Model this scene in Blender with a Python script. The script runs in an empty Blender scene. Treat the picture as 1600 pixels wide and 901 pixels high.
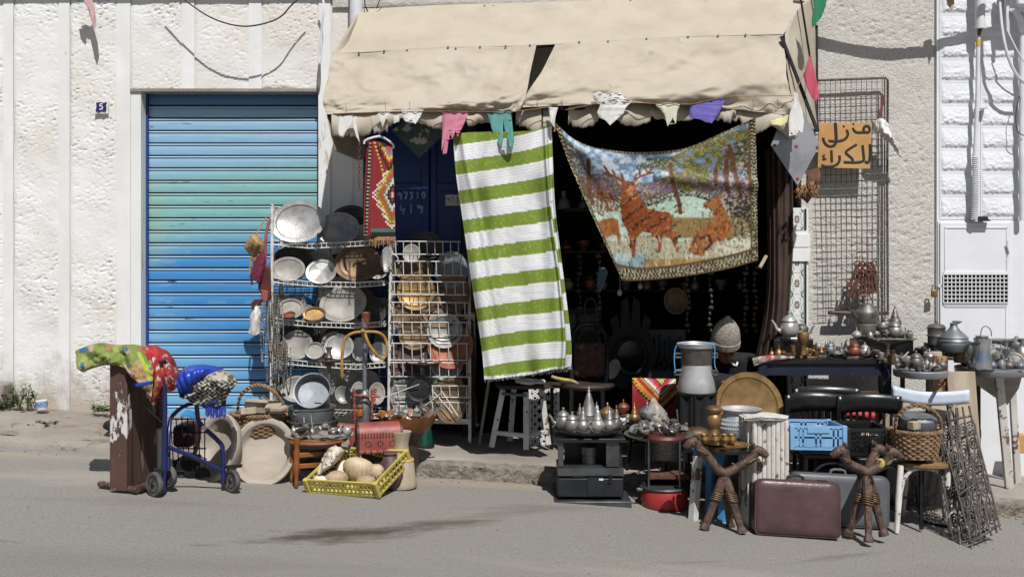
import bpy, math, random
import numpy as np
from mathutils import Vector as V, Matrix as M
random.seed(5)
SC = bpy.context.scene
COL = SC.collection
R = math.radians
# ---------------------------------------------------------------- camera, sky, sun
cam_d = bpy.data.cameras.new('camera')
cam = bpy.data.objects.new('camera', cam_d)
COL.objects.link(cam)
cam.location = (0, 0, 1.6)
cam.rotation_euler = (R(90), 0, 0)
cam_d.sensor_width = 36
cam_d.lens = 35
cam_d.shift_y = -50.5 / 1600
cam_d.clip_end = 500
SC.camera = cam
LD = V((-.17, .61, -.85)).normalized()          # the way the sunlight travels
SUN_EL = math.asin(-LD.z)
SUN_AZ = math.atan2(-LD.x, -LD.y)
wd = bpy.data.worlds.new('World')
SC.world = wd
wd.use_nodes = True
wn = wd.node_tree.nodes
sky = wn.new('ShaderNodeTexSky')
sky.sky_type = 'NISHITA'
sky.sun_disc = False
sky.sun_elevation = SUN_EL
sky.sun_rotation = SUN_AZ
wd.node_tree.links.new(sky.outputs[0], wn['Background'].inputs[0])
wn['Background'].inputs[1].default_value = 0.05
sl = bpy.data.lights.new('sun', 'SUN')
sl.energy = 5.0
sl.angle = R(.53)
sl.color = (1, .985, .965)
so = bpy.data.objects.new('sun', sl)
COL.objects.link(so)
so.rotation_euler = LD.to_track_quat('-Z', 'Y').to_euler()
so.location = (5, -8, 14)
SC.view_settings.view_transform = 'Standard'
SC.view_settings.look = 'None'
SC.view_settings.gamma = 1
SC.view_settings.exposure = 0.0
# ---------------------------------------------------------------- helpers
F = 1555.0
def P(x, y, D): return V(((x - 800) * D / F, D, 1.6 - (y - 400) * D / F))
def gz(X): return -.068 * X
def sz(X): return gz(X) + .13
def road(x, D): X = (x - 800) * D / F; return V((X, D, gz(X)))
def walk(x, D): X = (x - 800) * D / F; return V((X, D, sz(X)))
def S(D): return D / F
def C(h):
    h = h.lstrip('#')
    f = lambda c: c / 12.92 if c <= .04045 else ((c + .055) / 1.055) ** 2.4
    return tuple(f(int(h[i:i + 2], 16) / 255) for i in (0, 2, 4))
def vn(x, y, s=0.):
    xi, yi = np.floor(x), np.floor(y)
    fx, fy = x - xi, y - yi
    fx = fx * fx * (3 - 2 * fx); fy = fy * fy * (3 - 2 * fy)
    def h(a, b):
        t = np.sin(a * 127.1 + b * 311.7 + s * 74.7) * 43758.5453
        return t - np.floor(t)
    return (h(xi, yi) * (1 - fx) + h(xi + 1, yi) * fx) * (1 - fy) + (h(xi, yi + 1) * (1 - fx) + h(xi + 1, yi + 1) * fx) * fy
def fbm(x, y, s=0., o=4):
    r = 0; a = .5
    for k in range(o):
        r = r + a * vn(x * 2 ** k, y * 2 ** k, s + k); a *= .5
    return r
class MB:
    def __init__(s, m=None): s.v = []; s.f = []; s.m = m; s.col = None
    def add(s, vs, fs):
        n = len(s.v)
        s.v += [(s.m @ V(p)) if s.m else V(p) for p in vs]
        s.f += [tuple(i + n for i in f) for f in fs]
        return s
    def box(s, c, d, rot=None, top=1.):
        x, y, z = d[0] / 2, d[1] / 2, d[2] / 2
        vs = [V((sx * x * (top if sz_ > 0 else 1), sy * y * (top if sz_ > 0 else 1), sz_ * z)) for sz_ in (-1, 1) for sx, sy in ((-1, -1), (1, -1), (1, 1), (-1, 1))]
        c = V(c)
        vs = [((rot @ p) if rot else p) + c for p in vs]
        return s.add(vs, [(3, 2, 1, 0), (4, 5, 6, 7), (0, 1, 5, 4), (1, 2, 6, 5), (2, 3, 7, 6), (3, 0, 4, 7)])
    def bb(s, a, b):
        a, b = V(a), V(b)
        return s.box((a + b) / 2, [abs(q) for q in (b - a)])
    def bar(s, p0, p1, w, t, up=(0, 0, 1)):            # flat bar from p0 to p1
        p0, p1 = V(p0), V(p1); d = p1 - p0; L = d.length; d.normalize()
        u = V(up); x = d.cross(u)
        if x.length < 1e-3: x = d.cross(V((0, 1, 0)))
        x.normalize(); y = x.cross(d)
        rot = M((x, y, d)).transposed()
        return s.box((p0 + p1) / 2, (w, t, L), rot)
    def path(s, pts, r, n=6, closed=False, smooth=0, flat=None):
        pts = [V(p) for p in pts]
        rs = list(r) if isinstance(r, (list, tuple)) else [r] * len(pts)
        for _ in range(smooth):
            q = []; rq = []; N = len(pts)
            for i in range(N if closed else N - 1):
                a, b = pts[i], pts[(i + 1) % N]; ra, rb = rs[i], rs[(i + 1) % N]
                q += [a * .75 + b * .25, a * .25 + b * .75]; rq += [ra * .75 + rb * .25, ra * .25 + rb * .75]
            if not closed: q = [pts[0]] + q + [pts[-1]]; rq = [rs[0]] + rq + [rs[-1]]
            pts, rs = q, rq
        N = len(pts); vs = []; fs = []; x = None
        for i, p in enumerate(pts):
            d = (pts[(i + 1) % N] - pts[i - 1]) if closed else (pts[min(i + 1, N - 1)] - pts[max(i - 1, 0)])
            if d.length < 1e-9: d = V((0, 0, 1))
            d.normalize()
            if x is None: x = d.orthogonal().normalized()
            x = x - d * x.dot(d)
            x = x.normalized() if x.length > 1e-6 else d.orthogonal().normalized()
            y = d.cross(x)
            for k in range(n):
                a = 2 * math.pi * k / n
                o = (x * math.cos(a) + y * math.sin(a)) * rs[i]
                if flat: o = V((o.x * flat[0], o.y * flat[1], o.z * flat[2]))
                vs.append(p + o)
        for i in range(N if closed else N - 1):
            j = (i + 1) % N
            for k in range(n):
                l = (k + 1) % n
                fs.append((i * n + k, i * n + l, j * n + l, j * n + k))
        if not closed:
            fs.append(tuple(range(n))[::-1]); fs.append(tuple((N - 1) * n + k for k in range(n)))
        return s.add(vs, fs)
    def tube(s, a, b, r0, r1=None, n=8): return s.path([a, b], [r0, r0 if r1 is None else r1], n)
    def lathe(s, prof, base=(0, 0, 0), rot=None, n=24, sx=1., sy=1., flute=0, nf=12):
        base = V(base); vs = []; fs = []; m = len(prof)
        for (r, z) in prof:
            for k in range(n):
                a = 2 * math.pi * k / n
                q = r * (1 + flute * math.cos(a * nf))
                p = V((q * math.cos(a) * sx, q * math.sin(a) * sy, z))
                vs.append(((rot @ p) if rot else p) + base)
        for i in range(m - 1):
            for k in range(n):
                l = (k + 1) % n
                fs.append((i * n + k, i * n + l, (i + 1) * n + l, (i + 1) * n + k))
        if prof[0][0] > 1e-5: fs.append(tuple(range(n))[::-1])
        if prof[-1][0] > 1e-5: fs.append(tuple((m - 1) * n + k for k in range(n)))
        return s.add(vs, fs)
    def ell(s, c, r, n=16, rot=None):
        if not isinstance(r, (tuple, list)): r = (r, r, r)
        prof = [(max(math.sin(math.pi * i / 10), 0), -math.cos(math.pi * i / 10)) for i in range(11)]
        prof[0] = (1e-4, -1); prof[-1] = (1e-4, 1)
        sc = M.Diagonal(V(r)).to_3x3()
        return s.lathe(prof, c, (rot @ sc) if rot else sc, n)
    def prism(s, poly, h, m=None):                    # 2-D outline in XZ, thickness h along Y
        n = len(poly)
        vs = [V((x, -h / 2, z)) for x, z in poly] + [V((x, h / 2, z)) for x, z in poly]
        if m: vs = [m @ p for p in vs]
        a = sum(poly[i][0] * poly[(i + 1) % n][1] - poly[(i + 1) % n][0] * poly[i][1] for i in range(n))
        o = list(range(n)) if a > 0 else list(range(n))[::-1]
        fs = [tuple(o), tuple(n + i for i in o[::-1])] + [(o[i], n + o[i], n + o[(i + 1) % n], o[(i + 1) % n])[::1] for i in range(n)]
        return s.add(vs, fs)
    def grid(s, A):                                   # A: (nv, nu, 3) array
        nv, nu = A.shape[:2]
        vs = [V(p) for p in A.reshape(-1, 3)]
        fs = [(j * nu + i, j * nu + i + 1, (j + 1) * nu + i + 1, (j + 1) * nu + i) for j in range(nv - 1) for i in range(nu - 1)]
        return s.add(vs, fs)
ROOT = {}
def tag(o, label=None, cat=None, group=None, kind=None):
    if label: o['label'] = label
    if cat: o['category'] = cat
    if group: o['group'] = group
    if kind: o['kind'] = kind
    return o
def thing(name, label, cat, loc=(0, 0, 0), rz=0., group=None, kind=None):
    o = bpy.data.objects.new(name, None); COL.objects.link(o)
    o.empty_display_size = .1
    o.location = loc; o.rotation_euler = (0, 0, rz)
    ROOT[o.name] = M.Translation(V(loc)) @ M.Rotation(rz, 4, 'Z')
    return tag(o, label, cat, group, kind)
def mesh_of(mb, name, m, smooth=True, ang=38):
    me = bpy.data.meshes.new(name)
    me.from_pydata([tuple(p) for p in mb.v], [], mb.f)
    me.validate()
    if smooth:
        me.polygons.foreach_set('use_smooth', [True] * len(me.polygons))
        me.set_sharp_from_angle(angle=R(ang))
    if mb.col is not None and len(mb.col) == len(me.vertices):
        ca = me.color_attributes.new('Col', 'FLOAT_COLOR', 'POINT')
        c4 = np.ones((len(mb.col), 4), dtype=np.float32); c4[:, :3] = mb.col
        ca.data.foreach_set('color', c4.ravel())
    if m: me.materials.append(m)
    return me
def mods(o, bev=0, solid=0, sub=0):
    if solid:
        k = o.modifiers.new('thick', 'SOLIDIFY'); k.thickness = solid; k.offset = 0
    if bev:
        k = o.modifiers.new('edge', 'BEVEL'); k.width = bev; k.segments = 2; k.limit_method = 'ANGLE'; k.angle_limit = R(40)
    if sub:
        k = o.modifiers.new('round', 'SUBSURF'); k.levels = sub; k.render_levels = sub
    return o
def part(mb, name, m, parent, w=True, label=None, kind=None, bev=0, solid=0, sub=0, ang=38, smooth=True):
    T = ROOT[parent.name]
    if w:
        Ti = T.inverted(); mb.v = [Ti @ p for p in mb.v]
    o = bpy.data.objects.new(name, mesh_of(mb, name, m, smooth, ang)); COL.objects.link(o)
    o.parent = parent
    ROOT[o.name] = T
    if label: o['label'] = label
    if kind: o['kind'] = kind
    return mods(o, bev, solid, sub)
def solo(mb, name, m, label=None, cat=None, group=None, kind=None, bev=0, solid=0, sub=0, ang=38, smooth=True):
    xs = [p.x for p in mb.v]; ys = [p.y for p in mb.v]; zs = [p.z for p in mb.v]
    c = V(((min(xs) + max(xs)) / 2, (min(ys) + max(ys)) / 2, min(zs)))
    mb.v = [p - c for p in mb.v]
    o = bpy.data.objects.new(name, mesh_of(mb, name, m, smooth, ang)); COL.objects.link(o)
    o.location = c
    ROOT[o.name] = M.Translation(c)
    tag(o, label, cat, group, kind)
    return mods(o, bev, solid, sub)
def struct(mb, name, m, **k): return solo(mb, name, m, kind='structure', **k)
def dup(o, loc=None, rz=None, label=None, parent=None, scale=None):
    c = o.copy(); COL.objects.link(c)
    if parent: c.parent = parent
    if loc is not None: c.location = loc
    if rz is not None: c.rotation_euler = (0, 0, rz)
    if scale: c.scale = (scale,) * 3
    if label: c['label'] = label
    for ch in o.children: dup(ch, parent=c)
    return c
# ---------------------------------------------------------------- materials
def mat(n, c1, c2=None, sc=6., rough=.6, metal=0., bump=.15, bsc=90., chip=None, st=(1, 1, 1), lo=.4, hi=.62, vcol=False, spec=.5, alpha=1., trans=0., wave=None, sheen=0., world=False, c3=None, bdist=.004):
    m = bpy.data.materials.new(n); m.use_nodes = True
    N = m.node_tree.nodes; L = m.node_tree.links; B = N['Principled BSDF']
    tc = N.new('ShaderNodeTexCoord'); mp = N.new('ShaderNodeMapping')
    mp.inputs['Scale'].default_value = st
    oi = N.new('ShaderNodeObjectInfo'); ml = N.new('ShaderNodeMath'); ml.operation = 'MULTIPLY'; ml.inputs[1].default_value = 0 if world else 37.
    L.new(oi.outputs['Random'], ml.inputs[0]); L.new(ml.outputs[0], mp.inputs['Location'])
    if world:
        ge = N.new('ShaderNodeNewGeometry'); L.new(ge.outputs['Position'], mp.inputs['Vector'])
    else: L.new(tc.outputs['Object'], mp.inputs['Vector'])
    def noise(scale, det=5, ro=.6):
        q = N.new('ShaderNodeTexNoise'); q.inputs['Scale'].default_value = scale; q.inputs['Detail'].default_value = det; q.inputs['Roughness'].default_value = ro
        L.new(mp.outputs[0], q.inputs['Vector']); return q
    def ramp(src, a, b):
        q = N.new('ShaderNodeMapRange'); q.inputs['From Min'].default_value = a; q.inputs['From Max'].default_value = b
        L.new(src, q.inputs['Value']); return q.outputs['Result']
    def mixc(fac, a, b):
        q = N.new('ShaderNodeMix'); q.data_type = 'RGBA'
        L.new(fac, q.inputs['Factor'])
        for s_, v_ in ((6, a), (7, b)):
            if isinstance(v_, tuple): q.inputs[s_].default_value = (*v_, 1)
            else: L.new(v_, q.inputs[s_])
        return q.outputs[2]
    if vcol:
        at = N.new('ShaderNodeAttribute'); at.attribute_name = 'Col'; base = at.outputs['Color']
        nz = noise(sc)
        hs = N.new('ShaderNodeHueSaturation'); L.new(base, hs.inputs['Color'])
        mr = N.new('ShaderNodeMapRange'); mr.inputs['To Min'].default_value = .82; mr.inputs['To Max'].default_value = 1.15
        L.new(nz.outputs['Fac'], mr.inputs['Value']); L.new(mr.outputs[0], hs.inputs['Value']); base = hs.outputs[0]
    else:
        c2 = c2 or tuple(x * .78 for x in c1)
        nz = noise(sc)
        base = mixc(ramp(nz.outputs['Fac'], lo, hi), c1, c2)
        if c3: base = mixc(ramp(noise(sc * .37, 3).outputs['Fac'], .5, .68), base, c3)
    if chip:
        cc, th, cs = chip
        base = mixc(ramp(noise(cs, 7, .65).outputs['Fac'], th, th + .025), base, cc)
    L.new(base, B.inputs['Base Color'])
    rn = N.new('ShaderNodeMapRange'); rn.inputs['To Min'].default_value = max(rough - .12, .03); rn.inputs['To Max'].default_value = min(rough + .14, 1)
    L.new(noise(sc * 2.3, 4).outputs['Fac'], rn.inputs['Value']); L.new(rn.outputs[0], B.inputs['Roughness'])
    B.inputs['Metallic'].default_value = metal
    B.inputs['Specular IOR Level'].default_value = spec
    if alpha < 1: B.inputs['Alpha'].default_value = alpha
    if trans: B.inputs['Transmission Weight'].default_value = trans
    if bump:
        bp = N.new('ShaderNodeBump'); bp.inputs['Strength'].default_value = bump; bp.inputs['Distance'].default_value = bdist
        src = noise(bsc, 4).outputs['Fac']
        if wave:
            wv = N.new('ShaderNodeTexWave'); wv.bands_direction = wave[0]; wv.inputs['Scale'].default_value = wave[1]; wv.inputs['Distortion'].default_value = wave[2]
            L.new(mp.outputs[0], wv.inputs['Vector'])
            ad = N.new('ShaderNodeMath'); ad.operation = 'ADD'; L.new(src, ad.inputs[0]); L.new(wv.outputs['Fac'], ad.inputs[1]); src = ad.outputs[0]
        L.new(src, bp.inputs['Height']); L.new(bp.outputs[0], B.inputs['Normal'])
    m['B'] = 0
    return m
def engrave(m, scale=40., dist=.003, strength=.5, kind='VORONOI'):   # chased relief added to a metal
    N = m.node_tree.nodes; L = m.node_tree.links; B = N['Principled BSDF']
    tc = N.new('ShaderNodeTexCoord'); vo = N.new('ShaderNodeTexVoronoi'); vo.inputs['Scale'].default_value = scale
    vo.feature = 'DISTANCE_TO_EDGE'
    L.new(tc.outputs['Object'], vo.inputs['Vector'])
    mr = N.new('ShaderNodeMapRange'); mr.inputs['From Max'].default_value = .12; L.new(vo.outputs['Distance'], mr.inputs['Value'])
    bp = N.new('ShaderNodeBump'); bp.inputs['Strength'].default_value = strength; bp.inputs['Distance'].default_value = dist
    L.new(mr.outputs[0], bp.inputs['Height'])
    old = B.inputs['Normal'].links
    if old: L.new(old[0].from_socket, bp.inputs['Normal'])
    L.new(bp.outputs[0], B.inputs['Normal'])
    return m
mt = {}
def splash(m, col, top=.85):     # dirt kicked up on the lowest part of a wall, and old drip stains
    N = m.node_tree.nodes; L = m.node_tree.links; B = N['Principled BSDF']
    base = B.inputs['Base Color'].links[0].from_socket
    ge = N.new('ShaderNodeNewGeometry'); dt = N.new('ShaderNodeVectorMath'); dt.operation = 'DOT_PRODUCT'; dt.inputs[1].default_value = (.068, 0, 1)
    L.new(ge.outputs['Position'], dt.inputs[0])
    nz = N.new('ShaderNodeTexNoise'); nz.inputs['Scale'].default_value = 7; nz.inputs['Detail'].default_value = 6; nz.inputs['Roughness'].default_value = .65
    mp = N.new('ShaderNodeMapping'); mp.inputs['Scale'].default_value = (1, 1, .5); L.new(ge.outputs['Position'], mp.inputs['Vector']); L.new(mp.outputs[0], nz.inputs['Vector'])
    h = N.new('ShaderNodeMapRange'); h.inputs['From Min'].default_value = top; h.inputs['From Max'].default_value = .12; h.inputs['To Min'].default_value = -.45; h.inputs['To Max'].default_value = .32; h.clamp = False
    L.new(dt.outputs['Value'], h.inputs['Value'])
    ad = N.new('ShaderNodeMath'); ad.operation = 'ADD'; L.new(h.outputs[0], ad.inputs[0]); L.new(nz.outputs['Fac'], ad.inputs[1])
    mr = N.new('ShaderNodeMapRange'); mr.inputs['From Min'].default_value = .42; mr.inputs['From Max'].default_value = .72; mr.inputs['To Max'].default_value = .8; L.new(ad.outputs[0], mr.inputs['Value'])
    mx = N.new('ShaderNodeMix'); mx.data_type = 'RGBA'; L.new(mr.outputs[0], mx.inputs['Factor']); L.new(base, mx.inputs[6]); mx.inputs[7].default_value = (*C(col), 1)
    L.new(mx.outputs[2], B.inputs['Base Color']); return m
mt['white_wall'] = mat('white_stucco', C('dad9d7'), C('d1d0cd'), 2.5, .9, bump=.4, bsc=120, world=True, c3=C('cfc9c0'), chip=(C('b3a793'), .69, 2.6))
mt['white_plain'] = mat('white_plaster', C('dad9d7'), C('d0cfcc'), 3, .85, bump=.25, bsc=70, chip=(C('b9ac98'), .615, 3.4), st=(1, 1, .3), world=True)
splash(mt['white_wall'], '9c8e7c'); splash(mt['white_plain'], '94877a')
mt['beige_wall'] = mat('beige_roughcast', C('c3c0b9'), C('b5b1a9'), 45, .95, bump=.9, bsc=75, world=True, bdist=.012, c3=C('bfb9b0'))
mt['white_block'] = mat('white_painted_block', C('d6d7da'), C('cdced2'), 4, .75, bump=.35, bsc=90, world=True)
mt['white_metal'] = mat('white_painted_metal', C('d4d5d8'), C('d0d0d2'), 6, .55, bump=.08, bsc=40, chip=(C('b8b0aa'), .69, 7.), world=True)
mt['asphalt'] = mat('asphalt', C('8e8a83'), C('7b7771'), 75, .92, bump=1, bsc=75, world=True, c3=C('88827a'), bdist=.012, lo=.36, hi=.66)
mt['concrete'] = mat('concrete', C('918a81'), C('81786e'), 2.2, .95, bump=.9, bsc=60, chip=(C('76695b'), .63, 5.), world=True, bdist=.01)
mt['kerb'] = mat('worn_kerb_stone', C('837a70'), C('6a6259'), 18, .95, bump=1, bsc=45, world=True, bdist=.02, c3=C('978d80'))
mt['dirt'] = mat('dirt', C('8d8274'), C('75695c'), 7, 1, bump=1, bsc=70, world=True, bdist=.012)
mt['canvas'] = mat('cream_canvas', C('aea493'), C('a59a89'), 3.2, .85, bump=.3, bsc=220, chip=(C('9b9181'), .665, 5.), c3=C('b0a696'))
mt['black_iron'] = mat('black_iron', C('1b1b1d'), C('29282a'), 14, .45, .4, bump=.2, bsc=60, chip=(C('4a4540'), .68, 18.))
mt['dark_wood'] = mat('dark_wood', C('2a1d16'), C('3a291f'), 8, .7, st=(1, 1, .15), bump=.3, bsc=60)
mt['black_wood'] = mat('black_lacquer', C('121213'), C('1c1b1b'), 10, .3, bump=.08, bsc=40, chip=(C('4b4038'), .72, 22.))
mt['dark_room'] = mat('shade_dark_plaster', C('2a2623'), C('1d1a18'), 3, .95)  # darkness of the shop's inside put into the plaster colour
mt['wire_white'] = mat('white_coated_wire', C('cfcdc8'), C('b0aca4'), 20, .5, bump=0, chip=(C('7c6753'), .62, 30.))
mt['wire_grey'] = mat('rusty_grey_wire', C('6c665e'), C('4f4740'), 22, .6, .5, bump=.1)
mt['white_cloth'] = mat('white_cotton', C('d8d6d2'), C('c9c6c1'), 9, .9, bump=.15, bsc=150)
mt['vcloth'] = mat('printed_cloth', (1, 1, 1), sc=35, rough=.9, vcol=True, bump=.3, bsc=420, bdist=.002)
mt['vshiny'] = mat('printed_velvet', (1, 1, 1), sc=60, rough=.62, vcol=True, bump=.25, bsc=420, bdist=.002, spec=.3)
mt['vpaint'] = mat('faded_slat_paint_and_shade', (1, 1, 1), sc=9, rough=.42, vcol=True, bump=.12, bsc=30, chip=(C('55483f'), .645, 5.), st=(.5, 1, 5))
for nm, a, b, ro in (('pewter', '9a9894', '75726d', .34), ('silver', 'b9b7b3', '8f8d88', .24), ('alum', 'c3c2c0', 'a9a7a4', .33), ('brass', '9c7d52', '775d3c', .34),
                     ('bronze', '75614c', '54422f', .42), ('copper', '96604c', '6f4536', .42), ('darkmetal', '4b4947', '353331', .45), ('oldpewter', '837f78', '5a5650', .4), ('plum', '5d484a', '443436', .45), ('zinc', '868a8d', '6d7174', .42)):
    mt[nm] = mat(nm + '_metal', C(a), C(b), 11, min(ro + .12, .6), .5 if nm in ('alum', 'silver') else .7, bump=.12, bsc=26, bdist=.003, lo=.35, hi=.7)
for nm, k in (('pewter', 46), ('silver', 60), ('brass', 60), ('bronze', 55), ('oldpewter', 36)):
    q = mt[nm].copy(); q.name = 'engraved_' + nm; engrave(q, k, .0008, .35); mt[nm + '_e'] = q
mt['steel'] = mat('polished_steel', C('d4d4d6'), C('b8b9bc'), 6, .22, .95, bump=.05, bsc=20)
mt['duskplate'] = mat('tarnished_pale_tin', C('9d9992'), C('827d75'), 9, .6, .3, bump=.15, bsc=30)
mt['palewood'] = mat('pale_bare_wood', C('a89a86'), C('8f7f6b'), 9, .75, st=(1, 1, .12), bump=.25, bsc=60, c3=C('94826b'))
mt['bowlwood'] = mat('weathered_bowl_wood', C('a99f93'), C('928879'), 9, .85, st=(.2, 1, 1), bump=.4, bsc=55, c3=C('9d9184'))
mt['orangewood'] = mat('varnished_orange_wood', C('8d5427'), C('70401d'), 6, .45, st=(1, 1, .2), bump=.15, bsc=60)
mt['camelwood'] = mat('carved_brown_wood', C('5b4538'), C('3b2b25'), 28, .5, st=(1, 1, .5), bump=1, bsc=55, bdist=.012)
mt['wicker'] = mat('wicker', C('8d7155'), C('6b523a'), 22, .8, bump=.3, bsc=120)
mt['leather_red'] = mat('red_tooled_leather', C('8d4a40'), C('7b3a3a'), 9, .5, bump=.3, bsc=80, c3=C('9a5a41'))
mt['leather_dark'] = mat('dark_leather', C('54241f'), C('38201b'), 9, .5, bump=.3, bsc=80)
mt['burgundy'] = mat('burgundy_leatherette', C('50393a'), C('432f2f'), 5, .36, bump=.5, bsc=18, chip=(C('8d7d78'), .70, 22.), bdist=.006)
mt['greycase'] = mat('grey_leatherette', C('5a5c60'), C('4b4c50'), 5, .45, bump=.25, bsc=25)
mt['blue_tube'] = mat('blue_enamel_tube', C('1e2857'), C('19214a'), 8, .3, bump=.05, chip=(C('8d8d90'), .7, 30.))
mt['rubber'] = mat('grey_rubber', C('3b3b3c'), C('2c2c2d'), 15, .8)
mt['tyre'] = mat('worn_tyre', C('565453'), C('3d3b3a'), 15, .85)
mt['blue_plastic'] = mat('blue_plastic', C('7aa6cb'), C('6f9bc0'), 5, .4, bump=.05)
mt['yellow_plastic'] = mat('faded_yellow_plastic', C('b5a654'), C('a89b4f'), 5, .5, bump=.05, c3=C('bdb267'))
mt['black_plastic'] = mat('black_plastic', C('1f1f20'), C('171718'), 5, .4, bump=.05)
mt['shell'] = mat('scallop_shell', C('bda88a'), C('9a8365'), 8, .6, bump=.2, bsc=60)
mt['whiteshell'] = mat('white_shell', C('d6cec0'), C('bfb19c'), 9, .6, bump=.3, bsc=60)
mt['red_enamel'] = mat('red_enamel', C('9c2f2c'), C('8a2926'), 6, .4, bump=.08, chip=(C('4a2b26'), .7, 18.))
mt['stove_black'] = mat('matt_black_stove', C('27292b'), C('1e2022'), 7, .45, .3, bump=.15, bsc=50, chip=(C('5d5f60'), .7, 20.))
mt['stove_grey'] = mat('grey_steel_sheet', C('5f6163'), C('4c4d4f'), 7, .4, .7, bump=.1)
mt['chipped_white'] = mat('chipped_white_paint', C('c9c6c0'), C('b8b3ab'), 6, .7, chip=(C('6a5343'), .57, 9.), bump=.3, bsc=40)
mt['chipped_brown'] = mat('worn_brown_paint', C('553931'), C('44302a'), 7, .7, chip=(C('c4c1bc'), .555, 7.), bump=.3, bsc=40, st=(1, 1, .5))
mt['plank_brown'] = mat('brown_painted_plank', C('5a4238'), C('45322b'), 7, .65, st=(1, 1, .2), bump=.3, bsc=40, chip=(C('93857a'), .64, 10.))
mt['chipped_pale_blue'] = mat('chipped_pale_blue_paint', C('c4ccd8'), C('b4bcc9'), 6, .55, chip=(C('7d6554'), .65, 14.))
mt['sky_blue'] = mat('sky_blue_paint', C('3f86b5'), C('2f6f9c'), 5, .5, chip=(C('c7ccd0'), .63, 9.))
mt['navy_paint'] = mat('navy_paint', C('141a30'), C('0f1426'), 6, .5, chip=(C('46568a'), .64, 9.))
mt['door_blue'] = mat('blue_door_paint', C('123a78'), C('0e2f66'), 3, .5, bump=.1, bsc=30, st=(1, 1, .4))
mt['teal_chip'] = mat('chipped_teal_paint', C('49605e'), C('3d5352'), 6, .6, chip=(C('c2bfb8'), .56, 10.))
mt['paper'] = mat('paper', C('cfccc4'), C('bdb9b0'), 9, .9, bump=.1)
mt['cardboard'] = mat('tan_cardboard', C('b78d57'), C('a87f4b'), 5, .8, bump=.1)
mt['ink'] = mat('black_paint_ink', C('17130f'), C('1d1814'), 9, .6, bump=0)
mt['chalk'] = mat('pale_chalk_paint', C('8fa3c4'), C('7186ac'), 20, .9, bump=0)
mt['rust'] = mat('rusted_iron', C('6b4536'), C('4d3128'), 22, .85, .2, bump=.4, bsc=120)
mt['galv'] = mat('galvanised_sheet', C('9a9b9f'), C('86878b'), 5, .5, .55, bump=.06, chip=(C('716a66'), .72, 14.))
mt['green_glass'] = mat('green_glass', C('0b4a35'), C('0a3f2e'), 6, .12, bump=0, spec=.8)
mt['hose'] = mat('tan_leather_hose', C('a8803f'), C('8d682e'), 20, .55, bump=.2, bsc=90)
mt['straw'] = mat('woven_straw', C('a8895c'), C('86693f'), 25, .85, bump=.5, bsc=130)
mt['bead'] = mat('old_silver_beads', C('9c988f'), C('6e6a63'), 60, .35, .6, bump=.1)
mt['black_cloth'] = mat('black_wool', C('17171a'), C('101012'), 15, .95, bump=.3, bsc=180)
mt['brown_cloth'] = mat('brown_cloth', C('46332a'), C('38281f'), 7, .9, bump=.2, bsc=150)
mt['skin'] = mat('skin', C('8d5b47'), C('7d4f3d'), 12, .55, bump=.1, bsc=150)
mt['knit'] = mat('grey_knit', C('a39a8e'), C('7d756b'), 70, .95, bump=1, bsc=95, bdist=.012)
mt['rope'] = mat('plaited_straw_rope', C('a1784e'), C('7c5a38'), 25, .8, bump=.5, bsc=150)
mt['white_pvc'] = mat('white_pvc', C('d5d5d8'), C('c4c4c7'), 6, .5, bump=.04)
mt['black_cable'] = mat('black_cable', C('1b1b1c'), C('242425'), 9, .6, bump=0)
mt['leaf'] = mat('weed_leaf', C('4c5a33'), C('67713f'), 30, .7, bump=0)
mt['stone'] = mat('beige_stone', C('a2917b'), C('8c7a64'), 6, .85, bump=.5, bsc=60)
mt['drypaint'] = mat('yellow_band', C('c8ab3a'), C('b39a34'), 9, .6)
mt['cushion'] = mat('brown_floral_cushion', C('4b3229'), C('2e1f1b'), 25, .9, bump=.3, chip=(C('5d4a3c'), .58, 24.))
# ================================================================ ground
W = 7.94                                             # distance of the house fronts
def ground_sheet(xs, ys, zf):
    X, Y = np.meshgrid(np.array(xs), np.array(ys)); return np.dstack((X, Y, zf(X, Y)))
mb = MB()
xs = np.concatenate((np.linspace(-400, -8, 20)[:-1], np.linspace(-8, 8, 90), np.linspace(8, 400, 20)[1:]))
ys = np.concatenate((np.linspace(-400, 3, 25)[:-1], np.linspace(3, 7.3, 44), np.array([9, 12, 30, 400])))
mb.grid(ground_sheet(xs, ys, lambda X, Y: -.068 * np.clip(X, -30, 30) + .012 * (fbm(X * 1.3, Y * 1.3, 2) - .47) * (np.abs(X) < 9) - .004 - np.where(Y > 7.35, .25, 0)))
road_o = struct(mb, 'road', mt['asphalt'])
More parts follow.
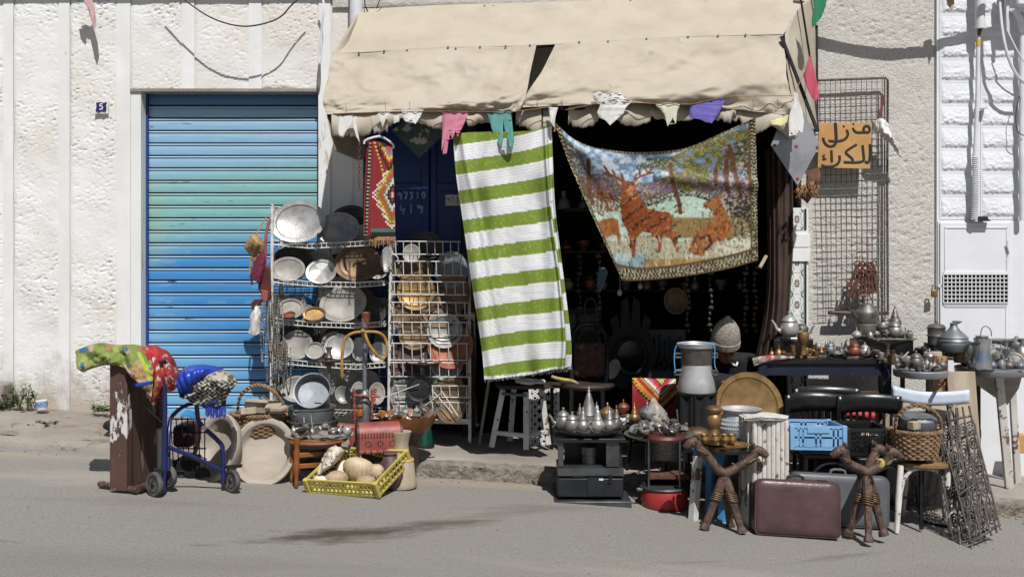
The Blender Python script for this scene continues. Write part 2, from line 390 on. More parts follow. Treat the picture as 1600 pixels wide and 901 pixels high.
# stains of oil on the road are part of the road's colour
def road_stains(m):
    N = m.node_tree.nodes; L = m.node_tree.links; B = N['Principled BSDF']
    base = B.inputs['Base Color'].links[0].from_socket
    ge = N.new('ShaderNodeNewGeometry')
    for (cx, cy, rx, ry, rot, colr, amt) in ((-.92, 5.52, .6, .17, .42, '4a4037', 1.), (-.42, 5.86, .5, .12, .45, '564b42', .85), (-.05, 6.2, .5, .09, .5, '6e635a', .5), (-1.15, 5.42, .16, .05, .3, '463d36', .7), (.2, 6.4, .6, .12, .2, '6b625a', .5), (-2.2, 5.9, .9, .12, .1, '756e67', .4), (-2.0, 4.75, 1.9, .32, .12, '77726b', .55), (1.5, 5.1, 1.7, .3, -.12, 'a29b90', .5), (.2, 4.85, 1.3, .22, .2, '7a756e', .5), (-2.6, 6.4, 1.2, .25, .1, 'a39b8e', .5), (.2, 6.93, 3.6, .11, 0, '9a8e7e', .75), (-3.6, 6.85, 1.6, .16, .1, '9a8e7e', .7), (2.6, 5.6, .9, .2, .2, '7d7770', .5), (1.9, 5.75, .5, .05, .5, '5f5954', .5), (-2.6, 5.0, .22, .03, 0., '5c5853', .5), (-1.6, 5.15, .12, .03, .2, '5c5853', .5), (1.0, 5.45, .3, .02, .3, '66615b', .5)):
        mp = N.new('ShaderNodeMapping'); mp.vector_type = 'TEXTURE'
        mp.inputs['Location'].default_value = (cx, cy, 0); mp.inputs['Rotation'].default_value = (0, 0, rot); mp.inputs['Scale'].default_value = (rx, ry, 50)
        L.new(ge.outputs['Position'], mp.inputs['Vector'])
        nz = N.new('ShaderNodeTexNoise'); nz.inputs['Scale'].default_value = 1.5; nz.inputs['Detail'].default_value = 7; nz.inputs['Roughness'].default_value = .7
        L.new(mp.outputs[0], nz.inputs['Vector'])
        ln = N.new('ShaderNodeVectorMath'); ln.operation = 'LENGTH'; L.new(mp.outputs[0], ln.inputs[0])
        a = N.new('ShaderNodeMath'); a.operation = 'MULTIPLY_ADD'; a.inputs[1].default_value = 2.6; L.new(nz.outputs['Fac'], a.inputs[0])
        L.new(ln.outputs['Value'], a.inputs[2])
        mr = N.new('ShaderNodeMapRange'); mr.inputs['From Min'].default_value = 2.25; mr.inputs['From Max'].default_value = 1.55; mr.inputs['To Max'].default_value = amt
        L.new(a.outputs[0], mr.inputs['Value'])
        mx = N.new('ShaderNodeMix'); mx.data_type = 'RGBA'; L.new(mr.outputs[0], mx.inputs['Factor']); L.new(base, mx.inputs[6]); mx.inputs[7].default_value = (*C(colr), 1)
        base = mx.outputs[2]
    L.new(base, B.inputs['Base Color'])
road_stains(mt['asphalt'])
# pavement with a broken kerb; low and crumbled towards the left
mb = MB()
xs = np.linspace(-6, 6, 400)
prof = [(7.09, -.05), (7.095, .06), (7.12, .118), (7.17, .13), (7.3, .132), (7.5, .13), (7.7, .131), (8.2, .13)]
A = np.zeros((len(prof), len(xs), 3))
for j, (y, z) in enumerate(prof):
    low = np.clip((-1.7 - xs) / 1.2, 0, 1)
    zz = z * (1 - low * .55 * (1 if z > 0 else 0) * np.clip((7.75 - y) / .5, 0, 1))
    n1 = fbm(xs * 5, xs * 0 + j * 3.3, 5) - .47
    A[j, :, 0] = xs; A[j, :, 1] = y + n1 * .05 * (y < 7.2) + .012 * np.sin(xs * 1.7); A[j, :, 2] = -.068 * xs + zz + (fbm(xs * 8, xs * 0 + j, 8) - .47) * .02
mb.grid(A)
pave = struct(mb, 'pavement', mt['concrete'], smooth=True, ang=60)
for xa, xb, s in ((-9.5, -6.001, -1), (6.001, 12, 1)):
    struct(MB().grid(np.array([[(x, y, -.068 * x + z) for x in np.linspace(xa, xb, 4)] for y, z in ((7.09, -.05), (7.1, .1), (7.15, .13), (8.2, .13))])), 'pavement', mt['concrete'])
mb = MB()
X, Z = np.meshgrid(np.linspace(-1.9, 6, 700), np.linspace(-.06, .122, 16))
h = (fbm(X * 22, Z * 30, 6, 4) - .47) * .035 + (fbm(X * 3, Z * 0, 9) - .5) * .03
low = np.clip((-1.3 - X) / .6, 0, 1)
mb.grid(np.dstack((X, 7.045 - h * (Z > -.05) + .09 * np.clip((Z - .1) / .022, 0, 1), -.068 * X + Z - low * .1 - .004)))
struct(mb, 'kerb', mt['kerb'], ang=80)
mb = MB()                                            # strip of loose earth at the foot of the left wall and along the gutter
xs = np.linspace(-4.6, -2.4, 70); ys = np.linspace(7.2, 7.93, 16)
X, Y = np.meshgrid(xs, ys)
h = (fbm(X * 3, Y * 6, 3) - .47) * .10 + (Y - 7.45) * .02
low = np.clip((-1.7 - X) / 1.2, 0, 1)
Zp = -.068 * X + .13 * (1 - low * .55 * np.clip((7.75 - Y) / .5, 0, 1))
edge = np.minimum(1, np.minimum((X + 4.6), (-2.4 - X)) * 3)
mb.grid(np.dstack((X, Y, Zp + h - .012 - (1 - edge) * .04)))
struct(mb, 'earth_strip', mt['dirt'])
mb = MB()                                            # pebbles and grit lying along the gutter
rr = random.Random(3)
for k in range(420):
    x = rr.uniform(-4.3, 4.4); y = rr.choice([rr.gauss(6.98, .05), rr.uniform(7.2, 7.9), rr.uniform(5.0, 7.0)])
    if x > -2.3 and y > 7.05: y = rr.gauss(6.99, .04)
    z = gz(x) + (.1 if y > 7.1 else 0); r = rr.uniform(.003, .011) * (1 if y > 6.8 else .55)
    mb.ell((x, y, z + r * .3), (r, r * rr.uniform(.6, 1), r * .6), 5)
struct_o = solo(mb, 'gravel', mt['stone'], kind='stuff')
# ================================================================ left building
def wx(x): return (x - 800) * W / F
def wz(y): return 1.6 - (y - 400) * W / F
LB = thing('whitewashed_building', 'whitewashed roughcast building with smooth white strips and the blue roller shutter', 'building', (-3.2, W + .2, .2))
def wall_box(x0, x1, z0, z1, y0, y1): return MB().bb((x0, y0, z0), (x1, y1, z1))
TOP = 4.6
part(wall_box(-9, wx(203) - .0, -.3, TOP, W + .03, W + .5), 'wall', mt['white_plain'], LB)
part(wall_box(wx(203), wx(497), wz(139), TOP, W + .03, W + .5), 'lintel_wall', mt['white_plain'], LB)
part(wall_box(wx(497), wx(566), -.3, TOP, W + .03, W + .5), 'wall', mt['white_plain'], LB)
part(wall_box(wx(203), wx(497), -.3, wz(120), W + .32, W + .5), 'back_wall', mt['dark_room'], LB)
def stucco(x0, x1, y0, y1, yd=W, seed=0, amp=.012, step=.0078, m='white_wall', fr=88.):
    X0, X1, Z0, Z1 = wx(x0), wx(x1), wz(y1), wz(y0)
    nu = max(int((X1 - X0) / step), 2); nv = max(int((Z1 - Z0) / step), 2)
    X, Z = np.meshgrid(np.linspace(X0, X1, nu), np.linspace(Z0, Z1, nv))
    a = fbm(X * fr * .55 + Z * fr * .25, Z * fr - X * fr * .3, seed, 3); b = fbm(X * fr * 2.2, Z * fr * 2.2, seed + 9, 2)
    pm = np.clip((fbm(X * 2.2, Z * 2.2, seed + 20, 3) - .25) * 3.2, .25, 1.15)
    h = pm * amp * ((np.clip(a, .19, .35) - .19) * 6.2 * (.8 + .2 * vn(X * 9, Z * 9, seed)) + .28 * (b - .4))
    ed = np.minimum(np.minimum(X - X0, X1 - X), np.minimum(Z - Z0, Z1 - Z))
    h = h * np.clip(ed / .02, 0, 1)
    wob = (fbm(X * 6, Z * 6, seed + 4, 2) - .4) * .012
    return MB().grid(np.dstack((X, yd + .025 - h - wob * np.clip(ed / .02, 0, 1), Z)))
for i, (x0, x1, y0, y1) in enumerate(((-50, 4, -70, 660), (20, 91, -70, 660), (108, 181, -70, 660), (203, 283, -70, 142), (303, 388, -70, 141), (408, 497, -70, 139), (516, 551, -70, 660))):
    part(stucco(x0, x1, y0, y1, seed=i), 'stucco_panel', mt['white_wall'], LB, ang=80)
for i, (x0, x1, y0, y1) in enumerate(((4, 20, -70, 660), (91, 108, -70, 660), (181, 203, -70, 660), (283, 303, -70, 141), (388, 408, -70, 140), (497, 516, -70, 660))):
    X, Z = np.meshgrid(np.linspace(wx(x0), wx(x1), 6), np.linspace(wz(y1), wz(y0), 150))
    part(MB().grid(np.dstack((X, W + .018 - .008 * fbm(X * 5, Z * 5, i), Z))), 'pilaster_strip', mt['white_plain'], LB, ang=80)
part(MB().bb((wx(203) + .0, W + .019, wz(660)), (wx(219), W + .3, wz(139) + .01)), 'door_jamb', mt['white_plain'], LB)
part(MB().bb((wx(203), W + .002, wz(143)), (wx(497), W + .3, wz(138.5))), 'door_lintel', mt['concrete'], LB)
part(MB().bb((-9, W - .14, wz(-37)), (wx(547), W + .02, wz(-75))), 'cornice', mt['white_plain'], LB)
# roller shutter: 25 slats
SH = part(MB().bb((wx(218), W + .125, wz(660)), (wx(222.5), W + .2, wz(143))).bb((wx(492.5), W + .1, wz(660)), (wx(496), W + .2, wz(143))), 'roller_shutter', mt['door_blue'], LB)
sx0, sx1 = wx(221.5), wx(494)
ph = (wz(160) - wz(660)) / 25.2
slat_prof = [(.03, 0), (.002, .004), (-.007, .03), (-.0095, .2), (-.0102, .42), (-.0095, .62), (-.007, .715), (.004, .73), (.004, .765), (-.012, .775), (-.016, .82), (-.012, .875), (-.004, .89), (.03, .895), (.03, 1.0)]
nX = 110
for k in range(27):
    zt = wz(140) - k * ph
    X = np.linspace(sx0, sx1, nX)
    A = np.zeros((len(slat_prof), nX, 3)); Cc = np.zeros((len(slat_prof), nX, 3))
    for j, (dy, t) in enumerate(slat_prof):
        A[j, :, 0] = X; A[j, :, 1] = W + .16 + dy * 1.0 + .002 * np.sin(X * 3 + k); A[j, :, 2] = zt - ph + t * ph
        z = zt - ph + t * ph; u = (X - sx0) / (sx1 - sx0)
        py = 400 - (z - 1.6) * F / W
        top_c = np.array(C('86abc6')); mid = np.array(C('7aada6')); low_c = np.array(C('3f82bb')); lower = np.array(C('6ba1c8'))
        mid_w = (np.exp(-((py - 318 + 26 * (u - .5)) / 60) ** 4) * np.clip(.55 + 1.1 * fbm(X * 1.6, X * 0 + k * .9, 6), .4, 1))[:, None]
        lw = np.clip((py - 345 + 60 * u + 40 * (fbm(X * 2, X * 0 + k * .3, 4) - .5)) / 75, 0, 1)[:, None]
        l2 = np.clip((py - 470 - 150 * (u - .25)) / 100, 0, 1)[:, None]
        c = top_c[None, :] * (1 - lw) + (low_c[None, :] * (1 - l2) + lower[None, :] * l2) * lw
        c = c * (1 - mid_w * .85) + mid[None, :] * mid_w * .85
        if .77 < t < .885: c = c * .3 + np.array(C('c3d3de'))[None, :] * .7  # highlight along the lip painted as a paler band
        if .715 < t < .77: c = c * .35 + np.array(C('4b4540'))[None, :] * .3  # thin shadow line under the lip painted into the groove
        if t > .89 or t < .003: c = c * .12 + np.array(C('0d1a33'))[None, :] * .5  # shade of the recessed gap painted in as dark navy
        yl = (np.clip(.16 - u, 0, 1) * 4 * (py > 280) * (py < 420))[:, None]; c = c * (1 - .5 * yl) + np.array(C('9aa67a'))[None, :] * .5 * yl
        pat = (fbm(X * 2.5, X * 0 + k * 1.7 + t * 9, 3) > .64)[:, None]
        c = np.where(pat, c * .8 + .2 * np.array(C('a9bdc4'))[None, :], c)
        if k == 0 or (k == 1 and True): c = c * .25 + np.array(C('1e4f86'))[None, :] * .75 if k == 0 else c
        Cc[j] = c
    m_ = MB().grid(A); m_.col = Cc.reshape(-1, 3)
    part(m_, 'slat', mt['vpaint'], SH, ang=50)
# house number plate
hn = thing('house_number_plate', 'small peeling dark blue plate with a white number 5 on the white wall', 'sign', P(160, 176, W))
rr = random.Random(2)
ol = [(152, 161), (158, 160.5), (164, 161.5), (168.5, 160), (167, 165), (168, 170), (167, 175), (160, 174), (156, 176), (151, 174), (152.5, 168)]
part(MB().prism([((x - 800) * W / F, 1.6 - (y - 400) * W / F) for x, y in [(149, 159), (170, 159), (170, 178), (149, 178)]], .008, M.Translation((0, W - .008, 0))), 'backing', mt['white_plain'], hn)
part(MB().prism([((x - 800) * W / F, 1.6 - (y - 400) * W / F) for x, y in ol], .006, M.Translation((0, W - .017, 0))), 'enamel', mat('purple_blue_enamel', C('2b2466'), C('231d55'), 20, .4), hn)
def stroke(mb, pts, D, r, dy=0.): return mb.path([P(x, y, D) + V((0, dy, 0)) for x, y in pts], r, 6, smooth=2, flat=(1, .25, 1))
part(stroke(MB(), [(162.5, 163.5), (158, 163.5), (157.7, 167), (161, 166.8), (162.5, 169), (161, 172), (157.3, 171.5)], W, .0045, -.022), 'digit', mt['white_metal'], hn)
# white rain pipe between the houses
solo(MB().tube(P(556.5, 110, 7.86), P(556.5, -60, 7.86), .052, n=14), 'rain_pipe', mt['white_pvc'], 'white round rain pipe rising behind the left end of the awning', 'pipe')
# ================================================================ shop building (middle)
SB = thing('shop_building', 'beige roughcast shop building with the dark open shop front and blue doors', 'building', (.6, W + .3, .1))
part(MB().bb((wx(566), W, wz(150)), (wx(1266), W + .25, TOP)), 'front_wall', mt['beige_wall'], SB)
part(stucco(520, 1268, -70, 12, seed=31, amp=.012, step=.02, m='beige_wall', yd=W - .03), 'front_roughcast', mt['beige_wall'], SB, ang=80)
part(MB().bb((wx(1252), W, wz(800)), (wx(1462), W + .25, TOP)), 'front_wall', mt['beige_wall'], SB)
part(stucco(1259, 1460, -70, 745, seed=21, amp=.011, step=.011, fr=62, yd=W - .026), 'roughcast', mt['beige_wall'], SB, ang=80)
part(MB().bb((wx(722), W + .02, wz(740)), (wx(742), W + .25, wz(140))), 'door_post', mt['dark_wood'], SB)
part(MB().bb((wx(1222), W + .03, wz(760)), (wx(1231), W + .25, wz(140))), 'door_post', mt['dark_wood'], SB)
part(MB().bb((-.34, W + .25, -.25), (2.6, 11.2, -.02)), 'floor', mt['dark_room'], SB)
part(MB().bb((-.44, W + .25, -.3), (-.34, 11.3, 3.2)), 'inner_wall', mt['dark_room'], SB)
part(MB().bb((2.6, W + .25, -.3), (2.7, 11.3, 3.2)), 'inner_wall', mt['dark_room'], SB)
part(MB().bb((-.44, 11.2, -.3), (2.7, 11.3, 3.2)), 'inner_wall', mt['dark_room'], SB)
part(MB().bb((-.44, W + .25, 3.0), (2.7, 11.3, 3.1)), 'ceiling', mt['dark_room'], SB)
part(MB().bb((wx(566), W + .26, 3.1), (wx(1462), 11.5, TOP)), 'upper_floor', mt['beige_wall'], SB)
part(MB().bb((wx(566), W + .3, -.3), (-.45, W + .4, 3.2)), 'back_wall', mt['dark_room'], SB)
# blue double door with raised frames
DD = 8.06
dz0, dz1 = wz(640) , wz(150)
for nm, x0, x1 in (('door_leaf', 566, 671), ('door_leaf', 673, 722)):
    lf = part(MB().bb(((x0 - 800) * DD / F, DD, dz0), ((x1 - 800) * DD / F, DD + .05, dz1)), nm, mt['door_blue'], SB)
    m_ = MB()
    xi = [x0, x0 + 12, x1 - 12, x1] if x1 - x0 > 60 else [x0, x0 + 9, x1 - 8, x1]
    for a, b in ((xi[0], xi[1]), (xi[2], xi[3])): m_.bb(((a - 800) * DD / F, DD - .02, dz0), ((b - 800) * DD / F, DD - .0005, dz1))
    for y0, y1 in ((286, 298), (420, 432), (150, 172)): m_.bb(((xi[1] - 800) * DD / F, DD - .019, 1.6 - (y1 - 400) * DD / F), ((xi[2] - 800) * DD / F, DD - .0005, 1.6 - (y0 - 400) * DD / F))
    part(m_, 'door_frame', mt['door_blue'], lf, bev=.006)
    if x1 - x0 > 60:
        DG = {'9': [(1, .3), (.2, .1), (.1, .4), (.9, .4), (1, .1), (.8, 1)], '7': [(0, 0), (1, 0), (.4, 1)], '3': [(0, .05), (.9, .1), (.4, .45), (.95, .7), (0, 1)], '1': [(.5, 0), (.5, 1)], '0': [(.5, 0), (0, .5), (.5, 1), (1, .5), (.5, 0)], '4': [(.3, 0), (.1, .6), (1, .6), (.7, .3), (.6, 1.1)]}
        for s_, xx, yy, w_, h_ in (('97310', 622, 301, 6.2, 11), ('419', 625, 320, 9, 14)):
            wt = MB()
            for i, ch in enumerate(s_): stroke(wt, [(xx + i * w_ * 1.5 + a * w_, yy + b * h_ - i * .3) for a, b in DG[ch]], DD, .008, -.026)
            part(wt, 'chalk_writing', mt['chalk'], lf)
    else:
        pp = part(MB().box(P(708, 313, DD) + V((0, -.028, 0)), (.12, .004, .09)), 'paper_notice', mt['paper'], lf)
        wt = MB()
        for i, ch in enumerate('97'): stroke(wt, [(699 + i * 6 + a * 4, 309 + b * 7) for a, b in DG[ch]], DD, .0025, -.031)
        stroke(wt, [(713 + a * 4, 309 + b * 7) for a, b in DG['3']], DD, .0025, -.031)
        part(wt, 'notice_writing', mt['ink'], lf)
# glazed tile column on the right door jamb
TC = part(MB().bb((wx(1229), W - .032, wz(760)), (wx(1261), W, wz(325))), 'tile_jamb', mt['white_plain'], SB)
def tile(cx, cy, w, h, kind):
    n = 26
    u, v = np.meshgrid(np.linspace(-1, 1, n), np.linspace(-1, 1, n))
    c = np.ones((n, n, 3)) * np.array(C('d8d8d4'))
    if kind == 'pat':
        r = np.hypot(u, v); a = np.arctan2(v, u)
        pet = (r < .42) & (np.abs(np.cos(a * 4)) > .35) & (r > .08)
        c[pet] = C('54392a'); c[r < .09] = C('b07a3a')
        rc = np.hypot(np.abs(u) - 1, np.abs(v) - 1)
        vine = (np.abs(np.sin(u * 7 + 1.5 * np.sin(v * 5))) < .33) & (np.abs(u) > .42)
        c[vine] = C('3d7352'); c[(rc < .3)] = C('2b5a45'); c[(rc < .16)] = C('d8d8d4')
    if kind == 'navy': c[:] = C('1c2036'); c[np.abs(u) > .8] = C('d0d0cc')
    A = np.dstack((cx + u * w / 2, np.full((n, n), W - .038), cz(cy) + (-v) * h / 2))
    m_ = MB().grid(A[::-1]); m_.col = c[::-1].reshape(-1, 3)
    return m_
def cz(y): return 1.6 - (y - 400) * W / F
mt['vtile'] = mat('glazed_tile', (1, 1, 1), sc=12, rough=.2, vcol=True, bump=.05, bsc=30)
for k in range(13):
    y = 343 + k * 33.2
    w_ = 19.5 * W / F
    if k in (1,):
        continue
    part(tile(wx(1243), y, w_, 32.6 * W / F, 'pat'), 'tile', mt['vtile'], TC, smooth=False)
    part(tile(wx(1256), y, 4.6 * W / F, 32.6 * W / F, 'navy'), 'border_tile', mt['vtile'], TC, smooth=False)
    part(tile(wx(1231), y, 3.6 * W / F, 32.6 * W / F, 'x'), 'edge_tile', mt['vtile'], TC, smooth=False)
for y, h in ((376, 21), (398, 21)):
    part(MB().box((wx(1245), W - .046, cz(y)), (36 * W / F, .014, h * W / F)), 'plain_tile', mt['white_plain'], TC, bev=.004)
# ================================================================ white block building (right)
RB = thing('white_block_building', 'white painted building front of raised rough blocks with a meter cabinet', 'building', (4.1, W + .1, -.2))
BW = W - .03
part(MB().bb((wx(1461), BW, -.8), (6.8, W + .6, TOP)), 'wall', mt['white_block'], RB)
part(MB().bb((7.2, W - .02, -.8), (12, W + .6, TOP)), 'wall', mt['beige_wall'], RB)
rowy = [26, 62, 95.5, 131, 167, 201, 236, 272, 308, 343]
for i in range(-3, 9):
    y0, y1 = (rowy[i], rowy[i + 1]) if i >= 0 else (26 + 35 * i, 26 + 35 * (i + 1))
    for x0, x1 in ((1465, 1526), (1529, 1592), (1594, 1658)):
        X, Z = np.meshgrid(np.linspace(wx(x0), wx(x1), 56), np.linspace(wz(y1 + .1), wz(y0 + .3), 32))
        u = (X - wx(x0)) / (wx(x1) - wx(x0)); v = (Z - Z.min()) / (Z.max() - Z.min())
        d = np.minimum(np.minimum((u - .03) / .08, (.97 - u) / .04), np.minimum((v - .13) / .14, (1.02 - v) / .5))
        h = .013 * np.clip(d, 0, 1) ** .8 * (.75 + .35 * np.clip(1 - v, 0, 1))
        rough = (fbm(X * 55, Z * 55, i + x0, 3) - .47) * .017 * np.clip(d * 3, 0, 1) * np.clip(1.35 - np.maximum(u * .8, v) * 1.25, .05, 1)
        part(MB().grid(np.dstack((X, BW - .004 - h - rough, Z))), 'rough_block', mt['white_block'], RB, ang=80)
for k in range(1):
    part(MB().bb((wx(1462), BW - .012, wz(760)), (wx(1596), BW - .0005, wz(345))), 'cabinet_surround', mt['white_metal'], RB, bev=.004)
cd = part(MB().bb((wx(1464), BW - .03, wz(747)), (wx(1574), BW - .013, wz(348))), 'cabinet_door', mt['white_metal'], RB, bev=.004)
m_ = MB()
for (x0, x1, y0, y1) in ((1470, 1568, 355, 357), (1470, 1472, 355, 424), (1566, 1568, 355, 424), (1468, 1568, 423, 428), (1468, 1568, 472, 477), (1470, 1567, 477.5, 479), (1565, 1567, 480, 640)):
    m_.bb((wx(x0), BW - .036, wz(y1)), (wx(x1), BW - .0305, wz(y0)))
part(m_, 'door_moulding', mt['white_metal'], cd, bev=.002)
part(MB().bb((wx(1468), BW - .033, wz(472)), (wx(1568), BW - .0302, wz(428))), 'vent_dark_backing', mt['ink'], cd)  # black sheet on the door, painted dark for the shade behind the grid
m_ = MB()
for i in range(17): x = 1468 + i * 100 / 16; m_.bb((wx(x) - .0035, BW - .043, wz(472)), (wx(x) + .0035, BW - .037, wz(428)))
for i in range(8): y = 428 + i * 44 / 7; m_.bb((wx(1468), BW - .046, wz(y) - .0035), (wx(1568), BW - .0425, wz(y) + .0035))
part(m_, 'vent_grid', mt['white_metal'], cd)
hg = MB()
for y in (384, 676): hg.bar(P(1576, y - 8, BW - .04), P(1576, y + 9, BW - .04), .02, .012).tube(P(1573, y - 4, BW - .05), P(1577, y + 12, BW - .05), .006)
part(hg, 'hinge', mt['white_metal'], cd)
pl = thing('padlock', 'small brass padlock hanging on the white cabinet door', 'padlock', P(1459.5, 464, BW - .06))
part(MB().box(P(1459.5, 458, BW - .06), (.05, .022, .058)), 'lock_body', mt['brass'], pl, bev=.008)
part(MB().path([P(1456.5, 453, BW - .06), P(1456.5, 447, BW - .06), P(1459.5, 444.5, BW - .06), P(1462.5, 447, BW - .06), P(1462.5, 453, BW - .06)], .006, 6, smooth=2), 'shackle', mt['zinc'], pl)
part(MB().bb((wx(1461), BW - .03, wz(448)), (wx(1466), BW - .012, wz(444))), 'hasp', mt['white_metal'], cd)
# service pipe with sleeve and corrugated end
cp = thing('service_pipe', 'white vertical service pipe with a thick sleeve above and a corrugated end over the cabinet', 'pipe', P(1523, 346, 7.84))
part(MB().tube(P(1532, -60, 7.80), P(1531, 45, 7.80), .036, n=16), 'sleeve', mt['white_pvc'], cp)
part(MB().tube(P(1531, 45, 7.82), P(1529, 56, 7.82), .02, .012), 'collar', mt['rust'], cp)
part(MB().path([P(1528.5, 52, 7.83), P(1527, 150, 7.83), P(1523, 250, 7.83)], .016, 12), 'thin_pipe', mt['white_pvc'], cp)
part(MB().tube(P(1528.3, 62, 7.83), P(1528.1, 73, 7.83), .0185, n=12), 'yellow_label', mt['drypaint'], cp)
m_ = MB()
for k in range(32): y = 246 + k * 3.1; x = 1523 + 1.5 * math.sin(k * .12); m_.lathe([(.019, -.006), (.028, 0), (.019, .006)], P(x, y, 7.83), n=14)
m_.path([P(1523, 240, 7.83), P(1523.5, 346, 7.83)], .02, 10)
part(m_, 'corrugated_hose', mt['white_pvc'], cp)
part(MB().prism([(wx(1509), wz(346)), (wx(1515), wz(344)), (wx(1517), wz(339)), (wx(1531), wz(339)), (wx(1533), wz(343.5)), (wx(1537), wz(346))], .07, M.Translation((0, W - .09, 0))), 'black_seal', mt['ink'], cp)
part(MB().bb((wx(1518), W - .1, wz(172.5)), (wx(1534), W - .045, wz(170))), 'clip', mt['white_pvc'], cp)
solo(MB().path([P(1597, 50, 7.84), P(1596, 200, 7.84), P(1597, 345, 7.84)], .022, 12), 'service_pipe', mt['white_pvc'], 'plain white pipe at the right edge of the picture beside the white blocks', 'pipe')
mbx = thing('meter_box', 'white meter box high at the right edge above the white blocks', 'box', P(1605, 14, 7.7))
part(MB().box(P(1607, -18, 7.78), (.30, .22, .33)), 'case', mt['white_metal'], mbx, bev=.02)
part(MB().path([P(1581, 14, 7.72), P(1592, 24, 7.75), P(1598, 52, 7.84)], .024, 8, smooth=2), 'gland', mt['white_pvc'], mbx)
def cable(pts, r, m, label, name='cable', group=None): return solo(MB().path([P(*p) for p in pts], r, 6, smooth=3), name, mt[m], label, 'cable', group)
cable([(1560, -40, 7.75), (1561, 0, 7.72), (1566, 55, 7.7), (1576, 95, 7.7), (1590, 122, 7.72), (1606, 133, 7.75)], .012, 'white_pvc', 'thick white cable sagging down to the right edge over the white blocks')
cable([(1574, 48, 7.74), (1584, 70, 7.72), (1598, 95, 7.74), (1610, 110, 7.76)], .006, 'white_pvc', 'thin white cable below the meter box')
cable([(1593, 150, 7.82), (1589, 160, 7.8), (1586, 190, 7.8), (1590, 208, 7.8), (1600, 212, 7.8)], .0035, 'black_cable', 'thin dark loop of wire beside the plain white pipe')
cable([(1575, -40, 7.75), (1573, 20, 7.75), (1574, 50, 7.76)], .016, 'white_pvc', 'short white cable hanging straight down by the meter box')
cable([(1260, -58, 7.62), (1330, -32, 7.62), (1400, -18, 7.62), (1470, -16, 7.62), (1560, -22, 7.66), (1620, -30, 7.66)], .028, 'black_cable', 'thick black cable bundle strung above the beige wall')
cable([(255, -25, 7.75), (290, 2, 7.72), (330, 30, 7.7), (375, 43, 7.7), (410, 39, 7.7), (440, 28, 7.72), (455, 8, 7.74), (480, -12, 7.76)], .006, 'black_cable', 'thin black cable sagging across the white wall above the shutter')
cable([(500, -10, 7.82), (507, 5, 7.8), (505, 30, 7.79), (500, 60, 7.8), (498, 95, 7.8), (500, 102, 7.8), (503, 80, 7.8), (502, 45, 7.8), (506, 10, 7.8)], .009, 'white_pvc', 'loop of grey white cable on the wall left of the awning')
cable([(575, 18, 7.85), (569, 8, 7.8), (572, -10, 7.82)], .005, 'black_cable', 'black wire curl above the left end of the awning')
cable([(588, 14, 7.82), (593, 2, 7.8), (598, -12, 7.82)], .004, 'black_cable', 'short black wire rising from the awning top')
# far house across the corner keeps going above the frame: roof slabs
for x0, x1 in ((-9, wx(566)), (wx(566), 6.8)):
    pass
# ================================================================ awning
def catmull(A, n):
    A = np.asarray(A, float); k = len(A)
    t = np.linspace(0, k - 1, n); i = np.clip(np.floor(t).astype(int), 0, k - 2); f = (t - i)[:, None] if A.ndim == 2 else (t - i)[:, None, None]
    p0 = A[np.clip(i - 1, 0, k - 1)]; p1 = A[i]; p2 = A[i + 1]; p3 = A[np.clip(i + 2, 0, k - 1)]
    return .5 * (2 * p1 + (p2 - p0) * f + (2 * p0 - 5 * p1 + 4 * p2 - p3) * f ** 2 + (3 * p1 - p0 - 3 * p2 + p3) * f ** 3)
def lin(A, n):
    A = np.asarray(A, float); k = len(A); t = np.linspace(0, k - 1, n); i = np.clip(np.floor(t).astype(int), 0, k - 2); f = (t - i)[:, None]
    if A.ndim == 3: f = f[..., None]
    return A[i] * (1 - f) + A[i + 1] * f
def loft(rows, nu, nv, disp=None, sm=True, world=False):
    """rows: list of lists of (px, py, distance) or world points; returns the point array and u, v"""
    Rr = [catmull(np.array([tuple(p) if world else tuple(P(*p)) for p in r]), nu) for r in rows]
    A = (catmull if sm else lin)(np.array(Rr), nv)
    u, v = np.meshgrid(np.linspace(0, 1, nu), np.linspace(0, 1, nv))
    if disp is not None:
        A[..., 1] += disp(u, v)
    return A, u, v
def pxy(A): return 800 + A[..., 0] * F / A[..., 1], 400 - (A[..., 2] - 1.6) * F / A[..., 1]
AW = thing('shop_awning', 'long cream canvas awning with a torn gap in its front and a ragged valance', 'awning', P(880, 5, 7.9))
wr = lambda a, s, fu=5, fv=3: (lambda u, v: a * (fbm(u * fu + v * 1.5, v * fv - u, s, 4) - .47) * np.clip(np.minimum(v, 1 - v) * 8, .25, 1))
def cloth(A, name, parent=None, m='canvas', col=None, solid=.003, **k):
    m_ = MB().grid(A)
    if col is not None: m_.col = col.reshape(-1, 3)
    if parent is not None: return part(m_, name, mt[m], parent, solid=solid, ang=180, **k)
    return solo(m_, name, mt[m], solid=solid, ang=180, **k)
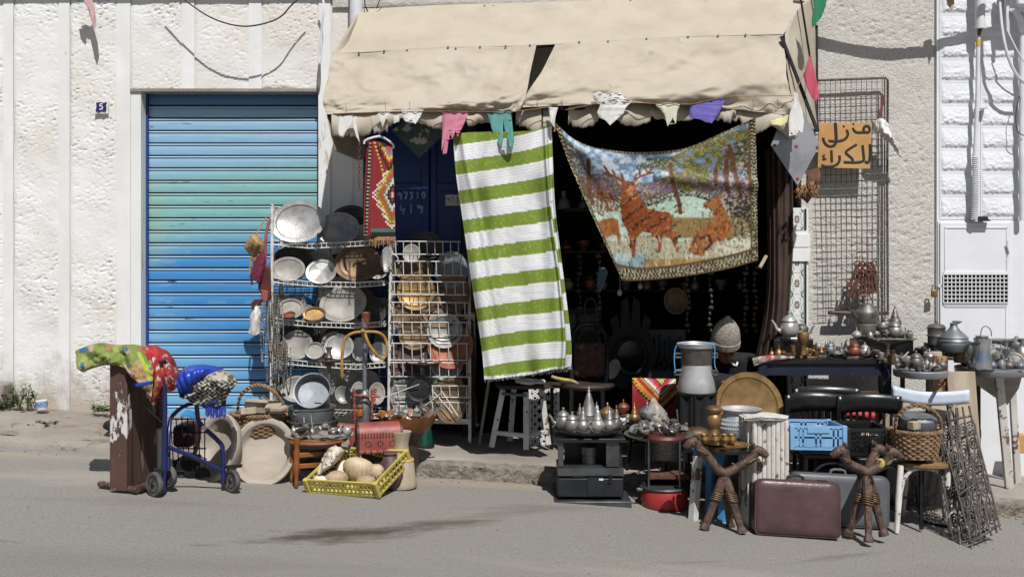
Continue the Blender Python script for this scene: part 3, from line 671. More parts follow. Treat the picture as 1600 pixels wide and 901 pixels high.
# top face from the wall to the front rail
A, u, v = loft([[(563, 15, 7.9), (700, 8, 7.9), (862, 3, 7.9), (1050, -4, 7.9), (1273, -6, 7.9)],
                [(543, 48, 7.63), (690, 42, 7.63), (855, 36, 7.64), (1050, 26, 7.63), (1250, 22, 7.63)],
                [(521, 85, 7.34), (690, 76, 7.34), (840, 71, 7.34), (1040, 60, 7.34), (1224, 54, 7.34)]], 120, 30, wr(.05, 3, 6, 2), sm=False)
cloth(A, 'top_panel', AW)
def front(rows, s, a=.13):
    A, u, v = loft(rows, 130, 60, wr(a, s, 5, 3))
    A[..., 1] += .018 * (fbm(u * 26, v * 9, s + 8, 3) - .47) * np.clip((v - .6) * 3, .12, 1) + .02 * np.sin(u * 60 + 5 * fbm(u * 9, v * 2, s)) * np.clip((v - .78) * 5, 0, 1) * np.clip((1 - v) * 12, 0, 1)
    A[..., 1] += .11 * np.sin(u * 5 + v * 3.2 + s) * v * (1 - v) + .09 * np.sin((u * 1.3 + v * 1.1) * 8 + s) * v * (1 - v) + .035 * np.sin((u * 2.2 - v * .9) * 11 + s * 2) * v * v * (1.05 - v) + .022 * (np.abs(fbm(u * 7 + v * 3, v * 4 - u * 3, s + 2, 3) - .47)) * 4 * np.clip(v * (1 - v) * 5, 0, 1)
    return cloth(A, 'front_panel', AW)
front([[(521, 85, 7.34), (690, 76, 7.34), (838, 71.5, 7.34)], [(512, 122, 7.18), (690, 116, 7.16), (829, 112, 7.15)], [(504, 160, 6.99), (690, 156, 6.95), (822, 148, 6.93)], [(511, 179, 6.97), (690, 172, 6.93), (812, 174, 6.92)]], 11)
front([[(868, 69, 7.34), (1040, 60, 7.34), (1224, 54, 7.34)], [(846, 112, 7.16), (1040, 105, 7.14), (1226, 92, 7.2)], [(824, 146, 6.93), (1040, 138, 6.91), (1232, 130, 6.96)], [(816, 168, 6.91), (1030, 162, 6.9), (1246, 182, 6.95)]], 17)
# right side panel, flaring back to the wall
A, u, v = loft([[(1226, 54, 7.34), (1250, 10, 7.5), (1274, -6, 7.9)], [(1230, 110, 7.2), (1256, 100, 7.5), (1276, 90, 7.9)], [(1242, 172, 7.0), (1262, 170, 7.5), (1277, 168, 7.9)], [(1252, 192, 6.99), (1266, 200, 7.5), (1279, 206, 7.9)]], 30, 40, wr(.05, 23, 3, 4))
cloth(A, 'side_panel', AW)
A, u, v = loft([[(521, 85, 7.34), (545, 48, 7.5), (564, 15, 7.9)], [(512, 130, 7.18), (545, 110, 7.5), (566, 95, 7.9)], [(511, 179, 6.99), (545, 165, 7.5), (567, 150, 7.9)], [(524, 236, 7.02), (560, 250, 7.5), (572, 245, 7.9)]], 30, 30, wr(.04, 29, 3, 3))
cloth(A, 'side_panel', AW)
# valance with scalloped edge, in three lengths, set behind the front edge
def val(x0, x1, y0a, y0b, dep, amp, per, s, D=6.99):
    nu = int((x1 - x0) * .45) + 4; u = np.linspace(0, 1, nu); x = x0 + (x1 - x0) * u
    y0 = y0a + (y0b - y0a) * u
    edge = y0 + dep + amp * np.sin(x / per * 2 * math.pi + s) + 7 * (fbm(x * .05, x * 0, s) - .5) + 7 * (fbm(x * .22, x * 0, s + 3) - .5) - 6 * (vn(x * .11, x * 0, s + 5) > .83)
    A = np.zeros((14, nu, 3))
    for j in range(14):
        t = j / 13; y = y0 + (edge - y0) * t
        d = D - .05 * math.sin(t * 2.4) + .022 * np.sin(x * .13 + s + t * 2) * t + .02 * np.sin(x * .047 + s)
        A[j, :, 0] = (x - 800) * d / F; A[j, :, 1] = d; A[j, :, 2] = 1.6 - (y - 400) * d / F
    return cloth(A, 'valance', AW)
val(518, 606, 172, 170, 40, 3, 90, 1); val(604, 800, 170, 170, 27, 4, 118, 2.2); val(806, 846, 166, 166, 40, 6, 60, 1.2)
val(848, 863, 166, 168, 44, 2, 60, .2)
val(888, 1050, 163, 160, 32, 4, 84, 3); val(1046, 1150, 160, 160, 27, 4, 70, .3); val(1144, 1246, 160, 176, 36, 7, 60, 4)
part(MB().tube(P(512, 180, 7.0), P(812, 172, 7.0), .012).tube(P(816, 168, 6.99), P(1246, 183, 7.0), .012).tube(P(521, 86, 7.37), P(1224, 56, 7.37), .012), 'front_rail', mt['black_iron'], AW)
m_ = MB()
for k in range(15):
    x = 540 + k * 47.3 + (k * 37 % 23); y = 172 if x < 812 else 163
    m_.path([P(x, y - 8 - (k * 13 % 7), 6.895), P(x + 1.5, y, 6.9), P(x + (k % 3 - 1), y + 8, 6.94)], .002, 5)
part(m_, 'lacing', mt['rope'], AW, kind='stuff')
gr = MB()
for x, y in ((561, 83), (600, 80), (636, 79), (700, 74), (712, 76), (750, 73.5), (790, 72.5), (828, 71), (905, 66), (950, 65), (1010, 61), (1075, 58), (1122, 56), (1165, 54.5), (944, 4), (985, 1), (771, 10), (757, 9.5), (640, 16)):
    yy = 7.325 if y > 40 else 7.86
    gr.lathe([(.003, -.002), (.008, -.002), (.008, .002), (.003, .002)], P(x, y, yy + .004), M.Rotation(R(70), 3, 'X'), 10)
part(gr, 'eyelet', mt['darkmetal'], AW, kind='stuff')
strut = MB().tube(P(1221, 58, 7.3), P(1277, 205, 6.98), .014, n=8)
part(strut, 'strut', mt['black_iron'], AW)
part(MB().tube(P(1250, -8, 7.4), P(1267, 100, 7.45), .008).tube(P(1267, 100, 7.45), P(1279, 205, 7.1), .006), 'stay', mt['black_iron'], AW)
solo(MB().path([P(1276, 40, 7.86), P(1277, 205, 7.86)], .009, 6), 'cable', mt['black_cable'], 'black cable running down the wall edge beside the awning', 'cable')
# torn fabric pennants strung along the valance
def pennant(poly, D, m, label, sw=.02, group='torn cloth pennants on the awning'):
    poly = np.array(poly, float); n = 34
    x0, x1 = poly[:, 0].min(), poly[:, 0].max(); y0, y1 = poly[:, 1].min(), poly[:, 1].max()
    m_ = MB(); nx = max(int((x1 - x0) / 1.6), 6); ny = max(int((y1 - y0) / 1.6), 6)
    # clip each strip row of the outline against it, so the ragged outline is kept
    rows = []
    for j in range(ny + 1):
        y = y0 + (y1 - y0) * (j + .001) / (ny + .002); xs_ = []
        for i in range(len(poly)):
            a, b = poly[i], poly[(i + 1) % len(poly)]
            if (a[1] - y) * (b[1] - y) < 0: xs_.append(a[0] + (b[0] - a[0]) * (y - a[1]) / (b[1] - a[1]))
        rows.append((y, sorted(xs_)))
    def pt(x, y):
        t = (y - y0) / (y1 - y0)
        return P(x, y, D - sw * t * (1 + .6 * math.sin(x * .35 + y * .05)) + .006 * math.sin(x * .4 + y * .08 + x0) + .002 * math.sin(x * .9 - y * .2))
    for j in range(ny):
        ya, xa = rows[j]; yb, xb = rows[j + 1]
        if len(xa) != len(xb):
            k = min(len(xa), len(xb)); 
            if len(xa) > len(xb): xa = [xa[0], xa[-1]] if len(xb) == 2 else xa[:k]
            else: xa2 = xa; xb = xb; xa = [xb_ for xb_ in xb] if len(xa) == 2 else xb[:k]
        for s_ in range(0, min(len(xa), len(xb)) - 1, 2):
            q = 6; vs = []
            for i in range(q + 1):
                f = i / q; vs.append(pt(xa[s_] + (xa[s_ + 1] - xa[s_]) * f, ya))
            for i in range(q + 1):
                f = i / q; vs.append(pt(xb[s_] + (xb[s_ + 1] - xb[s_]) * f, yb))
            m_.add(vs, [(i, i + 1, q + 2 + i, q + 1 + i) for i in range(q)])
    return solo(m_, 'pennant', mt[m] if isinstance(m, str) else m, label, 'pennant', group, solid=.002, ang=180)
def fab(n, c): return mat(n, C(c), tuple(x * .88 for x in C(c)), 14, .9, bump=.15, bsc=200)
PD = 6.88
pennant([(691, 176), (731, 175), (729, 184), (724, 196), (715, 215), (712, 205), (707, 217), (703, 210), (700, 225), (698, 240), (692, 241), (694, 222), (690, 236), (691, 200)], PD, fab('pink_cotton', 'c97f92'), 'torn pink pennant hanging over the green striped cloth')
pennant([(761, 176), (798, 175), (800, 190), (803, 220), (801, 233), (796, 230), (789, 205), (786, 188), (786, 215), (784, 231), (776, 222), (768, 200)], PD, fab('teal_cotton', '5f9a94'), 'teal pennant split in two tails below the awning')
pennant([(1078, 160 + 8), (1086, 164), (1134, 152), (1124, 176), (1112, 193), (1104, 192), (1092, 186), (1077, 184)], PD, fab('violet_cotton', '6a62ad'), 'violet blue pennant on the awning edge')
pennant([(1266, 85), (1271, 105), (1279, 140), (1280, 152), (1272, 159), (1260, 136), (1255, 118), (1259, 104)], 7.05, fab('rose_cotton', 'c4586c'), 'rose red pennant on the strut at the right of the awning')
pennant([(1268, -12), (1293, -12), (1290, 10), (1283, 28), (1276, 36), (1269, 44), (1268, 30), (1272, 12)], 7.2, fab('green_cotton', '2c7a55'), 'green pennant at the top right corner of the awning')
wc = mt['white_cloth']
pennant([(925, 148), (935, 143), (950, 148), (970, 143), (973, 152), (988, 158), (978, 168), (974, 178), (962, 188), (953, 196), (946, 188), (937, 185), (933, 176), (938, 164), (930, 160)], PD, wc, 'large torn white pennant right of the awning gap')
pennant([(1022, 162), (1064, 160), (1058, 175), (1056, 194), (1051, 184), (1043, 198), (1038, 178)], PD, fab('cream_cotton', 'c9c7b2'), 'cream pennant torn into points beside the violet one')
pennant([(1202, 189), (1213, 186), (1228, 180), (1236, 180), (1232, 190), (1220, 197), (1204, 196)], 6.86, fab('pale_yellow_cotton', 'd6cd9c'), 'small pale yellow pennant at the right end of the valance')
pennant([(1240, 143), (1246, 146), (1248, 158), (1254, 175), (1256, 190), (1254, 210), (1248, 205), (1243, 212), (1236, 208), (1233, 214), (1232, 190), (1234, 176), (1240, 160)], 6.84, wc, 'long shredded white pennant above the grey diamond plate')
pennant([(530, 181), (553, 180), (548, 196), (541, 205), (536, 214), (530, 212), (527, 203)], PD, wc, 'shredded white pennant at the left end of the awning')
pennant([(551, 182), (557, 182), (558, 200), (562, 222), (557, 214), (553, 200)], PD, wc, 'thin white strip of cloth next to the chain')
pennant([(590, 176), (611, 174), (603, 184), (598, 199), (594, 188)], PD, wc, 'small white triangle pennant left of the knot')
pennant([(613, 178), (624, 177), (622, 190), (616, 193)], PD, wc, 'tiny frayed white rag at the awning knot')
pennant([(627, 172), (662, 172), (656, 184), (649, 194), (642, 187), (636, 192), (629, 186)], PD, wc, 'wide white pennant with two points left of the pink one')
pennant([(857, 168), (872, 168), (868, 182), (866, 200), (860, 190)], PD, wc, 'white rag tied where the tapestry hangs')
pennant([(505, 196), (510, 190), (511, 212), (503, 222), (500, 220)], 6.95, wc, 'white rag hanging at the left awning corner')
pennant([(121, -10), (140, -10), (148, 10), (151, 40), (147, 50), (144, 36), (137, 12)], 7.8, fab('faded_pink_cotton', 'c9a5a5'), 'faded pink rag hanging high on the left white wall')
pennant([(118, -10), (132, -12), (128, 4), (121, 3)], 7.78, fab('dull_green_cotton', '3d6a57'), 'scrap of dull green cloth high on the left white wall')
pennant([(1476, -12), (1490, -12), (1491, 10), (1487, 19), (1480, 8)], 7.7, fab('peach_cotton', 'c9ad97'), 'small peach rag hanging above the white blocks')
solo(MB().path([P(520, 178, 6.87), P(600, 175, 6.87), P(700, 174, 6.87), P(800, 175, 6.87), P(862, 167, 6.87)], .003, 5), 'string', mt['rope'], 'thin string tied along the left half of the awning edge', 'string')
solo(MB().path([P(884, 172, 6.87), P(950, 158, 6.87), P(1020, 162, 6.87), P(1080, 163, 6.87), P(1136, 151, 6.87), P(1200, 150, 6.87), P(1240, 150, 6.9), P(1268, 88, 7.06)], .003, 5), 'string', mt['rope'], 'thin string tied along the right half of the awning edge', 'string')
m_ = MB()
for k in range(15): 
    c0 = P(561.5 + .4 * math.sin(k), 222 + k * 5.2, 6.95); r = .0085
    rot = M.Rotation(R(90 * (k % 2)), 3, 'Z')
    m_.path([c0 + rot @ V((r * math.cos(a), 0, r * 1.9 * math.sin(a))) for a in np.linspace(0, 2 * math.pi, 9)[:-1]], .0022, 5, closed=True)
solo(m_, 'chain', mt['rust'], 'thin rusty chain hanging from the awning beside the red kilim', 'chain')
# ================================================================ LEFT: goods in front of the shutter
UP = V((0, 0, 1))
def pot_prof(pr, D): return [(r * S(D), h * S(D)) for r, h in pr]
def dish(name, x, y, D, rx, ry=None, tilt=18, m='pewter', label='', group=None, depth=.09, roll=0, yaw=0, rim=.2, cat='plate', parent=None, oval=None, flute=0):
    """a plate or tray leaning back; x, y: its middle in the photograph, rx its half width"""
    r = rx * S(D); s_ = (ry / rx / max(math.cos(R(tilt)), .3)) if ry else 1.
    h = depth * r
    pr = [(1e-4, -h * .9), (r * (1 - rim) * .96, -h * .9), (r * (1 - rim), -h * .65), (r * (1 - rim) * 1.03, -h * .15), (r * .965, 0), (r, h * .1), (r * 1.0, h * .02), (r * .965, -h * .18), (r * (1 - rim) * 1.05, -h * .4), (r * (1 - rim) * 1.0, -h * 1.05), (1e-4, -h * 1.12)]
    rot = (M.Rotation(R(yaw), 3, 'Z') @ M.Rotation(R(90 - tilt), 3, 'X') @ M.Rotation(R(roll), 3, 'Z') @ M.Diagonal(V((1, s_, 1))).to_3x3())
    mb = MB().lathe([(a, b) for a, b in pr], P(x, y, D), rot, 36, flute=flute, nf=18)
    return solo(mb, name, mt[m] if isinstance(m, str) else m, label, cat, group)
# --- brown board with turned feet
D0 = 6.12
bd = thing('headboard', 'tall brown wooden board with patches of chipped white paint standing on the road', 'board', road(203, D0))
e0 = road(196, D0); dirv = V((.10, .99, 0)).normalized(); nrm = V((dirv.y, -dirv.x, 0))
hb = .80
rotb = M((dirv, -nrm, UP)).transposed()
ctr = e0 + dirv * .24 + UP * (hb / 2 + .01)
part(MB().box(e0 + nrm * -.01 + dirv * -.035 + UP * (hb / 2 + .01), (.07, .11, hb), rotb), 'stile', mt['chipped_brown'], bd, bev=.006)
for k in range(3):
    part(MB().box(e0 + dirv * (.065 + k * .125) + UP * (hb / 2 - .01), (.122, .05, hb - .05), rotb), 'board_plank', mt['plank_brown'], bd, bev=.004)
part(MB().box(e0 + dirv * .42 + UP * (hb / 2 - .02), (.06, .075, hb - .08), rotb), 'stile', mt['chipped_brown'], bd, bev=.006)
ft = MB()
a = road(155, 6.15) + UP * .022; b = road(215, 6.05) + UP * .024
ft.path([a, a.lerp(b, .1), a.lerp(b, .2), a.lerp(b, .4), a.lerp(b, .6), b], [.016, .021, .017, .022, .019, .022], 10)
part(ft, 'turned_foot', mt['camelwood'], bd)
a = road(215, 6.06) + UP * .03; b = road(272, 6.42) + UP * .03
part(MB().path([a, a.lerp(b, .3), a.lerp(b, .6), a.lerp(b, .8), b], [.024, .028, .022, .03, .026], 10), 'turned_foot', mt['camelwood'], bd)
# --- draped cloths
def patt(A, base, cols, s, sc, th):
    n = A.shape[:2]; x, y = pxy(A); c = np.ones((*n, 3)) * np.array(C(base))
    for i, cc in enumerate(cols):
        c[fbm(x / sc + i * 9, y / sc - i * 5, s + i, 3) > th + .02 * i] = C(cc)
    return c
def lumpy(rows, nu, nv, s, amp): return loft(rows, nu, nv, lambda u, v: amp * (fbm(u * 7, v * 5, s) - .47) + amp * .5 * np.sin(u * 17 + 3 * np.sin(v * 6)) + amp * 2.2 * np.abs(fbm(u * 9 + v * 4, v * 5 - u * 2, s + 6, 3) - .45))
dg = 6.05
A, u, v = lumpy([[(128, 558, 6.36), (160, 552, 6.36), (196, 552, 6.4), (235, 548, 6.45), (262, 560, 6.5)],
                 [(119, 548, 6.2), (150, 537, 6.2), (185, 539, 6.22), (215, 540, 6.25), (243, 552, 6.3)],
                 [(118, 560, 6.08), (150, 547, 6.04), (185, 546, 6.02), (212, 553, 6.0), (240, 575, 6.05)],
                 [(127, 580, 6.06), (150, 571, 6.03), (182, 565, 6.0), (205, 582, 5.96), (236, 600, 6.02)],
                 [(134, 577, 6.12), (155, 570, 6.1), (186, 572, 6.03), (212, 592, 5.97), (235, 626, 6.02)]], 90, 60, 3, .03)
x, y = pxy(A); c = patt(A, '76843f', ['8a9550', '626f35', 'ad9473', '3a5a8c', '9c6f4d'], 4, 13, .56)
c[(x + .3 * y > 380) & (y > 574)] = patt(A, 'a98a5e', ['8a5a48', 'c0a47c', '5c4a44'], 7, 5, .52)[(x + .3 * y > 380) & (y > 574)]
st = np.abs(x - (213 + .50 * (y - 545))) < 3.2; c[st & (y > 550)] = C('a2b83e')
solo((lambda m_: (setattr(m_, 'col', c.reshape(-1, 3)), m_)[1])(MB().grid(A)), 'printed_cloth', mt['vcloth'], 'lime green printed cloth draped over the brown board', 'cloth', solid=.006, ang=180)
A, u, v = lumpy([[(206, 545, 6.5), (235, 540, 6.5), (262, 552, 6.5), (280, 580, 6.5)], [(212, 548, 6.2), (236, 541, 6.2), (262, 553, 6.2), (279, 588, 6.25)],
                 [(214, 560, 6.1), (238, 556, 6.08), (262, 574, 6.08), (276, 598, 6.15)], [(224, 590, 6.06), (240, 596, 6.06), (258, 598, 6.06), (273, 608, 6.14)], [(232, 622, 6.12), (240, 634, 6.1), (247, 622, 6.1), (262, 612, 6.16)]], 70, 60, 9, .025)
x, y = pxy(A); c = patt(A, '8c2422', ['7a1d1f', 'a52f2a'], 5, 9, .5)
c[fbm(x / 5, y / 5, 15, 3) > .60] = C('b5aaa0'); c[(fbm(x / 4, y / 4, 19, 3) > .57) & (y > 592)] = C('a46a3c'); c[x < 228] = patt(A, '9c6034', ['8a4a2c', 'b08050'], 8, 7, .5)[x < 228]
solo((lambda m_: (setattr(m_, 'col', c.reshape(-1, 3)), m_)[1])(MB().grid(A)), 'printed_cloth', mt['vcloth'], 'red floral cloth bundled between the brown board and the walker', 'cloth', solid=.006, ang=180)
cu = thing('umbrella_handle', 'short bright blue handle poking out under the green cloth', 'handle', P(222, 600, 5.99))
part(MB().path([P(212, 599, 6.02), P(216, 601, 5.97), P(237, 597, 5.95)], [.014, .014, .010], 8), 'grip', mat('bright_blue_plastic', C('1c4aa8'), None, 5, .35), cu)
part(MB().tube(P(236, 597, 5.95), P(240, 596, 5.95), .006), 'tip', mt['black_plastic'], cu)
# --- three wheeled walker
RD = 6.12
wk = thing('walker', 'blue tubular three wheeled walker carrying folded cloths', 'walker', road(290, 6.2))
T_ = .0145
part(MB().path([P(257, 582, 6.08), P(258, 640, 6.08), P(257, 720, 6.08), P(255, 768, 6.08)], T_, 10), 'upright_tube', mt['blue_tube'], wk)
part(MB().path([P(306, 588, 6.3), P(308, 650, 6.3), P(313, 663, 6.3), P(344, 690, 6.28), P(349, 700, 6.28), P(349, 755, 6.27)], T_, 10, smooth=1), 'upright_tube', mt['blue_tube'], wk)
part(MB().path([P(264, 698, 6.1), P(300, 712, 6.18), P(346, 734, 6.26)], T_ * .9, 10), 'lower_tube', mt['blue_tube'], wk)
part(MB().path([P(263, 735, 6.12), P(264, 660, 6.2), P(272, 645, 6.3), P(290, 632, 6.4), P(306, 630, 6.32)], T_ * .9, 10, smooth=1), 'frame_tube', mt['blue_tube'], wk)
part(MB().path([P(257, 566, 6.08), P(257, 584, 6.08)], .011, 10).path([P(250, 566, 6.05), P(257, 564, 6.08), P(262, 570, 6.12)], .012, 8), 'handle_stem', mt['black_plastic'], wk)
part(MB().path([P(214, 612, 6.05), P(228, 636, 6.06), P(254, 660, 6.08)], .003, 5, smooth=1), 'brake_cable', mt['black_cable'], wk)
part(MB().bar(P(317, 665, 6.285), P(322, 671, 6.285), .024, .02), 'white_sticker', mt['white_pvc'], wk)
def wheel(cx, cy, D, r, yaw, name='wheel'):
    rot = M.Rotation(R(yaw), 3, 'Z') @ M.Rotation(R(90), 3, 'X'); c = P(cx, cy, D); w = .017
    ty = part(MB().lathe([(r * .68, -w * .8), (r * .9, -w), (r * .98, -w * .6), (r, 0), (r * .98, w * .6), (r * .9, w), (r * .68, w * .8)], c, rot, 32), name, mt['tyre'], wk)
    part(MB().lathe([(.012, -w * 1.2), (r * .22, -w * 1.1), (r * .25, -w * .5), (r * .55, -w * .4), (r * .60, -w * .85), (r * .71, -w * .85), (r * .71, w * .85), (r * .60, w * .85), (r * .55, w * .4), (r * .25, w * .5), (r * .2, w * 1.1), (.012, w * 1.2)], c, rot, 28), 'rim', mt['black_plastic'], ty)
    m_ = MB()
    for k in range(6):
        a = k * math.pi / 3; m_.bar(c + rot @ V((r * .2 * math.cos(a), r * .2 * math.sin(a), 0)), c + rot @ V((r * .6 * math.cos(a), r * .6 * math.sin(a), 0)), .012, w * 1.3, rot @ V((0, 0, 1)))
    part(m_, 'spoke', mt['black_plastic'], ty)
wheel(242, 756, 6.04, .075, -38); wheel(264, 744, 6.18, .07, -38); wheel(363, 750, 6.26, .073, -40)
part(MB().bar(P(240, 733, 6.06), P(258, 736, 6.08), .03, .02).bar(P(352, 729, 6.27), P(377, 727, 6.24), .028, .018).bar(P(357, 730, 6.27), P(351, 752, 6.27), .02, .01), 'wheel_fork', mt['black_plastic'], wk)
# cloths on the walker
cs = thing('cushion', 'shiny royal blue cushion tucked on the walker', 'cushion', P(300, 612, 6.25))
A, u, v = loft([[(279, 596, 6.2), (281, 583, 6.2), (295, 574, 6.2), (320, 572, 6.22), (348, 577, 6.3)], [(277, 602, 6.13), (281, 591, 6.1), (296, 583, 6.08), (318, 578, 6.1), (342, 582, 6.2)], [(279, 611, 6.13), (288, 604, 6.1), (300, 596, 6.08), (312, 590, 6.1), (335, 590, 6.2)], [(284, 616, 6.2), (297, 612, 6.18), (304, 604, 6.16), (312, 598, 6.16), (330, 596, 6.24)]], 60, 40, lambda u, v: .014 * np.abs(np.sin(u * 20 + v * 2)))
part(MB().grid(A), 'cover', mat('blue_satin', C('1b3ea6'), C('17338c'), 9, .35, bump=.1), cs, solid=.02, ang=180)
A, u, v = lumpy([[(306, 590, 6.24), (330, 578, 6.24), (352, 580, 6.26), (371, 596, 6.3)], [(300, 600, 6.14), (325, 588, 6.1), (350, 588, 6.1), (368, 600, 6.16)], [(296, 616, 6.12), (322, 604, 6.06), (348, 602, 6.06), (362, 608, 6.12)], [(284, 622, 6.16), (312, 617, 6.1), (344, 612, 6.08), (356, 614, 6.12)], [(280, 614, 6.2), (305, 632, 6.15), (340, 634, 6.12), (352, 622, 6.14)]], 80, 50, 12, .03)
x, y = pxy(A); w_ = np.sin(x * .8 + 3 * np.sin(y * .5)) + np.sin(y * 1.1 + 2.2 * np.sin(x * .45))
c = np.where((w_ > .25)[..., None], np.array(C('a8a596')), np.array(C('17181c'))); c[(w_ > .0) & (w_ < .2)] = C('5e5b52')
pt_ = patt(A, 'a39e90', ['6c5a48', 'b3ae9f', '4b3c31'], 31, 8, .52); m2 = (x > 322) & (y < 594); c[m2] = pt_[m2]
solo((lambda m_: (setattr(m_, 'col', c.reshape(-1, 3)), m_)[1])(MB().grid(A)), 'printed_cloth', mt['vcloth'], 'black and white patterned cloth folded over the walker', 'cloth', solid=.008, ang=180)
fr = thing('fringed_scarf', 'dark blue fringed scarf hanging down inside the walker', 'scarf', P(338, 650, 6.17))
A, u, v = loft([[(314, 612, 6.15), (335, 608, 6.12), (354, 618, 6.16)], [(312, 628, 6.14), (334, 628, 6.12), (353, 632, 6.16)], [(323, 640, 6.14), (338, 634, 6.12), (353, 636, 6.15)]], 30, 16, wr(.03, 4))
part(MB().grid(A), 'cloth', mat('navy_scarf', C('1c2a62'), C('172250'), 9, .8), fr, solid=.004, ang=180)
m_ = MB(); rr = random.Random(8)
for k in range(26):
    x = 322 + k * 1.2; m_.path([P(x, 634, 6.13), P(x + rr.uniform(-1, 1), 645, 6.125), P(x + rr.uniform(-1.5, 1.5), 650 + rr.uniform(-3, 4), 6.13)], .0035, 4)
part(m_, 'fringe', mat('blue_fringe', C('23338a'), C('1d2b76'), 9, .8), fr, kind='stuff')
# dark cart with burgundy bag behind the walker
ct = thing('shopping_cart', 'dark wire shopping cart with a burgundy bag behind the walker', 'cart', road(296, 6.62))
part(MB().bb(P(268, 700, 6.55), P(318, 655, 6.8)), 'bag', mat('burgundy_nylon', C('3d1526'), C('2a0f1b'), 9, .7), ct, bev=.03)
m_ = MB()
for k in range(7): m_.tube(P(266 + k * 9, 652, 6.52), P(272 + k * 8, 735, 6.52), .004, n=5)
for y in (654, 675, 700, 722, 735): m_.tube(P(266 + (y - 652) * .06, y, 6.52), P(322, y, 6.52), .005, n=5)
part(m_, 'wire_basket', mt['black_iron'], ct)
for x, dd in ((277, 6.55), (317, 6.6)): part(MB().lathe([(.008, -.012), (.045, -.012), (.05, 0), (.045, .012), (.008, .012)], P(x, 741, dd), M.Rotation(R(90), 3, 'X'), 18), 'castor', mt['rubber'], ct)
part(MB().bb(P(270, 735, 6.52), P(320, 706, 6.8)), 'lower_box', mt['black_cloth'], ct, bev=.01)
solo(MB().grid(loft([[(276, 658, 6.5), (290, 650, 6.46), (304, 655, 6.5)], [(280, 655, 6.6), (292, 640, 6.6), (305, 644, 6.6)]], 14, 10, wr(.04, 2))[0]), 'plastic_bag', mat('turquoise_bag', C('2f7fae'), C('2a6c99'), 9, .5), 'crumpled turquoise bag on the dark cart', 'bag', solid=.003, ang=180)
# --- two big wooden bowls leaning
def bowl(x, y, D, rx, ry, tilt, yaw, label, roll=0):
    r = rx * S(D) / max(abs(math.cos(R(yaw))) , .5)
    s_ = ry * S(D) / r / math.cos(R(tilt))
    pr = [(1e-4, -.085 * 1), (r * .62, -.083), (r * .74, -.065), (r * .80, -.012), (r * .84, 0), (r * .97, .004), (r, -.006), (r * .985, -.03), (r * .9, -.07), (r * .72, -.105), (1e-4, -.112)]
    rot = M.Rotation(R(yaw), 3, 'Z') @ M.Rotation(R(90 - tilt), 3, 'X') @ M.Rotation(R(roll), 3, 'Z') @ M.Diagonal(V((1, s_, 1))).to_3x3()
    return solo(MB().lathe(pr, P(x, y, D), rot, 56), 'wooden_bowl', mt['bowlwood'], label, 'bowl', 'big wooden bowls leaning on the kerb', ang=50)
bowl(334, 700, 6.62, 40, 53, 20, -40, 'big wooden bowl turned sideways, half in shade behind the walker')
bowl(412, 705, 6.62, 50, 51, 22, 4, 'big wooden bowl facing the street under the wicker basket')
# --- wicker basket with blocks
def wicker(name, label, x, ytop, ybot, D, rtop, rbot, squash, handle, m='wicker', courses=11, group='wicker baskets'):
    t = thing(name, label, 'basket', P(x, ybot, D), group=group)
    m_ = MB(); h = (ybot - ytop)
    for c_ in range(courses):
        f = c_ / (courses - 1); r = (rbot + (rtop - rbot) * f ** .8) * S(D); z = (ybot - h * f)
        n = 64; ph = math.pi * c_
        m_.path([P(x, z, D) + V((math.cos(a) * (r + .007 * math.cos(a * 16 + ph)), math.sin(a) * (r + .007 * math.cos(a * 16 + ph)) * squash, 0)) for a in np.linspace(0, 2 * math.pi, n, False)], h * S(D) / courses * .55, 6, closed=True)
    part(m_, 'woven_side', mt[m], t)
    part(MB().lathe([(1e-4, .004), (rbot * S(D), .004), (rbot * S(D), .016), (1e-4, .016)], P(x, ybot, D), M.Diagonal(V((1, squash, 1))).to_3x3(), 30).lathe([(rbot * S(D) * 1.02, .02), (rbot * S(D) * .99, .02), (rtop * S(D) * .93, h * S(D) * .95), (rtop * S(D) * .95, h * S(D) * .95)], P(x, ybot, D), M.Diagonal(V((1, squash, 1))).to_3x3(), 30), 'lining', mt['dark_wood'], t)
    for ph in (0, math.pi):
        m_ = MB(); n = 110; r = rtop * S(D) * 1.02
        m_.path([P(x, ytop, D) + V((math.cos(a) * r, math.sin(a) * r * squash, 0)) + V((math.cos(a) * .008 * math.cos(a * 24 + ph), math.sin(a) * .008 * math.cos(a * 24 + ph), .009 * math.sin(a * 24 + ph))) for a in np.linspace(0, 2 * math.pi, n, False)], .008, 6, closed=True)
        part(m_, 'rim_braid', mt[m], t)
    hp = [P(*q) for q in handle]; pts = catmull(np.array([tuple(q) for q in hp]), 70)
    for ph in (0, math.pi):
        part(MB().path([V(p) + V((0, .008 * math.cos(i * .75 + ph), .008 * math.sin(i * .75 + ph))) for i, p in enumerate(pts)], .0085, 6), 'handle', mt[m], t)
    return t
wicker('wicker_basket', 'round wicker basket full of wooden blocks and odds behind the big bowls', 408, 645, 676, 6.85, 45, 36, .8, [(371, 640, 6.78), (376, 618, 6.72), (392, 604, 6.68), (410, 602, 6.68), (430, 613, 6.72), (446, 636, 6.8)])
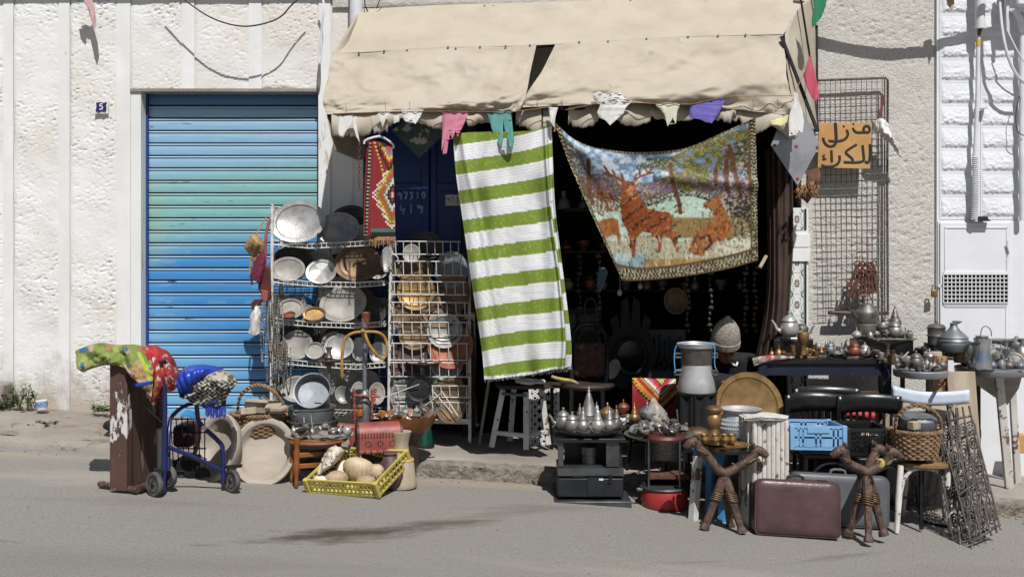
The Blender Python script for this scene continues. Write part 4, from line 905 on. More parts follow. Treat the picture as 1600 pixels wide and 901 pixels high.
for i, (x, y, w_, h_, dd, rz, rx, lab) in enumerate(((401, 634, 34, 17, 6.82, .1, .15, 'large pale wooden block in the wicker basket behind the big bowls'), (429, 634, 24, 9, 6.76, -.2, .5, 'flat pale wooden block at the right of the basket behind the big bowls'), (388, 642, 24, 11, 6.72, .3, -.2, 'front left wooden block in the basket behind the big bowls'), (436, 638, 20, 6, 6.7, -.4, .1, 'small wooden stick on the basket rim behind the big bowls'))):
    rot = M.Rotation(rz, 3, 'Z') @ M.Rotation(rx, 3, 'X') @ M.Rotation(.08 - i * .06, 3, 'Y')
    solo(MB().box(P(x, y, dd), (w_ * S(dd), .09, h_ * S(dd)), rot), 'wooden_block', mt['palewood'], lab, 'block', 'wooden blocks in the basket', bev=.006)
solo(MB().box(P(416, 626, 6.98), (.09, .08, .03), M.Rotation(.6, 3, 'Y')), 'slate_piece', mt['zinc'], 'grey slate piece sticking out behind the wooden blocks', 'block', bev=.004)
# --- zinc basins
def basin(name, x, yb, D, prof, m, label, rot=None, group='zinc basins', handle=None):
    t = thing(name, label, 'basin', P(x, yb, D), group=group)
    part(MB().lathe(pot_prof(prof, D), P(x, yb, D), rot, 40), 'bowl', mt[m], t)
    if handle: part(handle, 'handle', mt[m], t)
    return t
basin('basin', 488, 683, 6.85, [(1e-4, 1), (30, 1), (36, 12), (38, 26), (41, 28), (41, 30), (37, 28), (35, 12), (29, 3), (1e-4, 3)], 'oldpewter', 'wide low dull basin at the bottom of the zinc stack')
basin('basin', 487, 659, 6.85, [(1e-4, 0), (32, 0), (33.5, 3), (36, 22), (37.5, 23), (37.5, 25), (35, 24), (32, 4), (1e-4, 3)], 'zinc', 'upright grey zinc tub with a drop handle in the middle of the stack',
      handle=MB().path([P(461, 641, 6.72), P(458, 645, 6.68), P(461, 648, 6.68), P(467, 646, 6.68)], .004, 6, smooth=1).box(P(464, 641, 6.7), (.03, .008, .012)))
rotb_ = M.Rotation(R(62), 3, 'X') @ M.Rotation(0, 3, 'Y')
basin('basin', 491, 616, 6.95, [(1e-4, 0), (23, 0), (25, 3), (27.5, 17), (29, 18), (29, 19.5), (27, 19), (24, 4), (1e-4, 3)], 'zinc', 'zinc tub tipped up to show its round pale bottom', rotb_, handle=MB().path([P(495, 585, 6.75), P(503, 583, 6.74), P(506, 587, 6.75)], .005, 6))
dish('tray', 488, 660, 6.86, 40, 5, 80, 'darkmetal', 'thin dark tray between the two lower zinc basins', depth=.06, cat='tray')
# --- wooden stool with a round tray of odds
sp = thing('stool', 'small orange brown turned stool under the round silver tray', 'stool', road(500, 6.62))
DS = 6.5
for x, y, d_ in ((463, 763, 6.47), (456, 758, 6.62), (529, 752, 6.62), (520, 742, 6.85)):
    top = P(x + (1 if x < 500 else 0), 684, d_); bt = P(x, 400 + (1.6 - gz((x - 800) * d_ / F)) * F / d_, d_)
    fs_ = [0, .05, .12, .16, .3, .34, .5, .54, .70, .74, .8, .86, .9, 1]; rs_ = [.008, .013, .015, .011, .018, .021, .021, .018, .02, .02, .014, .019, .02, .02]
    part(MB().path([bt.lerp(top, f) for f in fs_], rs_, 10), 'leg', mt['orangewood'], sp)
part(MB().bar(P(464, 711, 6.47), P(528, 706, 6.62), .022, .03).bar(P(464, 728, 6.47), P(528, 724, 6.62), .02, .03).bar(P(456, 712, 6.62), P(520, 702, 6.85), .022, .03), 'stretcher', mt['orangewood'], sp, bev=.003)
part(MB().lathe([(1e-4, 0), (.19, 0), (.2, .01), (.19, .02), (1e-4, .02)], P(497, 688, 6.66), None, 30), 'seat', mt['orangewood'], sp)
tr = dish('tray', 499, 678, 6.66, 54, 9, 80, 'silver', 'round silver tray of jumbled metal odds on the orange stool', depth=.10, cat='tray')
def odds(n, cx, cy, D, rx, ry, label, group, seed, mats=('pewter', 'silver', 'oldpewter'), zmax=10, cat='trinket', name='metal_trinket'):
    rr = random.Random(seed)
    for k in range(n):
        a = rr.uniform(0, 6.28); q = math.sqrt(rr.random()) * .9
        base = P(cx + math.cos(a) * q * rx, cy, D) + V((0, math.sin(a) * q * ry * S(D), rr.random() * (1 - q * .8) * zmax * S(D)))
        kind = rr.choice(['cup', 'spoon', 'ring', 'bowl', 'box', 'ball'])
        rot = M.Rotation(rr.uniform(0, 6), 3, 'Z') @ M.Rotation(rr.uniform(-1.2, 1.2), 3, 'X'); s_ = rr.uniform(.75, 1.2)
        m_ = MB()
        if kind == 'cup': m_.lathe([(.012 * s_, 0), (.016 * s_, .012 * s_), (.024 * s_, .04 * s_), (.022 * s_, .04 * s_), (.012 * s_, .012 * s_)], base + V((0, 0, .01)), rot, 14)
        elif kind == 'spoon': m_.ell(base + V((0, 0, .012)), (.017, .024, .006), 8, rot).path([base + V((0, 0, .012)) + rot @ V((0, .02 + .03 * i, .008 * i)) for i in range(4)], .004, 5)
        elif kind == 'ring': m_.path([base + V((0, 0, .015)) + rot @ V((.03 * s_ * math.cos(t), .03 * s_ * math.sin(t), 0)) for t in np.linspace(0, 6.28, 14, False)], .006 * s_, 6, closed=True)
        elif kind == 'bowl': m_.lathe([(.01, 0), (.03 * s_, .014), (.036 * s_, .026), (.034 * s_, .026), (.01, .006)], base + V((0, 0, .008)), rot, 16)
        elif kind == 'box': m_.box(base + V((0, 0, .016)), (.05 * s_, .03, .022), rot).box(base + V((0, 0, .016)) + rot @ V((0, 0, .015)), (.03 * s_, .016, .01), rot)
        else: m_.lathe([(.006, -.01), (.02 * s_, 0), (.024 * s_, .014), (.012 * s_, .03), (.006, .036), (.009, .042), (1e-4, .048)], base + V((0, 0, .012)), rot, 12)
        solo(m_, name, mt[rr.choice(mats)], label, cat, group)
odds(26, 499, 676, 6.66, 46, 40, 'small metal trinket in the jumble on the tray over the orange stool', 'metal trinkets on the left tray', 4, ('pewter', 'silver', 'darkmetal'))
solo(MB().lathe([(.02, 0), (.03, .008), (.034, .03), (.026, .045), (.012, .05), (.006, .058), (1e-4, .06)], P(538, 676, 6.6), M.Rotation(.9, 3, 'Y'), 20), 'sugar_bowl', mt['silver'], 'round lidded silver bowl lying at the right of the tray on the orange stool', 'bowl')
# --- yellow crate of shells
yc = thing('plastic_crate', 'yellow plastic crate of seashells tilted on the road', 'crate', road(545, 6.5), group='plastic crates')
def crate(t, c00, ex, ey, ez, m, nslx, nsly, thick=.012, bands=2, w2a=.009, w2b=.022):
    """open slatted crate; c00 corner, ex/ey/ez edge vectors"""
    m_ = MB()
    def panel(o, e, h, ns, nm='side_panel'):
        k = MB(); n = e.cross(h).normalized(); tv = n * thick
        def slab(a0, a1, b0, b1):
            q = [o + e * a0 + h * b0, o + e * a1 + h * b0, o + e * a1 + h * b1, o + e * a0 + h * b1]
            vs = [p - tv / 2 for p in q] + [p + tv / 2 for p in q]
            k.add(vs, [(3, 2, 1, 0), (4, 5, 6, 7), (0, 1, 5, 4), (1, 2, 6, 5), (2, 3, 7, 6), (3, 0, 4, 7)])
        slab(0, 1, 0, .12); slab(0, 1, .86, 1.0)
        for b in range(1, bands): slab(0, 1, .1 + .76 * b / bands, .1 + .76 * b / bands + .07)
        for i in range(ns + 1):
            w2 = w2a if i % 4 else w2b; cx = i / ns
            slab(max(cx - w2, 0), min(cx + w2, 1), .1, .9)
        return part(k, nm, m, t)
    panel(c00, ex, ez, nslx); panel(c00 + ex, ey, ez, nsly); panel(c00 + ex + ey, -ex, ez, nslx); panel(c00 + ey, -ey, ez, nsly)
    k = MB()
    for i in range(7):
        f = (i + .2) / 7; o = c00 + ey * f
        k.add([o, o + ex, o + ex + ey * .1, o + ey * .1] + [p + ez * .06 for p in (o, o + ex, o + ex + ey * .1, o + ey * .1)], [(3, 2, 1, 0), (4, 5, 6, 7), (0, 1, 5, 4), (1, 2, 6, 5), (2, 3, 7, 6), (3, 0, 4, 7)])
    part(k, 'crate_floor', m, t)
    for a, b in ((0, 0), (1, 0), (1, 1), (0, 1)):
        o = c00 + ex * a + ey * b; part(MB().bar(o, o + ez * 1.02, .03, .03, ey), 'corner_post', m, t, bev=.004)
# crate: front lower edge (483,768)-(600,776); tips toward the street
fl = P(484, 770, 6.40); frr = P(592, 776, 6.34)
ex = frr - fl; eyv = V((.16, .34, .14)); ezv = V((-.02, -.045, .1))
c0 = fl
crate(yc, c0, ex, eyv, ezv, mt['yellow_plastic'], 16, 10)
def shell(x, y, D, rx, ry, rz, label, m='shell', ribs=18, yaw=0, pitch=0, roll=0):
    n = 64; mr = 14; vs = []; fs = []
    rot = M.Rotation(yaw, 3, 'Z') @ M.Rotation(pitch, 3, 'X') @ M.Rotation(roll, 3, 'Y'); sc = S(D)
    A = np.zeros((mr + 1, n, 3))
    for j in range(mr + 1):
        t = j / mr; ph = t * math.pi
        for i in range(n):
            a = 2 * math.pi * i / n
            rb = 1 + .085 * math.cos(a * ribs) * math.sin(ph)
            p = V((rx * sc * math.sin(ph) * math.cos(a) * rb, ry * sc * math.sin(ph) * math.sin(a) * rb, rz * sc * math.cos(ph)))
            p.x *= 1 + .25 * math.cos(ph)
            A[j, i] = rot @ p + P(x, y, D)
    return solo(MB().grid(np.concatenate((A, A[:, :1]), 1)), 'seashell', mt[m], label, 'seashell', 'seashells in the yellow crate', ang=70)
shell(560, 734, 6.5, 23, 16, 21, 'largest ribbed tan shell on top in the yellow crate', pitch=.35, roll=.3)
shell(526, 748, 6.45, 17, 12, 14, 'ribbed tan shell at the lower middle of the yellow crate', pitch=.4)
shell(572, 752, 6.43, 14, 11, 9, 'small ribbed shell at the lower right of the yellow crate', pitch=.4)
shell(588, 738, 6.52, 13, 13, 14, 'brownish shell in the right corner of the yellow crate', pitch=.8, yaw=-.4)
shell(541, 734, 6.56, 17, 17, 12, 'smooth white shell behind the largest ribbed one', 'whiteshell', 3, pitch=.7)
shell(502, 750, 6.45, 13, 9, 9, 'pale shell in the left front corner of the yellow crate', 'whiteshell', 6, pitch=1.2)
A, u, v = loft([[(496, 735, 6.52), (505, 715, 6.52), (512, 700, 6.56), (518, 696, 6.6)], [(498, 740, 6.44), (512, 724, 6.4), (520, 706, 6.42), (528, 698, 6.5)], [(502, 738, 6.44), (520, 724, 6.42), (530, 708, 6.46), (536, 703, 6.55)], [(505, 735, 6.54), (522, 724, 6.54), (534, 710, 6.56), (537, 705, 6.6)]], 40, 40, lambda u, v: .05 * (fbm(u * 9, v * 9, 3) - .5) + .02 * (vn(u * 14, v * 14, 8) > .6))
solo(MB().grid(A), 'conch_shell', mt['whiteshell'], 'knobbly white conch standing in the left of the yellow crate', 'seashell', 'seashells in the yellow crate', solid=.012, ang=60)
# --- burgundy jar, mortar, scalloped bowl, chest
solo(MB().lathe(pot_prof([(10, 0), (17, 6), (21, 20), (19, 36), (12, 46), (9, 52), (11, 55)], 6.62), road(610, 6.62), None, 28), 'clay_jar', mat('burgundy_clay', C('4a2e33'), C('5d4546'), 9, .6, bump=.3, bsc=40), 'dark burgundy clay jar behind the yellow crate', 'jar')
mo = thing('wooden_mortar', 'tall flared bare wooden mortar with a yellow band standing on the road', 'mortar', road(626, 6.7))
part(MB().lathe(pot_prof([(25, 0), (26, 3), (25, 8), (20, 42), (14, 50), (12, 66), (14, 76), (17, 86)], 6.7), road(626, 6.7), None, 30), 'body', mt['palewood'], mo)
part(MB().lathe(pot_prof([(20.0, 40.5), (21.0, 42), (20.0, 43.5)], 6.7), road(626, 6.7), None, 30), 'band', mt['drypaint'], mo)
sb_ = thing('scalloped_bowl', 'orange wooden bowl with scalloped rim on a brown drum stand', 'bowl', P(637, 672, 6.95))
prf = pot_prof([(1e-4, 0), (32, 0), (38, 8), (46, 24), (47, 26), (44, 25), (38, 14), (30, 5), (1e-4, 4)], 6.95)
m_ = MB(); n = 96; vs = []; m0 = len(prf)
for j, (r, z) in enumerate(prf):
    for k in range(n):
        a = 2 * math.pi * k / n; zz = z + (abs(math.sin(a * 9)) * 5 * S(6.95) if j in (3, 4, 5) else 0) - (3 * S(6.95) if j in (3, 4, 5) else 0)
        vs.append(P(637, 672, 6.95) + V((r * math.cos(a), r * math.sin(a), zz)))
m_.add(vs, [(j * n + k, j * n + (k + 1) % n, (j + 1) * n + (k + 1) % n, (j + 1) * n + k) for j in range(m0 - 1) for k in range(n)])
part(m_, 'bowl', mt['orangewood'], sb_)
part(MB().lathe(pot_prof([(16, -56), (17, -50), (17, -20), (27, -2), (28, 0)], 6.95), P(637, 672, 6.95), None, 26), 'drum_stand', mat('brown_drum', C('4d3a30'), C('3c2c25'), 8, .6), sb_)
odds(22, 637, 653, 6.95, 36, 34, 'small metal oddment in the scalloped orange bowl', 'metal oddments in the scalloped bowl', 9, ('pewter', 'silver', 'duskplate'), 9)
dk = MB().prism([(0, 0), (26 * S(6.9), 17 * S(6.9)), (30 * S(6.9), 24 * S(6.9)), (24 * S(6.9), 20 * S(6.9)), (-3 * S(6.9), 4 * S(6.9))], .008, M.Translation(P(664, 655, 6.85)))
solo(dk, 'old_knife', mt['zinc'], 'broad grey blade sticking out of the scalloped bowl', 'knife')
ch = thing('leather_chest', 'small red tooled leather chest with a domed lid', 'chest', P(592, 703, 6.75))
DCh = 6.72
def chest_prof(w, h): return [(-w, 0), (w, 0), (w, h * .55)] + [(w * math.cos(a), h * .55 + h * .45 * math.sin(a)) for a in np.linspace(.12, math.pi - .12, 11)] + [(-w, h * .55)]
rot4 = M.Translation(P(592, 702, DCh)) @ M.Rotation(R(14), 4, 'Z') @ M.Rotation(R(90), 4, 'Z')
part(MB().prism(chest_prof(.085, 44 * S(DCh)), .30, rot4), 'body', mt['leather_red'], ch, bev=.006)
part(MB().prism(chest_prof(.089, 44.5 * S(DCh)), .016, rot4 @ M.Translation((0, -.145, 0))).prism(chest_prof(.089, 44.5 * S(DCh)), .016, rot4 @ M.Translation((0, .145, 0))), 'end_band', mt['leather_dark'], ch, bev=.003)
m_ = MB()
for k in range(15):
    for hh in (.004, .105, .125): m_.ell(rot4 @ V((-.091, -.14 + k * .02, hh)), .0045, 6)
for (yy, zz) in ((-.08, .06), (0, .06), (.08, .06)):
    for k in range(8): m_.ell(rot4 @ V((-.091, yy + .018 * math.cos(k * .785), zz + .018 * math.sin(k * .785))), .0035, 6)
part(m_, 'brass_stud', mt['darkmetal'], ch, kind='stuff')
m_ = MB()
for k in range(7): m_.ell(rot4 @ V((-.088, -.13 + k * .043, .002)), (.02, .004, .012), 8)
part(m_, 'scalloped_skirt', mt['leather_red'], ch)
solo(MB().box(P(600, 714, 6.78), (.28, .2, .08)), 'dark_box', mt['black_plastic'], 'low black box under the red leather chest', 'box', bev=.01)
rs = thing('turned_wood_rack', 'small rack of thin turned reddish wood standing behind the red chest', 'rack', P(575, 660, 7.0))
for x0, y0, x1, y1 in ((555, 660, 553, 606), (581, 655, 582, 608), (553, 617, 594, 619), (582, 607, 586, 632), (587, 606, 585, 624)):
    a, b = P(x0, y0, 6.98), P(x1, y1, 6.98); part(MB().path([a.lerp(b, f) for f in np.linspace(0, 1, 15)], [.009 + .004 * math.sin(i * 2.1) for i in range(15)], 8), 'spindle', mt['leather_red'], rs)
bl = thing('wooden_pot', 'small round orange wooden pot hanging on the reddish rack', 'pot', P(563, 652, 6.9))
part(MB().lathe(pot_prof([(3, 0), (6, 3), (6.5, 8), (4, 13), (3.5, 15), (5.5, 17), (4.5, 20)], 6.9), P(563, 652, 6.9), None, 18), 'body', mt['orangewood'], bl)
# red saddle-like box left of the chest
solo(MB().prism([(0, 0), (30 * S(6.9), -3 * S(6.9)), (30 * S(6.9), -34 * S(6.9)), (22 * S(6.9), -42 * S(6.9)), (20 * S(6.9), -18 * S(6.9)), (4 * S(6.9), -6 * S(6.9))], .1, M.Translation(P(527, 661, 6.9))), 'leather_case', mt['leather_red'], 'flat red leather case left of the red chest', 'case', bev=.008)
# --- water pipes
def hookah(x, yb, D, label, pr_stem, m, tray=None, glass=None):
    t = thing('water_pipe', label, 'water pipe', P(x, yb, D), group='water pipes')
    if glass: part(MB().lathe(pot_prof(glass, D), P(x, yb, D), None, 28), 'glass_base', mt['green_glass'], t); part(MB().lathe(pot_prof([(17, -1), (18, 0), (17.5, 4), (15, 6)], D), P(x, yb, D), None, 28), 'foot', mt['black_plastic'], t)
    part(MB().lathe(pot_prof(pr_stem, D), P(x, yb, D), None, 20), 'stem', mt[m], t)
    if tray: part(MB().lathe(pot_prof([(2, tray[0] - 8), (6, tray[0] - 3), (tray[1], tray[0] + 3), (tray[1], tray[0] + 4.2), (4, tray[0])], D), P(x, yb, D), None, 28), 'ash_tray', mt['bronze'], t)
    return t
ribs = lambda a, b, r, n: [(r * (1 + .22 * (i % 2)), a + (b - a) * i / n) for i in range(n + 1)]
hookah(661, 697, 7.45, 'water pipe with green glass base and a flat ash tray', [(8, 50), (9, 56), (13, 58), (14, 66), (10, 74), (5, 82)] + ribs(84, 118, 4, 18) + [(4, 126), (6, 128), (8, 132), (3, 138), (3.4, 144), (2.5, 146)], 'oldpewter', (128, 27), [(16, 3), (15.5, 10), (14, 24), (11, 34), (8, 40), (7, 50)])
hookah(514, 680, 7.1, 'shorter water pipe with a dish, rising behind the tipped zinc tub', [(6, 0), (8, 20), (5, 36)] + ribs(38, 100, 2.8, 26) + [(3, 104), (5, 110), (3.2, 120), (6, 122), (4.5, 124), (3.4, 132), (5.5, 137), (6, 138)], 'oldpewter', (114, 18))
hk = hookah(570, 665, 7.05, 'tall chrome water pipe with a tan hose coiled over its head', [(9, 0), (11, 20), (8, 36), (5, 44), (9, 48), (4, 54)] + ribs(56, 130, 3.2, 34) + [(3.5, 136), (5, 140), (4, 150), (6, 156), (5, 160), (5.5, 168)], 'zinc')
part(MB().lathe(pot_prof([(1e-4, 152), (22, 154), (22, 155), (1e-4, 153.5)], 7.05), P(570, 665, 7.05), None, 24), 'ash_tray', mt['bronze'], hk)
part(MB().path([P(534, 572, 6.95), P(535, 550, 6.95), P(538, 528, 6.95), P(552, 519, 6.93), P(570, 518, 6.93), P(592, 518, 6.95), P(603, 528, 6.97), P(606, 548, 6.97), P(601, 560, 6.97), P(592, 558, 6.95), P(580, 544, 6.93), P(573, 530, 6.92), P(569, 517, 6.93)], .0105, 8, smooth=2), 'hose', mt['hose'], hk)
part(MB().path([P(534.5, 570, 6.95), P(534.5, 577, 6.95), P(534.5, 588, 6.95), P(534.5, 591, 6.95)], [.008, .013, .011, .006], 10), 'mouthpiece', mt['hose'], hk)
part(MB().ell(P(567, 517, 6.91), (.016, .014, .016), 10), 'string_knot', mt['rope'], hk)
part(MB().lathe(pot_prof([(5, 158), (6, 166), (7, 176), (5, 178)], 7.05), P(572, 665, 7.05), None, 14), 'clay_bowl', mt['copper'], hk)
# --- left wire shelf rack
LD_ = 7.3
rk = thing('wire_rack', 'white wire shelf rack stacked with dull metal plates beside the shutter', 'rack', walk(515, 7.66), group='white wire racks')
pts_ = lambda x, y, d: P(x, y, d)
SHY = [(378, 374), (437, 438), (500, 502), (562, 566), (640, 645)]
XL, XR = 424, 608
def wires(m_, a, b, r=.0042): return m_.tube(a, b, r, n=5)
for i, (yl, yr) in enumerate(SHY):
    m_ = MB(); d0, d1 = 7.5, 7.84
    for dd, yo in ((d0, 0), (d0, 7)):
        m_.path([P(XL + (4 if i else 0), yl + yo - 3, dd), P(XL + 60, yl + yo + 3, dd), P(XR - 50, yr + yo + 3.5, dd), P(XR - 6, yr + yo, dd)], .0045, 5)
    for k in range(24):
        f = k / 23; x = XL + 4 + (XR - XL - 12) * f; y = yl + (yr - yl) * f + 2 + 2 * math.sin(f * 3)
        a = P(x, y + 6, d0); b = V((a.x, d1, a.z + .015)); m_.path([P(x, y - 1, d0), a, b], .003, 4)
    for k in range(1, 4):
        a = P(XL + 4, yl + 6, d0); b = P(XR - 6, yr + 6, d0); o = V((0, (d1 - d0) * k / 3, .015 * k / 3)); m_.tube(a + o, b + o, .003, n=4)
    part(m_, 'wire_shelf', mt['wire_white'], rk)
for x, d in ((424, 7.5), (607, 7.5)):
    part(MB().bar(P(x, 690, d), P(x + (2 if x < 500 else 4), 318 if x < 500 else 372, d), .022, .02), 'post', mt['wire_white'], rk)
    part(MB().bar(P(x, 690, d) + V((0, .34, 0)), P(x, 350, d) + V((0, .34, 0)), .022, .02), 'post', mt['wire_white'], rk)
for x in (424, 607):
    m_ = MB()
    for k in range(22): y = 385 + k * 11.5; m_.tube(P(x, y, 7.5), P(x, y, 7.5) + V((0, .34, 0)), .0028, n=4)
    for k in range(5): m_.tube(P(x, 640, 7.5) + V((0, .06 + k * .06, 0)), P(x, 385, 7.5) + V((0, .06 + k * .06, 0)), .0028, n=4)
    part(m_, 'side_grid', mt['wire_white'], rk)
m_ = MB()
for k in range(17): x = 428 + k * 11; m_.tube(P(x, 650, 7.86), P(x, 380, 7.86), .0025, n=4)
for k in range(20): y = 385 + k * 13.5; m_.tube(P(425, y, 7.86), P(608, y, 7.86), .0025, n=4)
part(m_, 'back_grid', mt['wire_grey'], rk)
G1 = 'dull metal plates on the left wire rack'
for a in ((466, 346, 7.22, 43, 33, 16, 'silver_e', 'large engraved pale oval tray standing at the top left of the rack', .07, 6), (528, 357, 7.26, 34, 26, 20, 'pewter_e', 'grey plate with lumps lying at the top right of the wire rack', .07, 0), (548, 350, 7.36, 35, 30, 14, 'darkmetal', 'dark round plate leaning behind the grey one on top of the rack', .07, 0), (565, 365, 7.30, 20, 14, 20, 'duskplate', 'pale plate edge leaning at the right end of the rack top', .07, 24),
          (450, 420, 7.22, 27, 19, 16, 'duskplate', 'pale dented plate at the left of the second shelf', .07, 0), (456, 411, 7.34, 33, 27, 12, 'darkmetal', 'dark plate behind the pale dented one on the second shelf', .07, 0), (502, 424, 7.22, 24, 19, 22, 'silver', 'shiny silver plate in the middle of the second shelf', .09, 0), (498, 413, 7.4, 26, 22, 10, 'duskplate', 'pale plate behind the shiny one on the second shelf', .07, 0), (560, 411, 7.24, 38, 28, 14, 'bronze', 'dark brown chased plate at the right of the second shelf', .07, 0), (604, 405, 7.16, 9, 20, 10, 'silver_e', 'narrow embossed silver dish hanging at the right side of the rack', .1, 0),
          (454, 482, 7.22, 21, 16, 20, 'duskplate', 'pale deep plate at the left of the third shelf', .14, 0), (466, 474, 7.34, 14, 12, 12, 'pewter', 'small plate behind the pale deep one on the third shelf', .1, 0), (452, 491, 7.16, 10, 5, 50, 'copper', 'tiny copper bowl in front on the third shelf', .3, 0), (491, 490, 7.2, 18, 11, 25, 'brass', 'small brass rimmed bowl on the third shelf', .2, 0), (480, 487, 7.28, 13, 11, 15, 'duskplate', 'small pale saucer beside the brass rimmed bowl', .1, 0), (536, 474, 7.24, 37, 28, 14, 'duskplate', 'biggest plain pale plate leaning on the third shelf', .06, 12), (580, 485, 7.34, 25, 22, 12, 'darkmetal', 'dark plate at the right end of the third shelf', .07, 0),
          (464, 538, 7.24, 25, 22, 14, 'duskplate', 'pale plate at the left of the fourth shelf', .07, 0), (468, 525, 7.38, 32, 22, 12, 'darkmetal', 'dark wide plate at the back left of the fourth shelf', .07, 0), (492, 547, 7.18, 15, 13, 16, 'duskplate', 'small deep pale dish in front on the fourth shelf', .16, 0), (437, 547, 7.16, 7, 10, 14, 'bronze', 'small brown dish at the left end of the fourth shelf', .16, 0), (530, 541, 7.22, 23, 19, 16, 'silver', 'silver plate in the middle of the fourth shelf', .07, 0), (520, 537, 7.3, 18, 19, 12, 'pewter', 'grey plate behind the silver one on the fourth shelf', .07, -20), (533, 523, 7.42, 26, 16, 12, 'darkmetal', 'dark plate at the back of the fourth shelf', .07, 0), (591, 550, 7.26, 14, 16, 12, 'silver', 'plate at the right end of the fourth shelf behind the hose', .07, 0), (562, 545, 7.3, 14, 18, 12, 'silver', 'mottled plate behind the tall chrome water pipe', .07, 8),
          (464, 607, 7.2, 26, 20, 16, 'duskplate', 'pale square cornered plate low on the left of the rack', .07, 0), (510, 605, 7.3, 14, 14, 16, 'zinc', 'grey plate half hidden behind the tipped zinc tub', .07, 0), (536, 616, 7.1, 12, 14, 12, 'pewter', 'grey lidded pan behind the zinc tubs', .1, 30), (560, 612, 7.2, 12, 16, 16, 'duskplate', 'pale plate low behind the reddish rack', .07, 0), (589, 614, 7.25, 13, 17, 14, 'duskplate', 'pale plate low at the right end of the rack', .07, 0)):
    dish('plate', a[0], a[1], a[2] + .3, *a[3:6], m=a[6], label=a[7], group=G1, depth=a[8], roll=a[9])
rr = random.Random(41)
for i, (x, y, r, sh) in enumerate(((438, 412, 17, 'second'), (480, 406, 22, 'second'), (528, 414, 20, 'second'), (590, 420, 18, 'second'), (440, 474, 18, 'third'), (512, 478, 20, 'third'), (596, 480, 16, 'third'), (560, 468, 26, 'third'), (444, 530, 20, 'fourth'), (512, 528, 22, 'fourth'), (556, 526, 24, 'fourth'), (600, 532, 16, 'fourth'), (440, 604, 18, 'lowest'), (486, 600, 22, 'lowest'), (548, 600, 22, 'lowest'), (575, 598, 20, 'lowest'))):
    dish('plate', x, y, 7.74 + .02 * (i % 3), r, r * rr.uniform(.8, 1), rr.uniform(6, 14), rr.choice(('pewter', 'oldpewter', 'duskplate', 'bronze', 'darkmetal')), '%s plate crowded at the back of the %s shelf of the left rack' % (('far left', 'left', 'right', 'far right')[i % 4], sh), G1, .08, rr.uniform(-20, 20))
# --- right rack
rg = thing('wire_rack', 'white wire display rack of brown and grey plates by the striped cloth', 'rack', walk(670, 7.72), group='white wire racks')
m_ = MB()
m_.bar(P(611, 690, 7.55), P(612, 377, 7.6), .025, .02).bar(P(734, 690, 7.55), P(733, 376, 7.6), .022, .018).bar(P(606, 655, 7.55), P(733, 658, 7.55), .02, .04)
part(m_, 'post', mt['wire_white'], rg)
for (y0, y1, x0, x1) in ((377, 397, 614, 720), (408, 430, 613, 724), (440, 460, 612, 728), (472, 492, 611, 730), (503, 523, 611, 733), (536, 562, 611, 733), (566, 588, 611, 733), (602, 620, 618, 733), (628, 655, 618, 733)):
    m_ = MB(); dd = 7.44
    for y in (y0, y1): m_.tube(P(x0, y, dd), P(x1, y + .5, dd), .0042, n=5)
    for k in range(9): x = x0 + 4 + (x1 - x0 - 8) * k / 8; m_.tube(P(x, y0, dd - .006), P(x + .8, y1, dd - .006), .0036, n=5)
    m_.tube(P(x0, y1, dd), P(x0, y1, dd) + V((0, .2, -.01)), .004, n=5).tube(P(x1, y1, dd), P(x1, y1, dd) + V((0, .2, -.01)), .004, n=5)
    for k in range(5): a = P(x0 + (x1 - x0) * (k + .5) / 5, y1 - 1, dd); m_.tube(a, a + V((0, .22, 0)), .003, n=4)
    part(m_, 'wire_pocket', mt['wire_white'], rg)
m_ = MB().path([P(610, 420, 7.42), P(609, 402, 7.40), P(614, 396, 7.4), P(621, 400, 7.4), P(623, 412, 7.42)], .006, 6, smooth=2)
for a, b in (((667, 600), (707, 645)), ((690, 610), (716, 650)), ((655, 640), (692, 612)), ((540 + 56, 622), (655, 600))): m_.tube(P(*a, 7.4), P(*b, 7.36), .004, n=5)
part(m_, 'loose_wire', mt['wire_white'], rg)
G2 = 'plates on the right wire rack'
